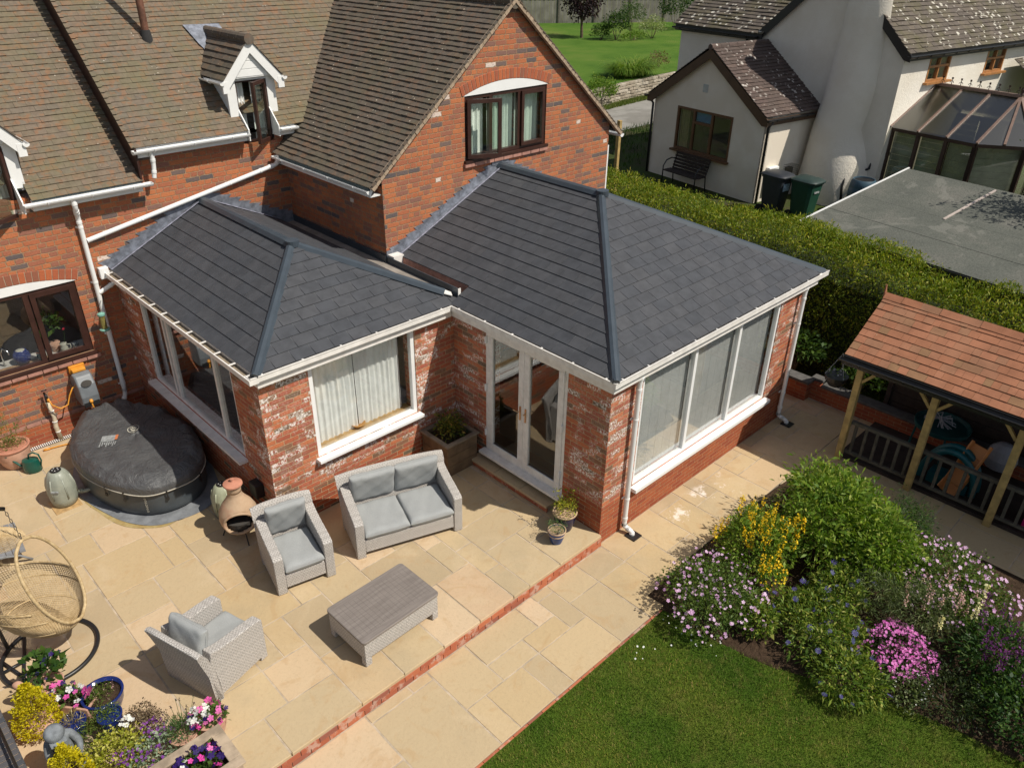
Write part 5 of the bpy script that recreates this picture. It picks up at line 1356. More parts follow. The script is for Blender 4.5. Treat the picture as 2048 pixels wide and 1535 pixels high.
def shrub(name, label, cat, c, r, n, size, mat, group=None, aspect=.5, seed=0, blobs=None, stems=6, stem_h=None, up=.3, zbase=None, **kw):
    """a bush: foliage spread over several lobes, on a few woody stems; c = crown centre"""
    zb = (zg if zbase is None else zbase); t_ = thing(name, label, cat, (c[0], c[1], zb), 0, group)
    VV, RR = [], []
    bl = blobs or [((0, 0, 0), 1.0)]
    for i, (o_, k) in enumerate(bl):
        P, N = blob((c[0]+o_[0]*r[0], c[1]+o_[1]*r[1], c[2]+o_[2]*r[2]), [q*k for q in r], int(n*k*k/sum(b[1]**2 for b in bl)), seed=seed+i, **kw)
        V, rr_ = leafy(P, N, size, aspect, up); VV.append(V); RR.append(rr_)
    quads_obj('foliage', np.concatenate(VV), np.concatenate(RR), mat, t_)
    mb = MB(); rr = random.Random(seed)
    for k in range(stems):
        a = rr.uniform(0, 6.28); q = rr.uniform(.2, .7)
        mb.tube([(c[0]+.03*math.cos(a), c[1]+.03*math.sin(a), zb), (c[0]+r[0]*q*.5*math.cos(a), c[1]+r[1]*q*.5*math.sin(a), (zb+c[2])/2), (c[0]+r[0]*q*math.cos(a), c[1]+r[1]*q*math.sin(a), c[2]+r[2]*.3)], [.018, .012, .005], 5)
    mb.build('stem', M_bark, t_)
    return t_
M_bark = simple('brown_bark', (.12, .085, .055), .95, .3, 8, .8, 40)
def flowers(parent, C, rad, mat, petals=5, name='flowers', ndir=None, jitter=.5, cup=.2, label=None, pw=.85):
    """real little flowers: petals as quads round each centre"""
    n = len(C); Nn = rng.normal(size=(n, 3))*jitter+(np.array([-.25, -.35, 1.0]) if ndir is None else ndir); Nn /= np.linalg.norm(Nn, axis=1)[:, None]
    A = np.cross(Nn, rng.normal(size=(n, 3))); A /= np.linalg.norm(A, axis=1)[:, None]; B_ = np.cross(Nn, A); rr_ = rad*(1+.2*rng.normal(size=n)).clip(.5, 1.5); fr = rng.random(n)
    VV, RR = [], []
    for k in range(petals):
        t0 = 2*math.pi*k/petals; w_ = math.pi/petals*pw
        dirf = lambda t_: A*math.cos(t_)+B_*math.sin(t_)
        p0 = C; p1 = C+(dirf(t0-w_)*.8+Nn*cup)*rr_[:, None]; p2 = C+(dirf(t0)*1.05+Nn*cup)*rr_[:, None]; p3 = C+(dirf(t0+w_)*.8+Nn*cup)*rr_[:, None]
        VV.append(np.stack([p0, p1, p2, p3], 1).reshape(-1, 3)); RR.append(fr)
    return quads_obj(name, np.concatenate(VV), np.concatenate(RR), mat, parent, label)
def petal_mat(name, a, b, rough=.6): return leaf_mat(name, [(0, a), (1, b)], trans=.25, rough=rough)
def top_pts(c, r, n, seed, rough=.18, ns=2.2, low=.1, k=1.04):
    c, r = np.array(c), np.array(r); D = rng.normal(size=(n*3, 3)); D /= np.linalg.norm(D, axis=1)[:, None]; D = D[D[:, 2] > low][:n]
    disp = 1+rough*vnoise(D*r/r.max()*ns, 3.0, seed)+rough*.6*vnoise(D*r/r.max()*ns, 8.0, seed+1); return c+D*r*(k*disp)[:, None]
def spikes(parent, bases, tops, rad, n_each, mat, name='flower_spikes', size=.018, taper=.7, petal=.9):
    """upright flower spikes densely set with small florets"""
    VV, RR = [], []
    for (b, t_) in zip(bases, tops):
        b, t_ = np.array(b), np.array(t_); s_ = rng.random(n_each); a = rng.uniform(0, 6.283, n_each); q = rad*(1-taper*s_)
        P = b+(t_-b)*s_[:, None]+np.stack([np.cos(a)*q, np.sin(a)*q, 0*a], 1); N = np.stack([np.cos(a), np.sin(a), .3+0*a], 1)
        V, r_ = leafy(P, N, size, petal, .1); VV.append(V); RR.append(r_)
    return quads_obj(name, np.concatenate(VV), np.concatenate(RR), mat, parent)
# ======================= HEDGE, PLAYHOUSE, NEIGHBOUR =======================
M_hedge = leaf_mat('conifer_hedge_leaf', [(0, (.09, .15, .010)), (.4, (.16, .23, .016)), (.75, (.26, .30, .02)), (.93, (.38, .36, .04)), (1, (.45, .36, .08))], ((.09, .14, .01), .5), cs=1.5)
hd_ = thing('hedge', 'long clipped yellow-green conifer hedge behind the slate-roofed extension and the playhouse', 'hedge', (7.7, 1.0, -.2))
def hedge_top(y): return 2.30-.35*sstep(-y, -.5, 3.0)+.0
def hedge_pts(n):
    y = rng.uniform(-7.5, 9.2, n); k = rng.random(n); ztop = np.array([hedge_top(v) for v in y])
    x = np.empty(n); z = np.empty(n); N = np.zeros((n, 3))
    x0, x1 = 6.95, 8.45
    m = k < .46; x[m] = x0; z[m] = -.2+(ztop[m]+.2)*rng.random(m.sum())**.8; N[m, 0] = -1
    m2 = (k >= .46) & (k < .86); x[m2] = rng.uniform(x0, x1, m2.sum()); z[m2] = ztop[m2]; N[m2, 2] = 1
    m3 = k >= .86; x[m3] = x1; z[m3] = 1.0+(ztop[m3]-1.0)*rng.random(m3.sum()); N[m3, 0] = 1
    P = np.stack([x, y, z], 1)
    b = .16*vnoise(P*np.array([.6, 1, 1]), 1.6, 5)+.09*vnoise(P, 5.5, 6)+.05*vnoise(P, 13, 7)
    # round the shoulders
    e = np.clip(1-(ztop-z)/.45, 0, 1); P[:, 0] += np.where(m, e*e*.35, 0); ex = np.clip(1-np.minimum(x-x0, x1-x)/.5, 0, 1); P[:, 2] -= np.where(m2, ex*ex*.22, 0)
    P += N*(b-.14*rng.random(n)**1.5)[:, None]; return P, N
P, N = hedge_pts(125000); Pi = P[::5]-N[::5]*(.12+.2*rng.random(len(P[::5])))[:, None]; V, r = leafy(np.concatenate([P, Pi]), np.concatenate([N, N[::5]]), .058, .30, .25); quads_obj('foliage', V, r, M_hedge, hd_)
P, N = hedge_pts(5000); P += N*.06; Nn = N*.5+np.array([0, 0, .9]); V, r = leafy(P, Nn, .095, .16, .8); quads_obj('new_growth', V, .7+.3*r, M_hedge, hd_, label='pale upright new shoots')
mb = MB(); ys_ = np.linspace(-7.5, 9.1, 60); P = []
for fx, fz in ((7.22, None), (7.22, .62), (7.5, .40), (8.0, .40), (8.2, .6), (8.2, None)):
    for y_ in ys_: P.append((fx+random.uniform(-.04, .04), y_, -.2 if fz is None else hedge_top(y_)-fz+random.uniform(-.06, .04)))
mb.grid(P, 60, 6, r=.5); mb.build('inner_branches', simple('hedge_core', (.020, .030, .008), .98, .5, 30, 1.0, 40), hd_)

# low brick planting bed beside the side path
lw_ = thing('raised_planter_wall', 'low brick planter wall with a dark coping at the end of the side path', 'wall', (6.2, 0, -.19))
mb = MB(); mb.box(5.86, -.05, -.25, 6.05, 1.3, .16); mb.box(6.05, -.20, -.25, 6.25, -.02, .16); mb.box(6.05, -4.0, -.25, 6.24, -.2, .10); mb.build('brickwork', M_plinth, lw_)
mb = MB(); mb.box(5.83, -.08, .162, 6.09, 1.3, .215); mb.box(6.09, -.23, .162, 6.28, -.0, .215); mb.box(6.02, -4, .102, 6.28, -.235, .15); mb.build('coping', simple('dark_coping', (.10, .095, .09), .9, .2, 9, .5, 40), lw_, bevel=.01)
M_ivy = leaf_mat('ivy_leaf', [(0, (.03, .07, .012)), (.6, (.06, .12, .02)), (1, (.12, .19, .04))])
for i, (c, r_, lb, n_) in enumerate((((6.5, .55, .45), (.35, .5, .38), 'mid green leafy bush in the low brick planter behind the far downpipe', 1600), ((6.55, -.75, .32), (.3, .4, .25), 'broad-leaved green plant behind the corner post of the playhouse', 700))):
    shrub('shrub', lb, 'shrub', c, r_, n_, .085, M_ivy, seed=40+i, zbase=0.0, stems=4)
# ---------- timber playhouse / summerhouse ----------
M_post = simple('yellow_treated_timber', (.42, .29, .11), .75, .22, 7, .3, 40)
M_rail = simple('weathered_timber', (.095, .085, .065), .85, .25, 9, .4, 40)
M_boards = simple('dark_stained_boards', (.035, .023, .018), .85, .3, 7, .3, 40)
ga = thing('playhouse', 'open timber playhouse with a terracotta shingle roof, yellow posts and a slatted railing', 'playhouse', (5.5, -3.0, zg))
gy0, gy1 = -1.12, -6.4; xe, ze, xr_, zr_ = 4.34, 1.76, 5.46, 2.44
mb = MB(); ag = math.atan2(zr_-ze, xr_-xe); VG = Vector((math.cos(ag), 0, math.sin(ag))); Lg = (xr_-xe)/math.cos(ag)
GT = dict(w=.14, e=.142, thick=.012, gap=.003, jit=.3, wvar=1)
tiles(mb, (xe, gy0, ze), -Y, VG, [(0, 0), (gy0-gy1, 0), (gy0-gy1, Lg), (0, Lg)], **GT)
VGb = Vector((-math.cos(ag), 0, math.sin(ag))); tiles(mb, (2*xr_-xe, gy1, ze), Y, VGb, [(0, 0), (gy0-gy1, 0), (gy0-gy1, Lg), (0, Lg)], **GT)
gr_ = mb.build('roof', [M_shingle, M_boards], ga)
mb = MB(); k = 0; y = gy0+.01
while y > gy1:
    for sg in (-1, 1):
        a = Vector((xr_, y, zr_+.030+.004*(k % 2))); o_ = Vector((sg*.105, 0, -.070)); mb.prism([a, a+Vector((0, -.30, -.006)), a+Vector((0, -.30, -.006))+o_, a+o_], (0, 0, -.012))
    y -= .29; k += 1
mb.prism([(xr_-.045, gy0+.012, zr_-.05), (xr_+.045, gy0+.012, zr_-.05), (xr_+.01, gy0+.03, zr_+.15), (xr_-.01, gy0+.03, zr_+.15)], (0, .02, 0)); mb.build('ridge_capping', M_shingle, gr_)
mb = MB(); mb.box(xe-.03, gy1, ze-.16, xe-.005, gy0, ze-.01); mb.box(xe+.02, gy1, ze-.13, xe+.14, gy0-.02, ze-.02); mb.build('fascia', M_iron, ga)
mb = MB(); half_gutter(mb, (xe-.09, gy1, ze-.04), (xe-.09, gy0+.03, ze-.04), .05, -X); mb.build('gutter', M_iron, ga, smooth=True, auto=40)
for k, y in enumerate((-1.36, -2.50, -3.68, -4.86, -6.04)):
    m_ = MB(); m_.box(4.50, y-.05, zg, 4.60, y+.05, 1.62); m_.build('post', M_post, ga, bevel=.006)
    m_ = MB()
    for sg in ((-1,) if k == 0 else (-1, 1)): m_.bar((4.55, y+sg*.05, 1.30), (4.55, y+sg*.27, 1.55), .045, .05, upv=(1, 0, 0))
    m_.build('brace', M_post, ga, bevel=.004)
mb = MB()
for y0_, y1_ in ((-1.41, -2.45), (-2.55, -3.63), (-3.73, -4.81), (-4.91, -5.99)):
    mb.box(4.59, y1_, .50, 4.66, y0_, .55); mb.box(4.60, y1_, -.06, 4.65, y0_, -.015)
    n_ = 6
    for k in range(n_): y = y0_+(y1_-y0_)*(k+.5)/n_; mb.box(4.607, y-.022, -.05, 4.643, y+.022, .50)
mb.build('railing', M_rail, ga)
mb = MB(); mb.box(6.38, gy1+.1, zg, 6.42, gy0-.15, 1.72)
for k in range(10): mb.box(6.362, gy1+.1, zg+.02+k*.19, 6.38, gy0-.15, zg+.20+k*.19)
mb.build('back_wall', M_boards, ga)
mb = MB(); mb.box(6.30, gy0-.24, zg, 6.38, gy0-.16, 1.72); mb.build('rear_post', M_boards, ga)
mb = MB(); mb.box(4.62, gy1, zg, 6.36, gy0-.2, zg+.05); mb.build('floor', M_boards, ga)
# toys inside
def toy(fn, name, label, mats, cat='toy'): m_ = MB(); fn(m_); single(m_, name, mats, label, cat, bevel=.012)
M_teal = simple('teal_toy_plastic', (.006, .10, .115), .35, .05, 4); M_orange = simple('orange_toy_plastic', (.62, .24, .07), .4, .05, 4); M_pink = simple('hot_pink_plastic', (.75, .02, .22), .3, .04, 4); M_paleb = simple('pale_toy_grey', (.30, .30, .33), .5, .1, 6); M_dkteal = simple('dark_teal_plastic', (.008, .07, .07), .5)
def f_slide(m_):
    sl_ = [(5.25, -3.15, .62), (5.15, -3.12, .45), (5.0, -3.08, .25), (4.85, -3.04, .05), (4.75, -3.0, -.08)]
    for i in range(len(sl_)-1):
        m_.bar(sl_[i], sl_[i+1], .26, .02); 
        for s_ in (-1, 1): a, b = Vector(sl_[i])+Y*s_*.13+Z*.05, Vector(sl_[i+1])+Y*s_*.13+Z*.05; m_.bar(a, b, .022, .10)
toy(f_slide, 'toy_slide', 'orange plastic toy slide behind the railing of the playhouse', M_orange)
def f_arch(m_):
    m_.tube([(4.95, -2.75+.40*math.cos(a)-.15, -.10+.62*math.sin(a)) for a in np.linspace(0, math.pi, 16)], .055, 10); m_.box(4.93, -3.22, -.14, 5.2, -2.62, .05); m_.tube([(5.15, -2.75+.40*math.cos(a)-.15, -.10+.62*math.sin(a)) for a in np.linspace(0, math.pi, 16)], .055, 10)
toy(f_arch, 'toy_climbing_frame', 'teal arched climbing toy next to the orange slide', M_teal)
def f_pink(m_):
    m_.lathe([(.0, -.1), (.24, -.08), (.30, .10), (.29, .30), (.22, .44), (.0, .46)], (5.0, -4.28, .1), n=24, sx=.9, sy=1.1); m_.box(4.8, -4.5, -.14, 5.2, -4.05, .0)
toy(f_pink, 'toy_car', 'rounded hot pink ride-on toy at the right end of the playhouse', M_pink)
def f_tr(m_):
    m_.lathe([(.0, 0), (.42, .02), (.44, .10), (.41, .10), (.39, .04), (0, .035)], (5.9, -2.4, .30), n=28)
    for k in range(4): a = k*1.57+.5; m_.tube([(5.9+.38*math.cos(a), -2.4+.38*math.sin(a), .32), (5.9+.42*math.cos(a), -2.4+.42*math.sin(a), -.14)], .02, 6)
toy(f_tr, 'sand_tray', 'round dark teal play tray on legs inside the playhouse', M_dkteal)
def f_hang(m_):
    rr = random.Random(3)
    for k in range(14): a = rr.uniform(0, 6.28); m_.tube([(5.88+.2*math.cos(a), -2.35+.25*math.sin(a), .42), (5.88-.1*math.cos(a+.4), -2.35-.15*math.sin(a), .50+rr.random()*.08), (5.88-.2*math.cos(a), -2.35-.22*math.sin(a+.5), .43)], .009, 5)
toy(f_hang, 'toy_tools', 'tangle of white toy rods lying on the play tray', M_paleb)
def f_bag(m_): m_.lathe([(0, 0), (.20, .02), (.24, .2), (.2, .36), (.1, .46), (0, .48)], (5.9, -3.35, .0), n=20, sx=.8)
toy(f_bag, 'toy_tent', 'grey and white bundled play tent leaning inside the playhouse', M_paleb)
mb = MB(); mb.tube([(4.22+.16*math.cos(a), -1.14, 1.55+.16*math.sin(a)*.6) for a in np.linspace(math.pi*.75, math.pi*2, 16)], .012, 6)
hb = thing('hanging_basket', 'dark hanging basket with pale flowers at the left corner of the playhouse', 'basket', (4.62, -.98, 1.0))
mb = MB(); mb.lathe([(.0, 1.02), (.10, 1.04), (.17, 1.14), (.185, 1.22), (.0, 1.21)], (4.62, -.98, 0), n=20); mb.build('basket', M_iron, hb)
mb = MB()
for k in range(3): a = k*2.09; mb.tube([(4.62+.18*math.cos(a), -.98+.18*math.sin(a), 1.22), (4.62, -1.0, 1.62)], .004, 4)
mb.build('hanger', M_paleb, hb)
P = top_pts((4.62, -.98, 1.22), (.17, .17, .07), 60, 3); quads_obj('leaves', *leafy(P, np.tile([0, 0, 1.], (len(P), 1)), .05), M_ivy, hb); flowers(hb, P[:14], .018, petal_mat('pale_petals', (.6, .58, .65), (.7, .7, .75)))

# ---------- neighbour's white rendered cottage ----------
co_ = NL(2.0, 3, 1.2); cot = thing('white_cottage', 'cream rendered cottage with a flared chimney breast, a gabled annexe and a conservatory', 'house', tuple(co_))
t = NT('cream_render'); c = t.mix(t.ss(t.noise(1.2, 4, .6), .35, .7), (.74, .68, .58), (.80, .75, .66)); t.base(c, .92, spec=.2); t.bump(t.m('ADD', t.noise(16, 5, .7), t.m('MULTIPLY', t.noise(50, 3), .4)), .7, .02); M_render = t.mat
t = NT('smooth_cream_render'); t.base(t.mix(t.ss(t.noise(2, 4), .4, .7), (.74, .66, .55), (.79, .72, .62)), .92, spec=.2); t.bump(t.noise(60, 4), .4, .006); M_render2 = t.mat
def cp(mb, name, mats, label=None, **kw): return mb.build(name, mats, cot, label=label, **kw)
def LV(a, b, z): return NL(a, b, z)
e1, e2 = NE1, -NE2       # a-axis (away), b-axis (to the right)
# annexe
mb = MB(); wall_holes(mb, LV(0, 0, .9), e2, 3.87, 2.52, [(.90, 2.86, 1.18, 2.33)], .25, -e1)
mb.face([LV(0, 0, 3.42), LV(0, 3.87, 3.42), LV(0, 1.90, 4.78)])
mb.face([LV(0, 3.87, .9), LV(2.2, 3.87, .9), LV(2.2, 3.87, 3.42), LV(0, 3.87, 3.42)]); mb.face([LV(2.2, 0, .9), LV(0, 0, .9), LV(0, 0, 3.42), LV(2.2, 0, 3.42)])
cp(mb, 'annexe_wall', M_render2, 'smooth cream gable wall of the small annexe')
def pitched(mb, p_eave0, udir, w_, vdir, L_, **kw): tiles(mb, p_eave0, udir, vdir, [(0, 0), (w_, 0), (w_, L_), (0, L_)], **kw)
rise = 1.43; run = 2.05; L_ = math.hypot(rise, run); vr = (-e2*run+Z*rise).normalized(); vl = (e2*run+Z*rise).normalized()
NTL = dict(w=.24, e=.115, thick=.020, gap=.003, jit=.35, vjit=.004)
mb = MB(); pitched(mb, LV(-.14, 3.98, 3.42), e1, 2.4, vr, L_, **NTL); pitched(mb, LV(2.26, -.16, 3.42), -e1, 2.4, vl, L_, **NTL)
for k in range(7): mb.tube([LV(-.16+k*.33, 1.91, 4.84), LV(-.16+k*.33+.32, 1.91, 4.84)], .075, 10, 0)
cp(mb, 'annexe_roof', [M_tileE, M_under], 'dark lichened tile roof of the annexe')
mb = MB()
for (b0, b1) in ((-.20, 1.91), (4.02, 1.91)):
    mb.prism([LV(-.13, b0, 3.37), LV(-.13, b1, 4.80), LV(-.13, b1, 4.56), LV(-.13, b0+(.16 if b1 > b0 else -.16), 3.20), LV(-.13, b0, 3.20)], -e1*-.03)
mb.ob(LV(1.05, 4.0, 3.30), e1*1.15, e2*.012, Z*.08); cp(mb, 'bargeboard', simple('brown_bargeboard', (.085, .045, .022), .6, .15, 6))
mb = MB(); half_gutter(mb, LV(-.16, 4.06, 3.37), LV(1.7, 4.06, 3.37), .05, e2); half_gutter(mb, LV(-.2, -.22, 3.37), LV(2.0, -.22, 3.37), .05, -e2); cp(mb, 'gutter', M_iron, smooth=True, auto=40)
mb = MB(); mb.tube([LV(.10, 4.02, 3.3), LV(.06, 3.94, 3.15), LV(.06, 3.94, 1.2)], .034, 10); cp(mb, 'downpipe', M_iron, 'black downpipe at the right corner of the annexe', smooth=True)
mb = MB(); mb.tube([LV(-.05, -.2, 3.3), LV(-.04, -.03, 3.15), LV(-.04, -.03, 1.0)], .034, 10); cp(mb, 'downpipe', M_iron, 'black downpipe at the left corner of the annexe', smooth=True)
M_bwin = simple('chestnut_window_frame', (.12, .055, .022), .5, .15, 7); M_owin = simple('orange_oak_frame', (.36, .16, .05), .5, .15, 8)
mb = MB(); wo = LV(0, .90, 2.08); frame_bars(mb, wo, e2, -e1, 1.96, 1.15, .06, .08, cols=(.62, 1.26), rows=((.62, 1.26, .80),), inset=-.01, mw=.07); mb.ob(LV(-.06, 1.88, 2.05), e2*1.03, e1*.07, Z*.025)
aw_ = cp(mb, 'window', M_bwin, 'brown framed annexe window with a blue blind in its top light')
for a, b, z0, z1 in ((.07, .58, .07, 1.08), (.66, 1.22, .07, .76), (.66, 1.22, .84, 1.08), (1.30, 1.89, .07, 1.08)): pane(aw_, wo, e2, -e1, a, b, z0, z1, .03)
mb = MB(); mb.ob(wo+e2*.94+Z*.96+e1*.06, e2*.28, e1*.003, Z*.12); mb.build('blind', simple('blue_blind', (.03, .16, .36), .6), aw_)
curtain(aw_, wo, e2, -e1, .08, .40, .05, 1.1, .10, .015, .07, simple('brown_yellow_curtain', (.26, .23, .13), .9))
mb = MB(); mb.ob(LV(-.006, 1.80, 3.80), e2*.085, e1*.006, Z*.10); cp(mb, 'air_vent', simple('pale_vent', (.45, .47, .45), .6))
# main gable wall
mb = MB(); rz2 = 5.05+.88*2.12
mb.face([LV(2.2, 1.64, .9), LV(2.2, 5.87, .9), LV(2.2, 5.87, 5.05), LV(2.2, 3.755, rz2), LV(2.2, 1.64, 5.05)])
wall_holes(mb, LV(2.206, 5.87, .9), e1, 12, 4.12, [(1.20, 2.22, 3.32, 4.02), (4.10, 5.12, 3.32, 4.02), (6.6, 8.0, 3.32, 4.02)], .25, e2)
mb.face([LV(2.2, -1.32, .9), LV(2.2, 1.64, .9), LV(2.2, 1.64, 5.05), LV(2.2, -1.32, 5.05)]); mb.face([LV(2.2, -1.32, .9), LV(9, -1.32, .9), LV(9, -1.32, 5.05), LV(2.2, -1.32, 5.05)][::-1])
cp(mb, 'wall', M_render, 'rough cream rendered walls of the cottage')
mb = MB(); mb.face([LV(3.0, 1.4, .9), LV(3.0, 5.6, .9), LV(3.0, 5.6, 5.0), LV(3.0, 1.4, 5.0)]); cp(mb, 'room_wall', M_dark)
rise = .88; vm = (-e2+Z*rise).normalized(); vn = (e2+Z*rise).normalized(); Lm = 2.28*math.hypot(1, rise)
NTM = dict(w=.26, e=.135, thick=.024, gap=.004, jit=.4, vjit=.006)
mb = MB(); pitched(mb, LV(2.08, 6.03, 4.98), e1, 12.2, vm, Lm, **NTM); pitched(mb, LV(14.2, 1.48, 4.98), -e1, 12.1, vn, Lm, **NTM); cp(mb, 'roof', [M_tileN, M_under], 'lichened brown tiled roof over the windowed facade')
rl_ = 2.6; mb = MB(); vf = (e1+Z*.72).normalized(); pitched(mb, LV(2.02, -1.50, 5.02), e2, 3.28, vf, 3.4, **NTM); cp(mb, 'roof', [M_tileN, M_under], 'lichened tiled roof of the rear wing')
mb = MB(); mb.ob(LV(2.09, .14, 4.93), e2*1.60, e1*.02, Z*.085); mb.ob(LV(8.2, 6.0, 4.90), e1*6.1, e2*.015, Z*.09)
mb.prism([LV(2.1, 6.06, 4.96), LV(2.1, 3.755, 6.98), LV(2.1, 3.755, 6.72), LV(2.1, 5.9, 4.83), LV(2.1, 6.06, 4.80)], e1*.03); mb.prism([LV(2.1, 1.46, 4.96), LV(2.1, 3.755, 6.98), LV(2.1, 3.755, 6.74), LV(2.1, 1.62, 4.83), LV(2.1, 1.46, 4.80)], e1*.03)
cp(mb, 'bargeboard', M_iron, 'black bargeboards and fascia')
mb = MB(); half_gutter(mb, LV(2.0, 6.08, 4.93), LV(14, 6.08, 4.93), .055, e2); half_gutter(mb, LV(2.0, -1.5, 4.95), LV(2.0, 1.62, 4.95), .055, -e1); mb.tube([LV(2.06, 1.20, 4.93), LV(2.14, 1.22, 4.80), LV(2.14, 1.22, 4.4)], .034, 8); cp(mb, 'gutter', M_iron, smooth=True, auto=40)
# flared chimney breast: an irregular swept stack
mb = MB(); lv = [(.85, 3.95, 5.42, 1.40), (1.5, 3.96, 5.34, 1.44), (2.1, 3.98, 5.20, 1.52), (2.6, 4.00, 5.02, 1.60), (3.1, 4.02, 4.92, 1.66), (3.6, 4.03, 5.02, 1.76), (4.1, 4.06, 5.05, 1.82), (4.8, 4.10, 5.02, 1.86), (5.5, 4.14, 4.98, 1.88), (6.3, 4.2, 4.90, 1.88), (7.6, 4.25, 4.85, 1.88)]
P = []; nsec = 11
for z, b0, b1, a0 in lv:
    for k in range(nsec):
        s_ = k/(nsec-1)
        if s_ < .2: q = s_/.2; aa, bb = 2.25+(a0+.12-2.25)*q, b0
        elif s_ < .8: q = (s_-.2)/.6; aa, bb = a0+.12*(abs(q-.5)*2)**3, b0+(b1-b0)*(.04+.92*q)
        else: q = (s_-.8)/.2; aa, bb = a0+.12+(2.25-a0-.12)*q**1.5, b1+.34*math.sin(q*1.57)*(1.3 if z < 3 else .8)
        P.append(LV(aa+random.uniform(-.008, .008), bb+random.uniform(-.012, .012), z))
mb.grid(P, nsec, len(lv), r=.5); cp(mb, 'chimney', M_render, 'flared white rendered chimney breast', smooth=True)
for (u0, nm) in ((1.20, 'first upper cottage window with an orange oak frame'), (4.10, 'second upper cottage window with an orange oak frame'), (6.6, 'third upper cottage window beside the wall lamp')):
    mb = MB(); wo = LV(2.2+u0, 5.87, 4.22); frame_bars(mb, wo, e1, e2, 1.02 if u0 < 6 else 1.4, .70, .055, .08, cols=(.51,), rows=((.05, .97, .36),), inset=-.01, mw=.05); mb.ob(wo+e1*.52+e2*.04+Z*-.02, e1*.60, e2*.07, Z*.025)
    w_ = cp(mb, 'window', M_owin, nm); pane(w_, wo, e1, e2, .05, .97, .05, .65, .04)
    m_ = MB(); m_.ob(wo+e1*.5+Z*.35-e2*.3, e1*.9, e2*.01, Z*.5); m_.build('dark_room', M_dark, w_)
mb = MB(); mb.ob(LV(9.15, 5.98, 4.83), e1*.04, e2*.12, Z*.02); mb.lathe([(.02, 0), (.10, .03), (.09, .08), (0, .09)], tuple(LV(9.15, 6.1, 4.72)), n=12); cp(mb, 'wall_lamp', M_iron)
# conservatory
cz = 3.22; bw = simple('dark_brown_conservatory_frame', (.055, .03, .022), .5, .1, 6); polyg = glass('smoky_roof_glazing', (.24, .24, .19), 1.5, .30)
cx_ = [(2.45, 5.87), (2.45, 7.95), (3.15, 8.75), (4.85, 8.75), (5.6, 7.95), (5.6, 5.87)]
mb = MB()
for i in range(len(cx_)-1):
    p, q = LV(*cx_[i], cz), LV(*cx_[i+1], cz); mb.bar(p, q, .10, .10); mb.bar(p-Z*(cz-1.22), q-Z*(cz-1.22), .09, .08)
    n_ = 3 if i in (0, 4) else (1 if i in (1, 3) else 2)
    for k in range(n_+1):
        c_ = p.lerp(q, k/n_); mb.bar(c_-Z*(cz-1.2), c_-Z*.04, .10 if k in (0, n_) else .075, .09, upv=(e1.x, e1.y, 0))
cf = cp(mb, 'conservatory', bw, 'dark framed victorian conservatory with cresting')
blm = simple('greenish_louvre_blind', (.30, .32, .20), .7, .15, 3)
for i in range(len(cx_)-1):
    p, q = Vector(LV(*cx_[i], 1.26)), Vector(LV(*cx_[i+1], 1.26)); d = (q-p).normalized(); nn = Vector((d.y, -d.x, 0)); n_ = 3 if i in (0, 4) else (1 if i in (1, 3) else 2)
    if nn.dot(p-LV(4, 7, 1.26)) < 0: nn = -nn
    for k in range(n_):
        L0 = (q-p).length; a, b = L0*k/n_+.05, L0*(k+1)/n_-.05; pane(cf, p, d, nn, a, b, 0, cz-1.32, .02)
        m_ = MB()
        for s_ in range(13): m_.ob(p+d*(a+b)/2-nn*.09+Z*(.07+s_*.15), d*(b-a)/2, nn*.006, Z*.072)
        m_.build('blind', blm, cf)
ra, rb = (4.02, 5.87), (4.02, 7.95); rz = 4.12
edges = []
mb = MB(); R0, R1 = LV(*ra, rz), LV(*rb, rz)
ro_ = [(2.30, 5.87), (2.30, 8.02), (3.08, 8.90), (4.92, 8.90), (5.75, 8.02), (5.75, 5.87)]
E_ = [LV(*q, cz+.05) for q in ro_]
mb.face([E_[0], E_[1], R1, R0]); mb.face([E_[1], E_[2], R1]); mb.face([E_[2], E_[3], R1]); mb.face([E_[3], E_[4], R1]); mb.face([E_[4], E_[5], R0, R1])
mb.build('roof_glazing', polyg, cf)
M_pinkbar = simple('rosy_brown_glazing_bar', (.20, .13, .10), .5); mb = MB()
for k in range(1, 3): mb.bar(E_[0].lerp(E_[1], k/3)+Z*.02, R0.lerp(R1, k/3)+Z*.02, .05, .035)
for p in (E_[0], E_[5]): mb.bar(p+Z*.02, R0+Z*.02, .05, .035)
for p in (E_[1], E_[2], E_[3], E_[4], E_[2].lerp(E_[3], .5), E_[1].lerp(E_[2], .5)): mb.bar(p+Z*.02, R1+Z*.02, .055, .04)
mb.bar(R0+Z*.03, R1+Z*.03, .10, .07); mb.build('glazing_bar', M_pinkbar, cf)
mb = MB()
for k in range(9):
    c_ = R0.lerp(R1, (k+.6)/9)+Z*.06; mb.tube([c_, c_+Z*.13], .009, 5); mb.ob(c_+Z*.15, e2*.022, e1*.006, Z*.022); mb.tube([c_+e2*.045*math.cos(t_)+Z*(.04+.045*math.sin(t_)) for t_ in np.linspace(0, math.pi, 8)], .007, 5)
mb.lathe([(.05, 0), (.03, .05), (.055, .12), (.02, .18), (.045, .25), (.015, .33), (.0, .40)], tuple(R1+Z*.06), n=12); mb.build('cresting', bw, cf)
mb = MB(); mb.tube([LV(2.42, 5.72, 3.12), LV(2.36, 5.70, 2.9), LV(2.2, 5.64, 2.2), LV(2.12, 5.45, 2.08), LV(1.75, 5.30, 2.02), LV(1.62, 5.35, 1.75), LV(1.60, 5.42, 1.35)], .035, 8); mb.build('downpipe', M_iron, cf, smooth=True)
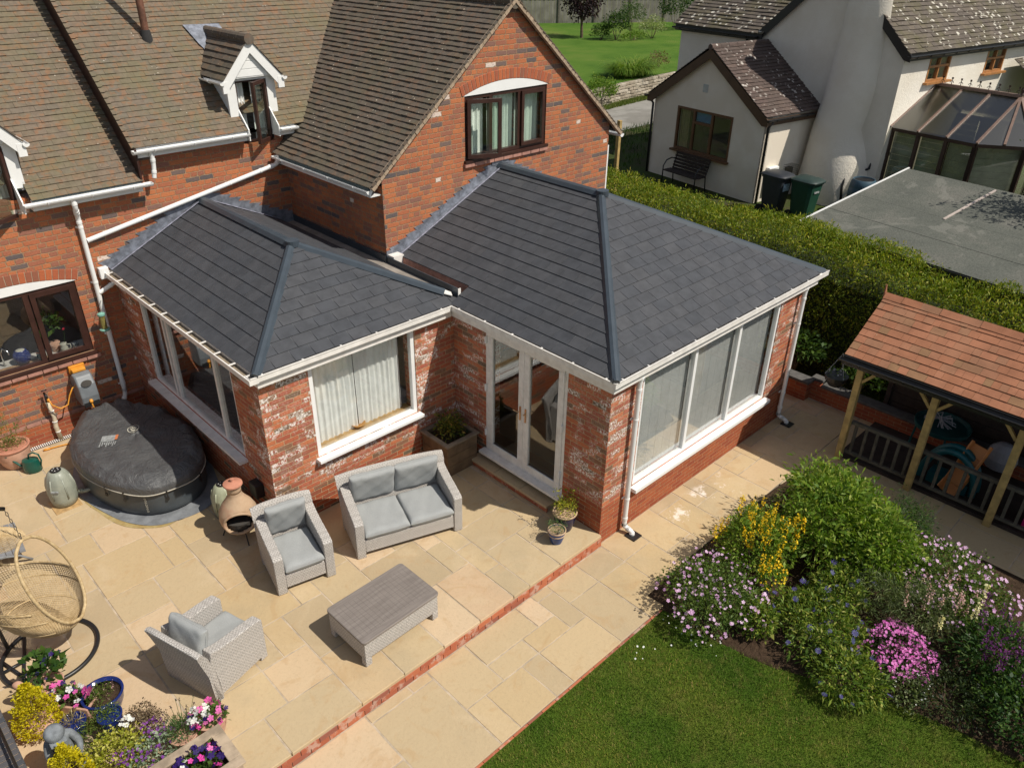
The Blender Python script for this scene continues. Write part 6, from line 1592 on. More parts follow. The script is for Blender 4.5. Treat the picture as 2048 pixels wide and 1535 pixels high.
# stone-tiled lean-to roof at the right edge
mb = MB(); pitched(mb, LV(7.6, 7.6, 3.45), e1, 6, (-e2*.9+Z*.6).normalized(), 1.9, **NTM); cp(mb, 'roof', [M_tileN, M_under], 'mossy lean-to roof beside the conservatory')
# meter box and caged flue
mb = MB(); mb.ob(LV(.55, 3.93, 1.78), e1*.20, e2*.06, Z*.33); single(mb, 'meter_box', M_white, 'white meter box fixed low on the annexe side wall', 'meter box', bevel=.02)
mb = MB(); fc = LV(1.25, 3.88, 1.92)
for k in range(7):
    for (p, q) in (((-.16+k*.053, .0), (-.16+k*.053, .22)),):
        mb.bar(fc+e1*p[0]+e2*.22-Z*.16, fc+e1*p[0]+e2*.22+Z*.16, .005, .005, upv=(1, 0, 0)); mb.bar(fc+e1*p[0]+e2*.0+Z*.16, fc+e1*p[0]+e2*.22+Z*.16, .005, .005)
    mb.bar(fc-e1*.16+e2*.22+Z*(-.16+k*.053), fc+e1*.16+e2*.22+Z*(-.16+k*.053), .005, .005); mb.bar(fc-e1*.16+e2*.0+Z*(-.16+k*.053), fc-e1*.16+e2*.22+Z*(-.16+k*.053), .005, .005)
mb.ob(fc+e2*.06, e1*.09, e2*.06, Z*.09); single(mb, 'flue_guard', M_rail, 'wire cage round a boiler flue beside the chimney breast', 'flue guard')
# wheelie bins, water butt, bench
def bin_(loc, rz, mb_, ml_, label, grp, sticker=None):
    o = thing('wheelie_bin', label, 'bin', loc, rz, grp); o['_wl'] = (0.0, 0.0, 0.0)
    m_ = MB(); w0, w1, d0, d1, h = .21, .28, .22, .32, .95
    P = []
    for (w_, d_, z) in ((w0, d0, .06), (w0+.02, d0+.03, .3), (w1-.01, d1-.01, .90), (w1+.01, d1+.01, .90), (w1+.01, d1+.01, h)):
        n = 24
        for k in range(n):
            a = 2*math.pi*(k+.5)/n; ca, sa = math.cos(a), math.sin(a); q = (abs(ca)**7+abs(sa)**7)**(-1/7); P.append((ca*q*w_, sa*q*d_, z))
    m_.grid(P, 24, 5, closed_u=True, r=.5); m_.build('body', mb_, o, smooth=True, auto=35)
    m_ = MB(); P = []
    for (k_, z) in ((1.06, .945), (1.08, .975), (1.0, 1.0), (.80, 1.03), (.4, 1.05), (.01, 1.055)):
        for k in range(24):
            a = 2*math.pi*(k+.5)/24; ca, sa = math.cos(a), math.sin(a); q = (abs(ca)**6+abs(sa)**6)**(-1/6); P.append((ca*q*w1*k_, sa*q*(d1+.02)*k_-.01, z))
    m_.grid(P, 24, 6, closed_u=True, r=.5); m_.box(-.20, .30, .93, .20, .335, .97); m_.tube([(-.22, .37, .95), (.22, .37, .95)], .016, 8); m_.build('lid', ml_, o, smooth=True, auto=35)
    for s_ in (-1, 1):
        m_ = MB(); m_.tube([(s_*.20, .24, .10), (s_*.255, .24, .10)], .10, 18); m_.build('wheel', M_iron, o, smooth=True, auto=40)
    m_ = MB(); m_.box(-.13, -.318, .62, .10, -.300, .80) if sticker else m_.box(-.10, -.312, .70, .10, -.295, .74); m_.build('sticker', sticker or M_print2, o)
    return o
M_binG = simple('dark_green_plastic', (.012, .055, .035), .42, .1, 5); M_binB = simple('charcoal_bin_plastic', (.030, .034, .042), .42, .1, 5); M_binL = simple('black_green_lid', (.03, .05, .045), .4, .1, 5)
r90 = math.radians(82)
bin_(tuple(LV(-.15, 4.62, 1.2)), math.radians(-8), M_binB, M_binB, 'charcoal wheelie bin with a pale sticker beside the meter box', 'wheelie bins', simple('blue_white_sticker', (.40, .52, .62), .5, .4, 40))
bin_(tuple(LV(.05, 5.35, 1.2)), math.radians(-6), M_binG, M_binL, 'dark green wheelie bin between the charcoal bin and the blue water butt', 'wheelie bins')
wb_ = thing('water_butt', 'blue-grey ribbed water butt under the conservatory downpipe', 'water butt', tuple(LV(1.55, 5.95, 1.2))); wb_['_wl'] = (0.0, 0.0, 0.0)
m_ = MB(); m_.lathe([(.24, 0), (.29, .10), (.305, .22), (.298, .235), (.31, .25), (.325, .45), (.318, .465), (.328, .48), (.32, .68), (.312, .695), (.318, .71), (.29, .86), (.265, .90), (.25, .90), (.25, .87), (.0, .86)], n=36); m_.build('barrel', simple('slate_blue_plastic', (.055, .105, .145), .45, .1, 5), wb_, smooth=True, auto=50)
m_ = MB(); m_.lathe([(.235, .872), (.23, .878), (0, .878)], n=24); m_.build('opening', M_iron, wb_)
bn = thing('garden_bench', 'dark slatted garden bench with curved metal arm against the annexe wall', 'bench', tuple(LV(-.4, 1.8, 1.2)))
for k in range(6):
    m_ = MB(); s_ = LV(-.28+.035*k, 1.80, 1.98-.085*k) if k < 5 else LV(-.28, 1.8, 1.60); m_.ob(LV(-.16-.020*k, 1.80, 2.03-.085*k), e2*.62, e1*.012, Z*.033); m_.build('back_slat', M_boards, bn)
for k in range(4): m_ = MB(); m_.ob(LV(-.36-.09*k, 1.80, 1.60), e2*.62, e1*.035, Z*.012); m_.build('seat_slat', M_boards, bn)
for s_ in (-1, 1): m_ = MB(); b_ = 1.80+s_*.60; m_.tube([LV(-.12, b_, 2.02), LV(-.25, b_, 1.60), LV(-.20, b_, 1.2)], .018, 6); m_.tube([LV(-.18, b_, 1.86), LV(-.35, b_, 1.90), LV(-.55, b_, 1.86), LV(-.66, b_, 1.72), LV(-.66, b_, 1.2)], .018, 6); m_.build('side_frame', M_iron, bn, smooth=True)

# ---------- felt-roofed shed ----------
sh_ = thing('shed', 'low shed with a wide grey-green felt roof behind the hedge', 'shed', tuple(LV(-.8, 11, -.2)))
t = NT('grey_green_felt'); c = t.ramp(t.noise(1.2, 5, .6), [(.3, (.10, .105, .092)), (.5, (.125, .13, .112)), (.7, (.165, .16, .14))]); c = t.mix(t.m('MULTIPLY', t.ss(t.noise(28, 5, .8), .42, .62), .6), c, (.055, .06, .052)); c = t.mix(t.m('MULTIPLY', t.ss(t.noise(.6, 4, .7, dist=1.5), .56, .62), .4), c, (.22, .215, .19)); t.base(c, .92, spec=.25); t.bump(t.noise(40, 4), .8, .01); M_felt = t.mat
A0, A1, B0, B1, Z0, Z1 = -2.78, 1.25, 7.15, 17.0, 2.10, 2.66; zf = lambda a: Z0+(Z1-Z0)*(a-A0)/(A1-A0)
mb = MB(); aa = [A0, A0+1.0, A0+2.0, A0+3.0, A1]
for i in range(4):
    a, b = aa[i], aa[i+1]+(.06 if i < 3 else 0); up_ = .006*(3-i)
    mb.prism([LV(a, B0, zf(a)+up_), LV(a, B1, zf(a)+up_), LV(b, B1, zf(b)+up_*.3), LV(b, B0, zf(b)+up_*.3)], Z*.008, r=.5)
mb.build('roof', M_felt, sh_)
mb = MB(); mb.ob(LV(A0-.02, (B0+B1)/2, Z0-.07), e2*(B1-B0)/2, e1*.015, Z*.075); mb.ob(LV((A0+A1)/2, B0-.015, (Z0+Z1)/2-.05), (LV(A1, B0, Z1)-LV(A0, B0, Z0))/2, e2*.012, Z*.06); mb.build('fascia', M_iron, sh_)
mb = MB(); mb.bar(LV(A0, B0, Z0+.03), LV(A1, B0, Z1+.03), .035, .02); mb.build('edge_trim', M_white, sh_)
mb = MB(); mb.bar(LV(-.85, 9.2, zf(-.85)+.022), LV(1.15, 9.2, zf(1.15)+.022), .05, .02); mb.build('joint_trim', simple('pale_joint_strip', (.45, .38, .34), .8), sh_)
mb = MB(); mb.ob(LV((A0+A1)/2+.05, (B0+B1)/2, .9), e1*1.85, e2*(B1-B0-.2)/2, Z*1.15); mb.build('wall', simple('grey_shed_boards', (.22, .22, .21), .9, .2, 5), sh_)
# branch of a tree over the shed (right edge)
M_dleaf = leaf_mat('dark_green_leaf', [(0, (.015, .045, .010)), (.6, (.04, .085, .016)), (1, (.10, .15, .03))])
tr = thing('tree', 'leafy tree reaching in from the right edge over the felt roof', 'tree', tuple(LV(.9, 11.2, -.1)))
c0 = LV(.9, 11.2, 0); P_, N_ = blob(tuple(LV(1.0, 10.9, 3.6)), (.75, 1.0, 1.1), 2600, shell=.9, seed=77, rough=.35, low=-1); quads_obj('crown', *leafy(P_, N_, .085, .5, .0), M_dleaf, tr)
mb = MB(); mb.tube([LV(.9, 11.4, -.1), LV(.92, 11.3, 1.8), LV(1.0, 11.0, 3.4), LV(1.0, 10.7, 4.3)], [.12, .10, .06, .02], 8)
for k in range(7): a = k*.9; c_ = LV(1.0, 11.0, 2.9+.15*k); mb.tube([c_, c_+Vector((.5*math.cos(a), .6*math.sin(a), .3))], [.03, .008], 5)
mb.build('trunk', M_bark, tr)

# ---------- far garden ----------
sw_ = MB(); rr = random.Random(12)
pts = [(16.0, 16.0), (19.0, 16.35), (21.5, 16.6), (24.5, 16.9), (30, 17.2)]
def wline(x): return float(np.interp(x, [p[0] for p in pts], [p[1] for p in pts]))
for row in range(6):
    x = 16.2+rr.random()*.2
    while x < 29:
        L0 = rr.uniform(.18, .5); z0 = 1.18+row*.125; sw_.ob((x+L0/2, wline(x)+rr.uniform(-.03, .03), z0+.06), (L0/2-.008, 0, rr.uniform(-.006, .006)), (0, .16, 0), (0, 0, .055+rr.uniform(-.008, .006))); x += L0
t = NT('pale_drystone'); c = t.ramp(t.attr(), [(0, (.30, .25, .19)), (.5, (.42, .36, .28)), (1, (.52, .46, .38))]); c = t.mix(t.m('MULTIPLY', t.ss(t.noise(6, 5, .7), .45, .7), .6), c, (.16, .15, .10)); t.base(c, .95); t.bump(t.noise(14, 5), .8, .03)
single(sw_, 'stone_wall', t.mat, 'low pale drystone wall between the lane and the far lawn', 'wall', bevel=.02)
vg = leaf_mat('verge_grass', [(0, (.07, .12, .02)), (.6, (.13, .18, .035)), (1, (.25, .25, .08))])
def vs(n):
    x = rng.uniform(15, 30, n); y = np.array([wline(q) for q in x])-.22-rng.random(n)*.55; return np.stack([x, y, np.full(n, 1.2)], 1)
tag(blades('lane_verge_grass', 9000, vs, h=(.06, .16), wd=.03, mat=vg), 'rough green verge grass along the foot of the drystone wall', 'grass', kind='stuff')
def vs2(n):
    x = rng.uniform(9.5, 26, n); y = rng.uniform(9.4, 12.9, n); k = (y > 12.2-rng.random(n)*.6) | (rng.random(n) < .3); x, y = x[k], y[k]; k = ~(((x-NA.x)*NE1.x+(y-NA.y)*NE1.y > -.2) & (-(x-NA.x)*NE2.x-(y-NA.y)*NE2.y > -.2)); x, y = x[k], y[k]
    return np.stack([x, y, np.array([ground_h(a, b) for a, b in zip(x, y)])], 1)
tag(blades('ditch_grass', 9000, vs2, h=(.08, .2), wd=.03, mat=M_dleaf), 'dark shaded grass beside the lane behind the brick gable', 'grass', kind='stuff')
# close-board fence
fn = thing('fence', 'grey close-board fence across the end of the far lawn', 'fence', (38, 34, 1.9)); mb = MB(); fa, fb = Vector((27.5, 40.2, 1.93)), Vector((50.0, 27.1, 1.93)); fd_ = (fb-fa).normalized(); Lf = (fb-fa).length; nb = int(Lf/.16); fn_ = Vector((fd_.y, -fd_.x, 0))
for k in range(nb): c_ = fa+fd_*(k+.5)*.16; mb.ob(c_+Z*(.70+rr.uniform(-.01, .01))+fn_*(.01*(k % 2)), fd_*.074, fn_*.01, Z*.74, r=rr.random())
t = NT('silvered_fence_board'); t.base(t.mix(t.ss(t.noise(2, 5), .3, .7), t.ramp(t.attr(), [(0, (.17, .16, .14)), (1, (.26, .245, .215))]), (.14, .13, .11)), .95); mb.build('boards', t.mat, fn)
k = 0
while k*2.6 < Lf: c_ = fa+fd_*k*2.6+fn_*.05; m_ = MB(); m_.ob(c_+Z*.75, fd_*.05, fn_*.05, Z*.80); m_.build('post', M_rail, fn); k += 1
mb = MB(); mb.ob((fa+fb)/2+Z*1.46, fd_*Lf/2, fn_*.035, Z*.02); mb.build('rail', M_rail, fn)
M_purple = leaf_mat('purple_leaf', [(0, (.012, .008, .012)), (.7, (.035, .015, .022)), (1, (.08, .04, .035))]); M_mid = leaf_mat('mid_green_leaf', [(0, (.03, .07, .012)), (.6, (.06, .12, .02)), (1, (.12, .18, .04))]); M_light = leaf_mat('variegated_leaf', [(0, (.10, .16, .04)), (.5, (.26, .31, .12)), (1, (.48, .5, .28))]); M_bright = leaf_mat('bright_green_leaf', [(0, (.07, .15, .012)), (.6, (.13, .23, .02)), (1, (.24, .30, .05))])
pt = thing('tree', 'small dark purple-leaved tree in front of the far fence', 'tree', (31.3, 28.2, 1.93)); P_, N_ = blob((31.3, 28.2, 4.05), (1.05, 1.05, 1.05), 3600, shell=.6, seed=5, rough=.3, low=-1); quads_obj('crown', *leafy(P_, N_, .13, .6, 0), M_purple, pt)
mb = MB(); mb.tube([(31.3, 28.2, 1.9), (31.27, 28.22, 2.7), (31.3, 28.2, 3.8)], [.09, .075, .04], 8)
for k in range(5): a = k*1.3; mb.tube([(31.27, 28.2, 2.75), (31.3+.6*math.cos(a), 28.2+.6*math.sin(a), 4.0)], [.04, .015], 6)
mb.build('trunk', M_bark, pt)
FG = [((31.5, 26.9, 2.25), (.65, .55, .60), 1800, .09, M_mid, 'loose mid green shrub at the foot of the purple tree'),
      ((32.2, 26.3, 2.65), (.75, .75, .85), 2600, .11, M_dleaf, 'dark green shrub in the middle of the far border'),
      ((33.9, 26.6, 3.05), (.85, .8, .85), 3200, .075, M_mid, 'tall round grey-green bush at the back of the far border'),
      ((34.6, 25.5, 2.48), (.90, .8, .66), 3200, .075, M_light, 'pale variegated dome bush at the right of the far border'),
      ((32.9, 25.6, 2.12), (1.1, .4, .32), 1500, .08, M_bright, 'low bright green plants along the front of the far border'),
      ((40.0, 27.6, 3.1), (1.3, 1.2, 1.4), 3600, .13, M_dleaf, 'dark tall shrub against the right end of the far fence'),
      ((18.9, 16.2, 1.75), (.95, .50, .62), 3600, .075, M_bright, 'lime green bush spilling over the end of the stone wall')]
for i, (c, r_, n_, s_, m_, lb) in enumerate(FG): shrub('shrub', lb, 'shrub', c, r_, n_, s_, m_, seed=100+i, zbase=1.9 if i < 6 else 1.2)
def strap_clump(name, label, cat, c, r_, n, L0, wd, mat, zb, grp=None):
    t_ = thing(name, label, cat, (c[0], c[1], zb), 0, grp); VV = []; RR = []
    a = rng.uniform(0, 6.283, n); q = np.sqrt(rng.random(n)); bx, by = c[0]+q*r_[0]*np.cos(a)*.7, c[1]+q*r_[1]*np.sin(a)*.7; az = a+rng.normal(0, .5, n); L_ = L0*(1+.25*rng.normal(size=n)).clip(.4, 1.6)
    prev = np.stack([bx, by, np.full(n, float(zb))], 1); ox = np.stack([-np.sin(az), np.cos(az), 0*az], 1)*wd/2; el = rng.uniform(1.0, 1.45, n); rv = rng.random(n)
    for s_ in range(4):
        d = np.stack([np.cos(az)*np.cos(el), np.sin(az)*np.cos(el), np.sin(el)], 1); nxt = prev+d*(L_/4)[:, None]; w0, w1 = 1-.22*s_, 1-.22*(s_+1)
        VV.append(np.stack([prev-ox*w0, prev+ox*w0, nxt+ox*w1, nxt-ox*w1], 1).reshape(-1, 3)); RR.append(rv); prev = nxt; el = el-.55
    quads_obj('leaves', np.concatenate(VV), np.concatenate(RR), mat, t_); return t_
strap_clump('daylily_clump', 'large arching strap-leaved clump on top of the stone wall', 'plant', (22.35, 17.35, 1.95), (1.45, .65), 1900, .95, .04, M_bright, 1.93)
shrub('shrub', 'reddish stemmed shrub at the right end of the stone wall', 'shrub', (25.3, 18.1, 2.2), (.5, .45, .45), 900, .07, leaf_mat('reddish_leaf', [(0, (.10, .08, .03)), (1, (.24, .16, .08))]), seed=120, zbase=1.95)
mb = MB(); mb.box(9.9, 8.0, .6, 10.0, 8.1, 3.1); single(mb, 'fence_post', M_post, 'yellow timber post just behind the right corner of the brick gable', 'post', bevel=.01)
# ======================= FLOWER BED =======================
M_gerL = leaf_mat('geranium_leaf', [(0, (.055, .11, .018)), (.5, (.11, .18, .03)), (1, (.21, .27, .06))], ((.05, .09, .02), .4), cs=4)
M_shrubL = leaf_mat('fresh_shrub_leaf', [(0, (.07, .15, .012)), (.45, (.15, .25, .022)), (.85, (.26, .34, .04)), (1, (.42, .44, .10))], ((.08, .15, .015), .45), cs=3)
M_blueL = leaf_mat('knapweed_leaf', [(0, (.07, .14, .018)), (.5, (.15, .235, .028)), (.85, (.29, .34, .05)), (1, (.48, .46, .12))], ((.07, .12, .02), .4), cs=4)
M_darkL = leaf_mat('dark_border_leaf', [(0, (.015, .03, .010)), (.6, (.04, .065, .018)), (1, (.10, .12, .04))])
M_sageL = leaf_mat('grey_green_leaf', [(0, (.07, .11, .035)), (.6, (.14, .18, .065)), (1, (.26, .29, .14))])
M_ferny = leaf_mat('dark_ferny_leaf', [(0, (.02, .06, .015)), (.6, (.05, .11, .02)), (1, (.10, .17, .03))])
P_pink = petal_mat('pale_pink_petals', (.52, .26, .50), (.80, .58, .78)); P_yel = petal_mat('yellow_florets', (.78, .46, .01), (.90, .66, .02)); P_blue = petal_mat('violet_blue_petals', (.10, .08, .42), (.22, .18, .62))
P_mag = petal_mat('magenta_petals', (.55, .10, .42), (.80, .28, .66)); P_sal = petal_mat('salmon_florets', (.55, .30, .30), (.75, .52, .46)); P_cream = petal_mat('cream_florets', (.72, .66, .30), (.85, .80, .5)); P_purp = petal_mat('dark_purple_florets', (.08, .012, .10), (.20, .04, .20)); P_white = petal_mat('white_petals', (.8, .8, .8), (.85, .85, .83))
P_viol = petal_mat('violet_petals', (.16, .03, .26), (.30, .08, .42)); P_indigo = petal_mat('indigo_petals', (.018, .008, .09), (.05, .02, .18)); P_hot = petal_mat('hot_pink_petals', (.75, .06, .38), (.85, .22, .55))
def bush(name, label, cat, c, r, n, size, mat, seed=0, aspect=.5, grp=None, blobs=None, rough=.2, zb=zg, ns=2.6, low=-.35):
    return shrub(name, label, cat, c, r, n, size, mat, seed=seed, aspect=aspect, group=grp, blobs=blobs, zbase=zb, rough=rough, ns=ns, low=low, stems=5)
LB = [((0, 0, 0), .8), ((.5, .25, -.1), .55), ((-.5, -.2, -.1), .55), ((.1, -.55, -.15), .5), ((-.1, .55, -.1), .5)]
b = bush('geranium', 'pale pink geranium mound spilling onto the path at the lawn corner', 'plant', (.10, -1.80, .12), (.68, .62, .46), 13000, .036, M_gerL, 200, blobs=LB)
C = np.concatenate([top_pts((.10+o[0]*.68, -1.80+o[1]*.62, .12+o[2]*.46), (.68*k, .62*k, .46*k), int(95*k), 210+i, low=-.15, k=1.10) for i, (o, k) in enumerate(LB)]); flowers(b, C, .021, P_pink, jitter=.35)
b = bush('geranium', 'second pale pink geranium mound in front of the playhouse railing', 'plant', (2.45, -3.80, .16), (.72, .78, .46), 13000, .038, M_gerL, 220, blobs=LB)
C = np.concatenate([top_pts((2.45+o[0]*.72, -3.80+o[1]*.78, .16+o[2]*.46), (.72*k, .78*k, .46*k), int(110*k), 230+i, low=-.1, k=1.10) for i, (o, k) in enumerate(LB)]); flowers(b, C, .021, P_pink, jitter=.35)
yl = bush('loosestrife', 'yellow loosestrife with upright golden spikes behind the first geranium', 'plant', (1.12, -1.80, .28), (.52, .46, .50), 6500, .055, M_shrubL, 240, aspect=.38)
bs, ts = [], []
rr = random.Random(8)
for k in range(34):
    x, y = 1.12+rr.uniform(-.50, .42), -1.80+rr.uniform(-.45, .45); z = .62+.22*(1-((x-1.12)/.6)**2-((y+1.8)/.6)**2)+rr.uniform(-.12, .08); bs.append((x, y, z-.26)); ts.append((x+rr.uniform(-.03, .03), y+rr.uniform(-.03, .03), z+.06))
spikes(yl, bs, ts, .030, 60, P_yel, size=.021)
ys = bush('yellow_sedum', 'small low yellow-flowered patch beside the first geranium', 'plant', (.86, -2.18, .08), (.20, .18, .2), 700, .04, M_shrubL, 243); flowers(ys, top_pts((.86, -2.18, .10), (.2, .18, .2), 90, 3), .012, P_yel)
bush('large_shrub', 'tall fresh green leafy shrub at the centre of the flower bed', 'shrub', (2.05, -2.25, .42), (.64, .72, .74), 12500, .088, M_shrubL, 250, aspect=.30, rough=.34, ns=3.2, blobs=[((0, 0, .05), .85), ((.7, .45, .15), .62), ((-.55, -.1, -.1), .6), ((.2, -.75, 0), .65), ((.9, -.2, .1), .55), ((-.3, -.8, -.2), .5)])
bush('leafy_shrub', 'lower bright green shrub right of the tall one, leaning to the railing', 'shrub', (2.15, -3.02, .34), (.55, .42, .46), 6500, .066, M_shrubL, 260, aspect=.34, rough=.3, ns=3)
fn_ = bush('fennel', 'dark feathery green plant against the playhouse railing', 'plant', (3.05, -3.0, .20), (.30, .34, .42), 4200, .05, M_ferny, 270, aspect=.16)
bs, ts = [], []
for k in range(40): x, y = 3.05+rr.uniform(-.27, .27), -3.0+rr.uniform(-.3, .3); bs.append((x, y, .2)); ts.append((x, y, .62+rr.uniform(-.1, .14)))
spikes(fn_, bs, ts, .035, 40, M_ferny, 'shoots', .032, .5, .2)
bc = bush('knapweed', 'blue-flowered knapweed sprawling over the lawn edge', 'plant', (.72, -2.95, .02), (.62, .62, .36), 8500, .062, M_blueL, 280, aspect=.28, blobs=LB)
C = np.concatenate([top_pts((.72+o[0]*.62, -2.95+o[1]*.62, .02+o[2]*.36), (.62*k, .62*k, .36*k), int(16*k), 290+i, low=.0, k=1.12) for i, (o, k) in enumerate(LB)])
flowers(bc, C, .034, P_blue, petals=11, jitter=.5, pw=.32); 
b2 = bush('knapweed', 'smaller blue-flowered knapweed clump nearest the lawn, below the magenta phlox', 'plant', (.22, -3.55, -.02), (.40, .40, .24), 4200, .062, M_blueL, 300, aspect=.28); flowers(b2, top_pts((.22, -3.55, -.02), (.40, .42, .24), 16, 301, low=-.1, k=1.12), .034, P_blue, petals=11, pw=.32)
b3 = bush('knapweed', 'blue-flowered knapweed behind, below the tall shrub', 'plant', (1.28, -2.88, .10), (.36, .34, .34), 3400, .058, M_blueL, 305, aspect=.28); flowers(b3, top_pts((1.28, -2.88, .10), (.36, .34, .34), 16, 306, low=.2, k=1.12), .034, P_blue, petals=11, pw=.32)
ph_ = bush('phlox', 'vivid magenta-pink phlox cushion', 'plant', (1.0, -3.82, .0), (.40, .40, .20), 2600, .035, M_darkL, 310); C = np.concatenate([top_pts((1.0+o[0]*.40, -3.82+o[1]*.40, .0+o[2]*.2), (.42*k, .42*k, .26*k), int(330*k), 315+i, low=.05, k=1.1) for i, (o, k) in enumerate(LB[:4])]); flowers(ph_, C, .017, P_mag, jitter=.4)
ln = bush('toadflax', 'grey-green stems with salmon-pink spikes behind the magenta phlox', 'plant', (1.72, -3.75, .10), (.42, .42, .38), 6000, .055, M_sageL, 320, aspect=.16)
bs, ts = [], []
for k in range(30): x, y = 1.75+rr.uniform(-.36, .36), -3.85+rr.uniform(-.36, .36); z = .48+rr.uniform(-.1, .1); bs.append((x, y, z-.12)); ts.append((x+rr.uniform(-.02, .02), y, z+.04))
spikes(ln, bs, ts, .014, 26, P_sal, size=.016)
st_ = bush('wispy_grass', 'tangle of grey-green wispy stems under the tall shrub', 'plant', (1.55, -3.25, .12), (.34, .3, .36), 3200, .07, M_sageL, 325, aspect=.10)
lp = bush('lupin', 'purple lupins with deep green leaves at the right end of the bed', 'plant', (1.62, -4.72, .12), (.50, .50, .34), 5200, .075, M_ferny, 330, aspect=.24)
bs, ts = [], []
for k in range(26): x, y = 1.6+rr.uniform(-.5, .5), -4.75+rr.uniform(-.45, .45); z = .58+rr.uniform(-.15, .15); bs.append((x, y, z-.30)); ts.append((x+rr.uniform(-.03, .03), y, z+.05))
spikes(lp, bs, ts, .024, 60, P_purp, size=.020)
cr = thing('cream_lupin', 'pair of pale cream flower spikes rising above the purple lupins', 'plant', (1.72, -4.28, zg)); spikes(cr, [(1.86, -4.28, .55), (1.60, -4.30, .48), (1.25, -4.05, .40)], [(1.87, -4.28, .84), (1.61, -4.31, .74), (1.26, -4.06, .58)], .026, 110, P_cream, size=.020)
mb = MB(); 
for q in ((1.86, -4.28), (1.60, -4.30), (1.25, -4.05)): mb.tube([(q[0], q[1], zg), (q[0], q[1], .6)], .005, 5)
mb.build('stem', M_darkL, cr)
bush('ground_cover', 'dark low foliage along the shaded lawn edge', 'plant', (.86, -4.45, -.06), (.42, .42, .24), 3800, .045, M_darkL, 340, aspect=.3)
bush('ground_cover', 'dark green mixed foliage in the bottom right corner of the bed', 'plant', (1.15, -5.15, .0), (.50, .55, .34), 5200, .05, M_ferny, 345)
wf = bush('spotted_foliage', 'olive foliage with tiny white flowers below the magenta phlox', 'plant', (.62, -4.05, -.06), (.30, .26, .18), 2200, .035, M_sageL, 350); flowers(wf, top_pts((.62, -4.05, -.06), (.3, .26, .18), 26, 351), .008, P_white)
bush('euphorbia', 'yellow-green low plant between the geranium and the knapweed', 'plant', (.22, -2.40, -.02), (.24, .22, .22), 1700, .05, M_blueL, 355)
bush('ground_cover', 'dark stems at the soil between the geranium and the knapweed', 'plant', (.35, -3.2, -.05), (.3, .22, .2), 1400, .045, M_darkL, 360, aspect=.2)
bush('back_foliage', 'dull purple-tinged foliage edging the side path behind the loosestrife', 'plant', (1.75, -1.52, .16), (.50, .22, .40), 3000, .04, leaf_mat('purple_green_leaf', [(0, (.05, .05, .03)), (.6, (.10, .10, .05)), (1, (.2, .16, .11))]), 365)
bush('back_foliage', 'dense green foliage at the foot of the first playhouse post', 'plant', (3.3, -1.95, .05), (.42, .48, .34), 3600, .06, M_shrubL, 368)
def dsy(n):
    return np.stack([rng.uniform(-.55, -.25, n), rng.uniform(-2.3, -1.45, n), np.full(n, zg+.03)], 1)
# daisies in the lawn
dl = thing('daisies', 'few tiny white daisies in the lawn beside the geranium', 'flowers', (-.5, -1.9, zg)); flowers(dl, np.concatenate([dsy(22), np.stack([rng.uniform(-1.4, -.4, 10), rng.uniform(-1.9, -1.42, 10), np.full(10, zg+.03)], 1)]), .010, P_white, petals=6, jitter=.1)

# ======================= POTS AND PLANTS ON THE PATIO =======================
M_potblue = simple('deep_blue_glaze', (.010, .022, .13), .12, .25, 8); M_potnavy = simple('dark_navy_glaze', (.012, .012, .045), .18, .3, 8); M_potrim = simple('sandy_pot_rim', (.46, .32, .20), .6, .15, 10)
M_terral = simple('pale_terracotta', (.52, .30, .21), .85, .2, 6, .3, 50, dirt=((.42, .38, .34), .6))
def pot(name, label, cat, c, R, h, mat, rim=None, base_r=.62, grp=None, band=None, belly=1.0):
    o = thing(name, label, cat, (c[0], c[1], 0 if len(c) < 3 else c[2]), 0, grp); o['_wl'] = (0.0, 0.0, 0.0)
    m_ = MB(); m_.lathe([(R*base_r, 0), (R*(base_r+.12)*belly, h*.2), (R*.90*belly, h*.6), (R*.97, h*.93), (R*.97, h), (R*.88, h), (R*.86, h*.8), (0, h*.8)], n=36); m_.build('pot_body', mat, o, smooth=True, auto=50)
    m_ = MB(); m_.lathe([(R*.96, h*.93), (R*1.04, h*.95), (R*1.04, h*1.01), (R*.98, h*1.03), (R*.90, h*1.0), (R*.88, h*.9)], n=36); m_.build('rim', rim or mat, o, smooth=True)
    m_ = MB(); m_.lathe([(R*.885, h*.86), (R*.4, h*.90), (0, h*.9)], n=24); m_.build('soil', M_soil, o, smooth=True)
    if band: m_ = MB(); m_.lathe([(R*.935*belly, h*.66), (R*.965*belly, h*.68), (R*.975*belly, h*.72), (R*.96*belly, h*.74)], n=36); m_.build('band', rim, o, smooth=True)
    return o
def fol(par, c, r, n, size, mat, seed, aspect=.4, up=.5, name='foliage', **kw):
    P, N = blob(c, r, n, seed=seed, **{**dict(shell=.9, rough=.2, low=-.3), **kw}); V, r_ = leafy(P, N, size, aspect, up); return quads_obj(name, V, r_, mat, par)
M_euon = leaf_mat('yellow_green_leaf', [(0, (.10, .15, .01)), (.5, (.28, .30, .02)), (1, (.52, .46, .06))]); M_lav = leaf_mat('lavender_leaf', [(0, (.05, .11, .03)), (.6, (.10, .18, .05)), (1, (.18, .25, .09))])
p1 = pot('flower_pot', 'navy glazed pot with sandy rim with a yellow-green shrub beside the french doors', 'pot', (-.27, .43), .17, .30, M_potnavy, M_potrim, grp='glazed pots by the french doors')
L0 = (-.27, .43); p1['_wl'] = (0.0, 0.0, 0.0)
fol(p1, (0, 0, .38), (.17, .17, .12), 520, .036, M_euon, 400, name='shrub')
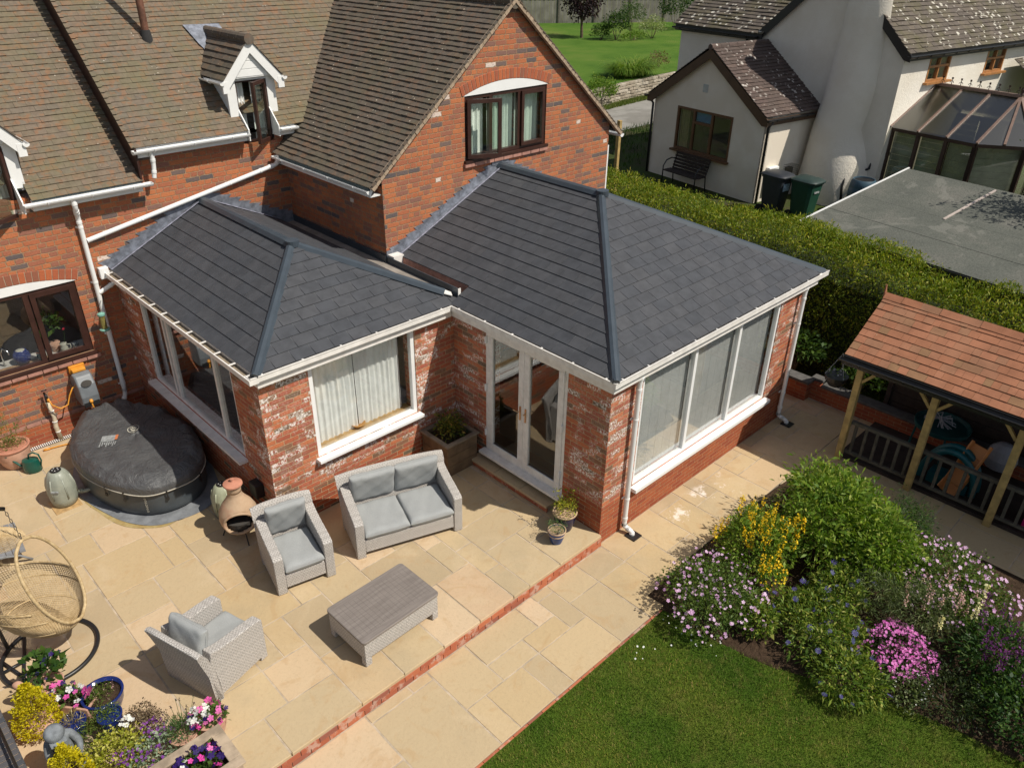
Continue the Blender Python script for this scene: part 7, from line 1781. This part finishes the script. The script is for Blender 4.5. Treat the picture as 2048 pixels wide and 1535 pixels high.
bs = [(.10*math.cos(k*1.1), .10*math.sin(k*1.1), .30) for k in range(7)]; ts = [(.15*math.cos(k*1.1), .15*math.sin(k*1.1), .58+.05*(k % 3)) for k in range(7)]; spikes(p1, bs, ts, .035, 36, M_euon, 'shoots', .034, .3, .45)
p2 = pot('flower_pot', 'small blue glazed pot with tan band, tufty green herb and plant label', 'pot', (-.56, .31), .125, .215, simple('mid_blue_glaze', (.025, .06, .20), .2, .3, 8), M_potrim, grp='glazed pots by the french doors', band=True); p2['_wl'] = (0.0, 0.0, 0.0)
bs = [(.08*math.sqrt(rr.random())*math.cos(k*2.4), .08*math.sin(k*2.4), .2) for k in range(34)]; ts = [(b[0]*1.7, b[1]*1.7, .36+rr.uniform(-.04, .04)) for b in bs]; spikes(p2, bs, ts, .012, 16, M_lav, 'herb', .035, .2, .13)
m_ = MB(); m_.ob((-.035, -.085, .245), (.028, .008, 0), (0, .001, .0), (0, -.004, .024)); m_.ob((-.035, -.0875, .245), (.022, .006, 0), (0, .0008, 0), (0, -.0032, .018), m=1); m_.build('plant_label', [M_white, M_iron], p2)
# wooden planter in the inner corner
pl = thing('wooden_planter', 'square dark timber planter with a bronze-green shrub in the corner by the french doors', 'planter', (-.42, 2.76, 0)); pl['_wl'] = (0.0, 0.0, 0.0)
M_sleeper = simple('brown_planter_timber', (.15, .095, .05), .75, .3, 5, .4, 30); mb = MB()
for k in range(3):
    for (x0, y0, x1, y1) in ((-.30, -.31, .30, -.275), (-.30, .275, .30, .31), (-.30, -.275, -.265, .275), (.265, -.275, .30, .275)): mb.box(x0, y0, .005+k*.185, x1, y1, .185+k*.185)
mb.build('side_boards', M_sleeper, pl, bevel=.005)
mb = MB(); mb.box(-.33, -.34, .56, .33, -.265, .592); mb.box(-.33, .265, .56, .33, .34, .592); mb.box(-.33, -.265, .56, -.255, .265, .592); mb.box(.255, -.265, .56, .33, .265, .592); mb.build('rim', simple('greyed_rim_timber', (.22, .17, .12), .8, .25, 6, .3, 40), pl, bevel=.005)
mb = MB(); mb.box(-.26, -.27, .44, .26, .27, .50); mb.build('soil', M_soil, pl)
fol(pl, (0, -.02, .66), (.22, .21, .26), 1300, .05, leaf_mat('bronze_green_leaf', [(0, (.04, .07, .012)), (.5, (.13, .15, .02)), (.85, (.26, .22, .03)), (1, (.36, .2, .06))]), 410, name='shrub'); fol(pl, (.05, -.14, .55), (.2, .12, .08), 350, .035, M_darkL, 412, name='underplanting')
# terracotta pot at the left wall
tp_ = pot('terracotta_pot', 'weathered terracotta pot with an upright rosemary by the brick wall', 'pot', (-5.43, 7.33), .25, .36, M_terral, M_terra, belly=1.05); tp_['_wl'] = (0.0, 0.0, 0.0)
M_rose = leaf_mat('rosemary_leaf', [(0, (.05, .10, .015)), (.6, (.12, .18, .025)), (1, (.22, .26, .06))]); bs, ts = [], []
for k in range(15): a = k*2.4; q = .05+.10*rr.random(); bs.append((q*math.cos(a), q*math.sin(a), .32)); ts.append((q*2.0*math.cos(a), q*2.0*math.sin(a), .62+rr.random()*.42))
spikes(tp_, bs, ts, .028, 75, M_rose, 'rosemary', .034, .3, .22); fol(tp_, (0, 0, .40), (.16, .16, .09), 500, .032, M_rose, 415, .25, name='low_growth')
# watering can
wc = thing('watering_can', 'dark green plastic watering can beside the terracotta pot', 'watering can', (-5.30, 6.98, 0), math.radians(-35)); wc['_wl'] = (0.0, 0.0, 0.0)
M_can = simple('bottle_green_plastic', (.006, .075, .055), .28, .1, 5); m_ = MB(); m_.lathe([(.10, 0), (.115, .02), (.112, .12), (.10, .21), (.06, .225), (0, .225)], n=30, sx=1.15, sy=.9); m_.build('body', M_can, wc, smooth=True, auto=50)
m_ = MB(); m_.tube([(-.08, 0, .05), (-.17, 0, .12), (-.27, 0, .24), (-.30, 0, .27)], [.022, .018, .014, .013], 10); m_.lathe([(.012, 0), (.032, .02), (.034, .028), (0, .03)], (-.31, 0, .265), n=14); m_.build('spout', M_can, wc, smooth=True)
m_ = MB(); m_.tube([(-.02, 0, .21), (0, 0, .30), (.07, 0, .335), (.14, 0, .29), (.155, 0, .18), (.125, 0, .08)], .013, 8); m_.build('handle', M_can, wc, smooth=True)
# hose reel on the wall
hr = thing('hose_reel', 'grey wall-mounted hose reel with orange hose above the hot tub', 'hose reel', (-4.17, 7.50, .85)); hr['_wl'] = (0.0, 0.0, 0.0)
M_reel = simple('cool_grey_plastic', (.16, .175, .19), .4, .1, 5); M_hose = simple('orange_yellow_hose', (.66, .28, .03), .5, .1, 9)
prof = [(.19, -.27), (.19, .14), (.02, .26), (-.10, .24), (-.19, .10), (-.22, -.10), (-.20, -.25), (-.10, -.29)]
m_ = MB(); m_.prism([(-.135, y, z) for y, z in prof], (.27, 0, 0)); m_.build('casing', M_reel, hr, bevel=.03, seg=4)
m_ = MB(); m_.box(-.10, .02, .255, .10, .18, .30); m_.box(-.12, .12, .20, .12, .19, .34); m_.build('bracket', M_hose, hr, bevel=.01)
m_ = MB(); m_.lathe([(.05, 0), (.055, .02), (0, .022)], (0, .0, 0), n=20, sx=1.5); m_.xf(Matrix.Translation((0, -.175, .12)) @ Matrix.Rotation(math.radians(65), 4, 'X')); m_.build('window', M_dark, hr); 
m_ = MB(); m_.box(-.115, -.225, -.27, .115, -.20, -.20); m_.build('outlet', M_iron, hr); m_ = MB(); m_.tube([(-.01, -.225, -.16), (-.01, -.235, -.24), (.02, -.23, -.5), (.06, -.2, -.78)], .012, 8); m_.lathe([(.026, -.03), (.03, 0), (.02, .03)], (-.01, -.225, -.18), n=12); m_.build('hose_end', M_hose, hr, smooth=True)
sp = thing('standpipe', 'garden tap on a pale foam-wrapped standpipe with a yellow hose looped to the reel', 'tap', (-4.72, 7.60, 0))
mb = MB(); mb.tube([(-4.70, 7.60, 0), (-4.72, 7.61, .25), (-4.70, 7.60, .45), (-4.73, 7.61, .72)], [.034, .038, .033, .032], 10); mb.build('insulated_pipe', simple('pale_foam_lagging', (.55, .47, .34), .9, .2, 12, .6, 40), sp, smooth=True)
for z in (.16, .35, .55): m_ = MB(); m_.tube([(-4.71, 7.60, z), (-4.71, 7.60, z+.012)], .041, 10); m_.build('tie', M_white, sp)
m_ = MB(); m_.tube([(-4.73, 7.61, .70), (-4.73, 7.60, .90), (-4.73, 7.52, .90), (-4.73, 7.50, .84)], .017, 8); m_.tube([(-4.77, 7.56, .96), (-4.69, 7.56, .96)], .010, 6); m_.build('tap', M_iron, sp, smooth=True)
m_ = MB(); m_.tube([(-4.72, 7.50, .84), (-4.70, 7.47, .72), (-4.60, 7.45, .62), (-4.48, 7.46, .64), (-4.42, 7.47, .78), (-4.35, 7.46, .90), (-4.29, 7.47, .92)], .011, 8); m_.lathe([(.02, 0), (.022, .05), (.015, .06)], (-4.72, 7.50, .77), n=12); m_.build('hose', M_hose, sp, smooth=True)
mb = MB(); mb.tube([(-4.98, 7.42, .02), (-4.85, 7.40, .02), (-4.70, 7.36, .02), (-4.58, 7.30, .02), (-4.50, 7.22, .02)], .011, 8); mb.tube([(-5.02, 7.43, .02), (-4.93, 7.41, .02)], .018, 8); single(mb, 'hose', M_hose, 'short yellow-orange hose end with nozzle lying by the drain', 'hose', smooth=True)
mb = MB(); mb.box(-5.5, 7.55, .001, -4.25, 7.66, .006, m=1)
for k in range(42): mb.box(-5.49+k*.0297, 7.56, .006, -5.475+k*.0297, 7.65, .010, m=0)
single(mb, 'channel_drain', [M_cream, M_iron], 'slotted channel drain along the foot of the kitchen wall', 'drain')
# bird feeder
bf = thing('bird_feeder', 'small tube bird feeder with pale green caps hanging on the downpipe', 'bird feeder', (-3.645, 7.47, 1.70)); bf['_wl'] = (0.0, 0.0, 0.0)
M_mint = simple('mint_green_plastic', (.18, .38, .32), .4); m_ = MB(); m_.lathe([(.045, .03), (.045, .26), (0, .26)], n=18); m_.build('tube', simple('seed_filled_tube', (.20, .17, .05), .35, .3, 60), bf, smooth=True, auto=50)
m_ = MB(); m_.lathe([(.058, .26), (.058, .29), (.02, .31), (0, .31)], n=18); m_.build('lid', M_mint, bf, smooth=True, auto=50); m_ = MB(); m_.lathe([(0, 0), (.075, .0), (.08, .02), (.05, .03)], n=18); m_.build('tray', M_mint, bf, smooth=True, auto=50)
m_ = MB(); m_.tube([(0, 0, .31), (.01, .03, .38), (.08, .10, .46), (.085, .14, .44)], .004, 5); m_.build('hook', M_iron, bf)
# bowl on the sill, things in the kitchen window
mb = MB(); mb.lathe([(.04, 0), (.075, .012), (.108, .055), (.112, .065), (.104, .064), (.07, .022), (0, .014)], (-1.68, 3.34, .957), n=36); single(mb, 'wooden_bowl', simple('honey_wood', (.55, .28, .08), .35, .2, 12), 'turned honey-coloured wooden bowl on the oak sill', 'bowl', smooth=True)
mb = MB(); mb.lathe([(.05, 0), (.10, .03), (.13, .12), (.11, .20), (.085, .215), (.09, .23), (.0, .22)], (-4.80, YM+.28, 1.32), n=28); mb.lathe([(.08, .222), (.05, .235), (0, .24)], (-4.80, YM+.28, 1.32), n=20, m=1); single(mb, 'ginger_jar', [M_potblue, M_print], 'round navy jar with a cream lid on the kitchen worktop', 'jar', smooth=True)
mb = MB(); mb.lathe([(.045, 0), (.06, .02), (.055, .10), (.04, .13), (.055, .17), (.0, .16)], (-4.20, YM+.22, 1.32), n=20); mb.tube([(-4.15, YM+.22, 1.45), (-4.10, YM+.22, 1.44), (-4.10, YM+.22, 1.38), (-4.15, YM+.22, 1.35)], .008, 6); single(mb, 'cream_jug', M_print, 'cream jug with a handle inside the kitchen window', 'jug', smooth=True)
mb = MB(); mb.lathe([(.035, 0), (.05, .02), (.045, .08), (.05, .12), (.0, .115)], (-4.02, YM+.24, 1.32), n=20); single(mb, 'small_cream_pot', M_print2, 'small pale pot at the right end of the kitchen sill', 'pot', smooth=True)
mb = MB(); mb.lathe([(.04, 0), (.055, .03), (.05, .11), (.03, .13), (0, .13)], (-4.55, YM+.26, 1.32), n=20); single(mb, 'teal_mug', M_teal, 'small teal mug between the navy jar and the jug', 'mug', smooth=True)
mb = MB(); mb.tube([(-5.05, YM+.35, 1.32), (-5.05, YM+.35, 1.55), (-5.02, YM+.30, 1.64), (-4.97, YM+.24, 1.60), (-4.96, YM+.22, 1.54)], .012, 8); single(mb, 'kitchen_tap', simple('chrome', (.7, .7, .7), .15, metal=1), 'curved chrome kitchen tap behind the glass', 'tap', smooth=True)
hp = thing('house_plant', 'leafy house plant with one red flower in the kitchen window', 'plant', (-4.28, YM+.38, 1.32)); fol(hp, (-4.28, YM+.36, 1.80), (.20, .12, .24), 300, .075, M_mid, 430, .6); m_ = MB(); m_.lathe([(.06, 0), (.08, .16), (0, .15)], (-4.28, YM+.38, 1.32), n=18); m_.build('pot', M_terral, hp, smooth=True); flowers(hp, np.array([[-4.13, YM+.22, 1.72]]), .04, petal_mat('red_petals', (.6, .02, .05), (.7, .05, .1)), 8); m_ = MB(); m_.tube([(-4.13, YM+.22, 1.72), (-4.17, YM+.24, 1.45)], .004, 5); m_.build('stem', M_ivy, hp)

# ---------- bottom-left pot garden ----------
GRP = 'pots in the corner pot garden'
bw_ = thing('brick_garden_wall', 'low garden wall with dark brick coping in the bottom left corner', 'wall', (-7.05, .8, 0)); mb = MB(); mb.box(-7.18, -1.0, 0, -6.93, 2.35, .42); mb.build('brickwork', M_plinthB, bw_)
t = NT('dark_engineering_brick'); t.base(t.ramp(t.attr(), [(0, (.05, .055, .065)), (1, (.10, .09, .09))]), .8); t.bump(t.noise(50), .5, .005); mb = MB(); y = -1.0
while y < 2.32: mb.box(-7.20, y, .425, -6.91, y+.066, .50, r=rr.random()); y += .078
mb.build('coping', t.mat, bw_, bevel=.006); mb = MB(); mb.box(-7.185, -.99, .42, -6.925, 2.33, .488); mb.build('pointing', M_mortar, bw_)
mb = MB(); mb.tube([(-7.02, -1.0, .62), (-6.98, 1.0, .62), (-6.98, 1.75, .60)], .014, 8); mb.tube([(-6.98, 1.7, .5), (-6.98, 1.7, .61)], .012, 8); single(mb, 'metal_rail', M_iron, 'thin black metal rail running along the dark brick coping', 'rail', smooth=True)
M_gold = leaf_mat('golden_conifer_leaf', [(0, (.34, .30, .004)), (.5, (.62, .52, .01)), (1, (.85, .70, .03))], ((.34, .34, .01), .4), cs=9)
def cone_con(label, x, y, r, h, seed):
    o = thing('golden_conifer', label, 'conifer', (x, y, 0), 0, 'golden conifers in the pot garden'); o['_wl'] = (0.0, 0.0, 0.0)
    n = 5200; z = rng.random(n)**1.3; a = rng.uniform(0, 6.283, n); q = r*(1-z**1.6)*.95+.02; P = np.stack([q*np.cos(a), q*np.sin(a), .12+z*h], 1); P *= 1; N = np.stack([np.cos(a), np.sin(a), .7+0*a], 1); P += N*(.03*vnoise(P, 22, seed)+.02*vnoise(P, 40, seed+1))[:, None]; P -= N*(.05*rng.random(n)**2)[:, None]
    quads_obj('foliage', *leafy(P, N, .026, .5, .7), M_gold, o); m_ = MB(); m_.tube([(0, 0, 0), (0, 0, h*.8)], [.02, .008], 6); m_.build('trunk', M_bark, o)
    m_ = MB(); m_.lathe([(.10, 0), (.14, .16), (0, .15)], n=20); m_.build('pot', M_terral, o, smooth=True)
cone_con('golden conifer beside the brick wall, behind the stone figure', -6.66, 1.98, .20, .62, 3); cone_con('golden conifer in front of the stone figure at the bottom edge', -6.62, 1.02, .19, .60, 7)
# stone figure of a child in a cap, holding a basket
fg = thing('stone_statue', 'grey stone figure of a child in a cap bending over a basket among the plants', 'statue', (-6.60, 1.32, 0)); fg['_wl'] = (0.0, 0.0, 0.0)
M_stone = simple('weathered_blue_grey_stone', (.165, .18, .195), .85, .35, 9, .6, 40, dirt=((.10, .09, .06), .5))
def skin_mesh(name, verts, edges, radii, mat, par, sub=2):
    me = bpy.data.meshes.new(name); me.from_pydata(verts, edges, []); me.materials.append(mat); o = bpy.data.objects.new(name, me); COL.objects.link(o); o.parent = par; o['_wl'] = par.get('_wl')
    sk = o.modifiers.new('skin', 'SKIN'); sk.use_smooth_shade = True
    for i, v in enumerate(me.skin_vertices[0].data): v.radius = (radii[i] if isinstance(radii[i], tuple) else (radii[i], radii[i])); v.use_root = (i == 0)
    sb = o.modifiers.new('sub', 'SUBSURF'); sb.levels = sub; sb.render_levels = sub; return o
V = [(0, 0, .26), (0, .0, .38), (.005, -.01, .50), (.0, -.04, .575), (-.01, -.07, .62), (-.02, -.10, .665), (.10, -.01, .52), (.15, -.09, .42), (.12, -.19, .37), (-.10, -.02, .52), (-.13, -.12, .43), (-.05, -.20, .38),
     (.06, -.02, .18), (.07, -.03, .03), (.075, -.08, .02), (-.06, 0, .18), (-.07, 0, .03), (-.075, -.05, .02)]
Ed = [(0, 1), (1, 2), (2, 3), (3, 4), (4, 5), (2, 6), (6, 7), (7, 8), (2, 9), (9, 10), (10, 11), (0, 12), (12, 13), (13, 14), (0, 15), (15, 16), (16, 17)]
Rd = [.105, .10, .085, .04, .07, .062, .048, .036, .022, .048, .036, .022, .062, .045, .035, .062, .045, .035]
skin_mesh('figure', V, Ed, Rd, M_stone, fg)
m_ = MB(); m_.lathe([(.02, -.02), (.088, -.01), (.092, .02), (.08, .06), (.05, .085), (0, .09)], n=24); m_.ob((0, -.085, -.01), (.07, 0, 0), (0, .045, -.012), (0, .002, .006)); m_.xf(Matrix.Translation((-.018, -.085, .665)) @ Matrix.Rotation(math.radians(18), 4, 'X')); m_.build('cap', M_stone, fg, smooth=True, bevel=.004)
m_ = MB()
for s_ in (-1, 1): m_.lathe([(.0, -.006), (.011, 0), (0, .006)], (-.018+s_*.026, -.163, .645), n=8)
m_.lathe([(0, -.012), (.011, 0), (0, .012)], (-.018, -.172, .625), n=8); m_.tube([(-.036, -.160, .603), (-.018, -.166, .600), (0, -.160, .603)], .004, 5); m_.build('face', M_stone, fg, smooth=True)
for sx in (.115, -.05):   # small hands, five fingers each, curled over the basket rim
    base_ = Vector((sx, -.205, .372)); m_ = MB(); m_.lathe([(0, -.014), (.018, -.006), (.018, .006), (0, .014)], tuple(base_), n=10, sy=1.3)
    for k in range(4): m_.tube([base_+Vector((-.014+k*.009, -.018, .004)), base_+Vector((-.014+k*.009, -.034-.002*(k % 2), .002)), base_+Vector((-.014+k*.009, -.040, -.010))], .0045, 5)
    m_.tube([base_+Vector((.017, -.004, .0)), base_+Vector((.024, -.018, -.004)), base_+Vector((.020, -.028, -.010))], .005, 5); m_.build('hand', M_stone, fg, smooth=True)
m_ = MB(); m_.lathe([(.07, .28), (.105, .33), (.115, .365), (.10, .365), (.085, .335), (0, .33)], (.03, -.255, 0), n=24); m_.lathe([(.05, 0), (.04, .1), (.06, .28)], (.03, -.255, 0), n=16); m_.build('basket', M_stone, fg, smooth=True)
m_ = MB(); m_.lathe([(.10, .338), (.05, .345), (0, .346)], (.03, -.255, 0), n=20); m_.build('moss', M_soil, fg)
m_ = MB(); m_.lathe([(.17, 0), (.17, .03), (.15, .045), (0, .045)], n=28); m_.build('plinth', M_stone, fg, bevel=.004)
# terracotta bird ornament
bd_ = thing('terracotta_bird', 'pale terracotta duck ornament behind the first golden conifer', 'ornament', (-6.58, 2.26, 0)); bd_['_wl'] = (0.0, 0.0, 0.0)
skin_mesh('bird_body', [(0, 0, .16), (.10, -.10, .17), (.19, -.19, .15), (-.07, .06, .25), (-.09, .08, .36), (-.115, .10, .42), (-.16, .135, .41)], [(0, 1), (1, 2), (0, 3), (3, 4), (4, 5), (5, 6)], [.10, .095, .03, .06, .045, .055, .018], M_terral, bd_)
m_ = MB(); m_.lathe([(.07, 0), (.05, .08), (0, .09)], n=16); m_.build('foot', M_terral, bd_, smooth=True)
# fuchsia, petunias
fu = pot('flower_pot', 'terracotta pot with a leafy green fuchsia behind the petunias', 'pot', (-6.42, 2.36), .13, .24, M_terral, grp=GRP); fol(fu, (0, 0, .42), (.17, .17, .20), 340, .085, M_ferny, 440, .6); fu['_wl'] = (0.0, 0.0, 0.0); flowers(fu, top_pts((0, 0, .42), (.18, .18, .2), 10, 441), .02, P_indigo)
def petunia_mix(par, c, r, seed, mix, n_l=380):
    fol(par, c, (r[0], r[1], r[2]), n_l, .045, M_ivy, seed, .6)
    for i, (mt, k) in enumerate(mix): flowers(par, top_pts((c[0], c[1], c[2]+.01), (r[0]*1.0, r[1]*1.0, r[2]*1.1), k, seed+i+1, low=.0, k=1.12), .033, mt, 5, jitter=.5, cup=.15, name='petunia_flowers')
tq = thing('terracotta_trough', 'pale terracotta trough of pink, white and indigo petunias', 'planter', (-6.33, 1.98, 0), math.radians(-52)); tq['_wl'] = (0.0, 0.0, 0.0)
m_ = MB(); m_.prism([(-.24, -.10, 0), (.24, -.10, 0), (.24, .10, 0), (-.24, .10, 0)], (0, 0, .02)); 
for (x0, y0, x1, y1) in ((-.26, -.12, .26, -.095), (-.26, .095, .26, .12), (-.26, -.095, -.235, .095), (.235, -.095, .26, .095)): m_.box(x0, y0, 0, x1, y1, .24)
m_.build('trough', M_terral, tq, bevel=.008); m_ = MB(); m_.box(-.235, -.095, .02, .235, .095, .20); m_.build('soil', M_soil, tq); petunia_mix(tq, (0, 0, .27), (.24, .12, .08), 450, ((P_hot, 20), (P_white, 13), (P_indigo, 11)))
bb = thing('blue_bowl', 'wide deep blue glazed bowl with a low green and brown plant', 'bowl', (-6.07, 1.82, 0)); bb['_wl'] = (0.0, 0.0, 0.0)
m_ = MB(); m_.lathe([(.12, 0), (.15, .02), (.19, .12), (.205, .22), (.215, .235), (.212, .25), (.19, .25), (.18, .20), (0, .18)], n=40); m_.build('bowl_body', M_potblue, bb, smooth=True); m_ = MB(); m_.lathe([(.182, .215), (.1, .225), (0, .23)], n=24); m_.build('soil', M_soil, bb, smooth=True)
fol(bb, (-.03, .01, .24), (.14, .13, .07), 1100, .022, M_rose, 460, .3, name='creeping_plant'); bs = [(.12*math.cos(k*.8), .12*math.sin(k*.8), .22) for k in range(16)]; ts = [(b[0]*1.15, b[1]*1.15+.02, .36+rr.random()*.05) for b in bs]; spikes(bb, bs, ts, .004, 8, M_sal if False else P_sal, 'seed_heads', .008)
pb = pot('flower_pot', 'blue glazed pot of dry straw-coloured grass beside the stone figure', 'pot', (-6.42, 1.66), .125, .24, M_potblue, grp=GRP); pb['_wl'] = (0.0, 0.0, 0.0); strap_mat = leaf_mat('straw_leaf', [(0, (.25, .19, .08)), (1, (.48, .40, .2))]); fol(pb, (0, 0, .25), (.09, .09, .07), 240, .06, strap_mat, 465, .12, 1.2)
pc = pot('flower_pot', 'tall blue glazed pot with trailing green thyme beneath the blue bowl', 'pot', (-6.12, 1.44), .12, .30, M_potblue, grp=GRP); pc['_wl'] = (0.0, 0.0, 0.0); fol(pc, (-.02, .02, .30), (.14, .14, .12), 1100, .024, M_rose, 470, .3)
hb_ = bush('herb_clump', 'mid green wispy herb clump in front of the blue bowl', 'plant', (-6.30, 1.46, .12), (.17, .16, .18), 1500, .035, M_rose, 475, aspect=.2, zb=0)
bush('purple_sage', 'small-leaved purple-brown bush right of the blue bowl', 'plant', (-5.90, 1.22, .14), (.22, .20, .22), 2600, .024, leaf_mat('purple_brown_leaf', [(0, (.08, .05, .04)), (.6, (.20, .14, .09)), (1, (.32, .26, .16))]), 480, zb=0)
gs = bush('golden_euonymus', 'large yellow variegated bush in the middle of the pot garden', 'plant', (-6.22, 1.02, .16), (.28, .26, .24), 4200, .030, leaf_mat('golden_variegated_leaf', [(0, (.14, .20, .01)), (.45, (.40, .38, .03)), (1, (.72, .66, .20))], ((.3, .36, .03), .5), cs=9), 485, zb=0)
flowers(gs, top_pts((-6.03, 1.20, .33), (.06, .05, .06), 16, 487), .018, P_white)
dn = bush('dead_nettle', 'silver-leaved plant with purple flower heads at the edge of the pot garden', 'plant', (-5.92, .82, .14), (.30, .22, .16), 1500, .040, leaf_mat('silver_leaf', [(0, (.16, .24, .12)), (1, (.42, .5, .36))]), 490, zb=0)
flowers(dn, np.concatenate([top_pts((-5.95+dx, .82+dy, .20), (.10, .08, .12), 26, 491+i, k=1.1) for i, (dx, dy) in enumerate(((-.15, -.02), (.05, .10), (.16, .02), (-.02, -.12), (.1, .22), (-.25, .06)))]), .013, P_viol)
lv_ = pot('flower_pot', 'terracotta pot of lavender with dark dried flower stalks', 'pot', (-5.64, .80), .15, .20, M_terral, grp=GRP); lv_['_wl'] = (0.0, 0.0, 0.0); fol(lv_, (0, 0, .25), (.16, .15, .13), 1500, .045, M_lav, 495, .14, .8)
bs, ts = [], []
for k in range(16): a = k*2.4; q = .05+.10*rr.random(); t_ = Vector((q*1.5*math.cos(a), q*1.5*math.sin(a), .47+rr.random()*.10)); ts.append(tuple(t_)); bs.append(tuple(t_-Vector((0, 0, .045))))
spikes(lv_, bs, ts, .007, 14, leaf_mat('dried_flower', [(0, (.06, .03, .05)), (1, (.14, .08, .10))]), 'flower_heads', .012); m_ = MB()
for t_ in ts: m_.tube([(t_[0]*.4, t_[1]*.4, .25), t_], .0022, 4)
m_.build('stalk', M_lav, lv_)
pp = pot('flower_pot', 'round pale terracotta pot of white and pink petunias at the trough corner', 'pot', (-5.37, .74), .165, .26, M_terral, grp=GRP); pp['_wl'] = (0.0, 0.0, 0.0); petunia_mix(pp, (0, 0, .27), (.16, .16, .08), 500, ((P_hot, 16), (P_indigo, 6))); flowers(pp, top_pts((-.09, .04, .31), (.10, .09, .06), 22, 505, low=-.2), .032, P_white, name='petunia_flowers')
wt_ = thing('wooden_trough', 'long weathered wooden trough with pink and deep purple petunias', 'planter', (-6.2, .22, 0)); M_oldw = simple('bleached_timber', (.36, .28, .20), .85, .3, 6, .5, 30); mb = MB()
for (x0, y0, x1, y1, m__) in ((-6.95, .43, -5.40, .50, 0), (-6.95, -.06, -5.40, .01, 0), (-5.47, .01, -5.40, .43, 0), (-6.95, .01, -6.88, .43, 0)): mb.box(x0, y0, .001, x1, y1, .35)
mb.build('boards', M_oldw, wt_, bevel=.006); mb = MB(); mb.box(-6.9, .40, .351, -5.37, .51, .375); mb.box(-6.9, -.07, .351, -5.37, .04, .375); mb.box(-5.49, .042, .351, -5.37, .398, .375); mb.build('rim', M_oldw, wt_, bevel=.005); mb = MB(); mb.box(-6.88, .01, .02, -5.47, .43, .28); mb.build('soil', M_soil, wt_)
petunia_mix(wt_, (-5.72, .22, .34), (.20, .16, .10), 510, ((P_hot, 12), (P_indigo, 34), (P_white, 3)), 600); petunia_mix(wt_, (-6.1, .24, .32), (.24, .16, .08), 520, ((P_viol, 14), (P_indigo, 10)), 600)
for o in bpy.data.objects:
    if '_wl' in o: del o['_wl']
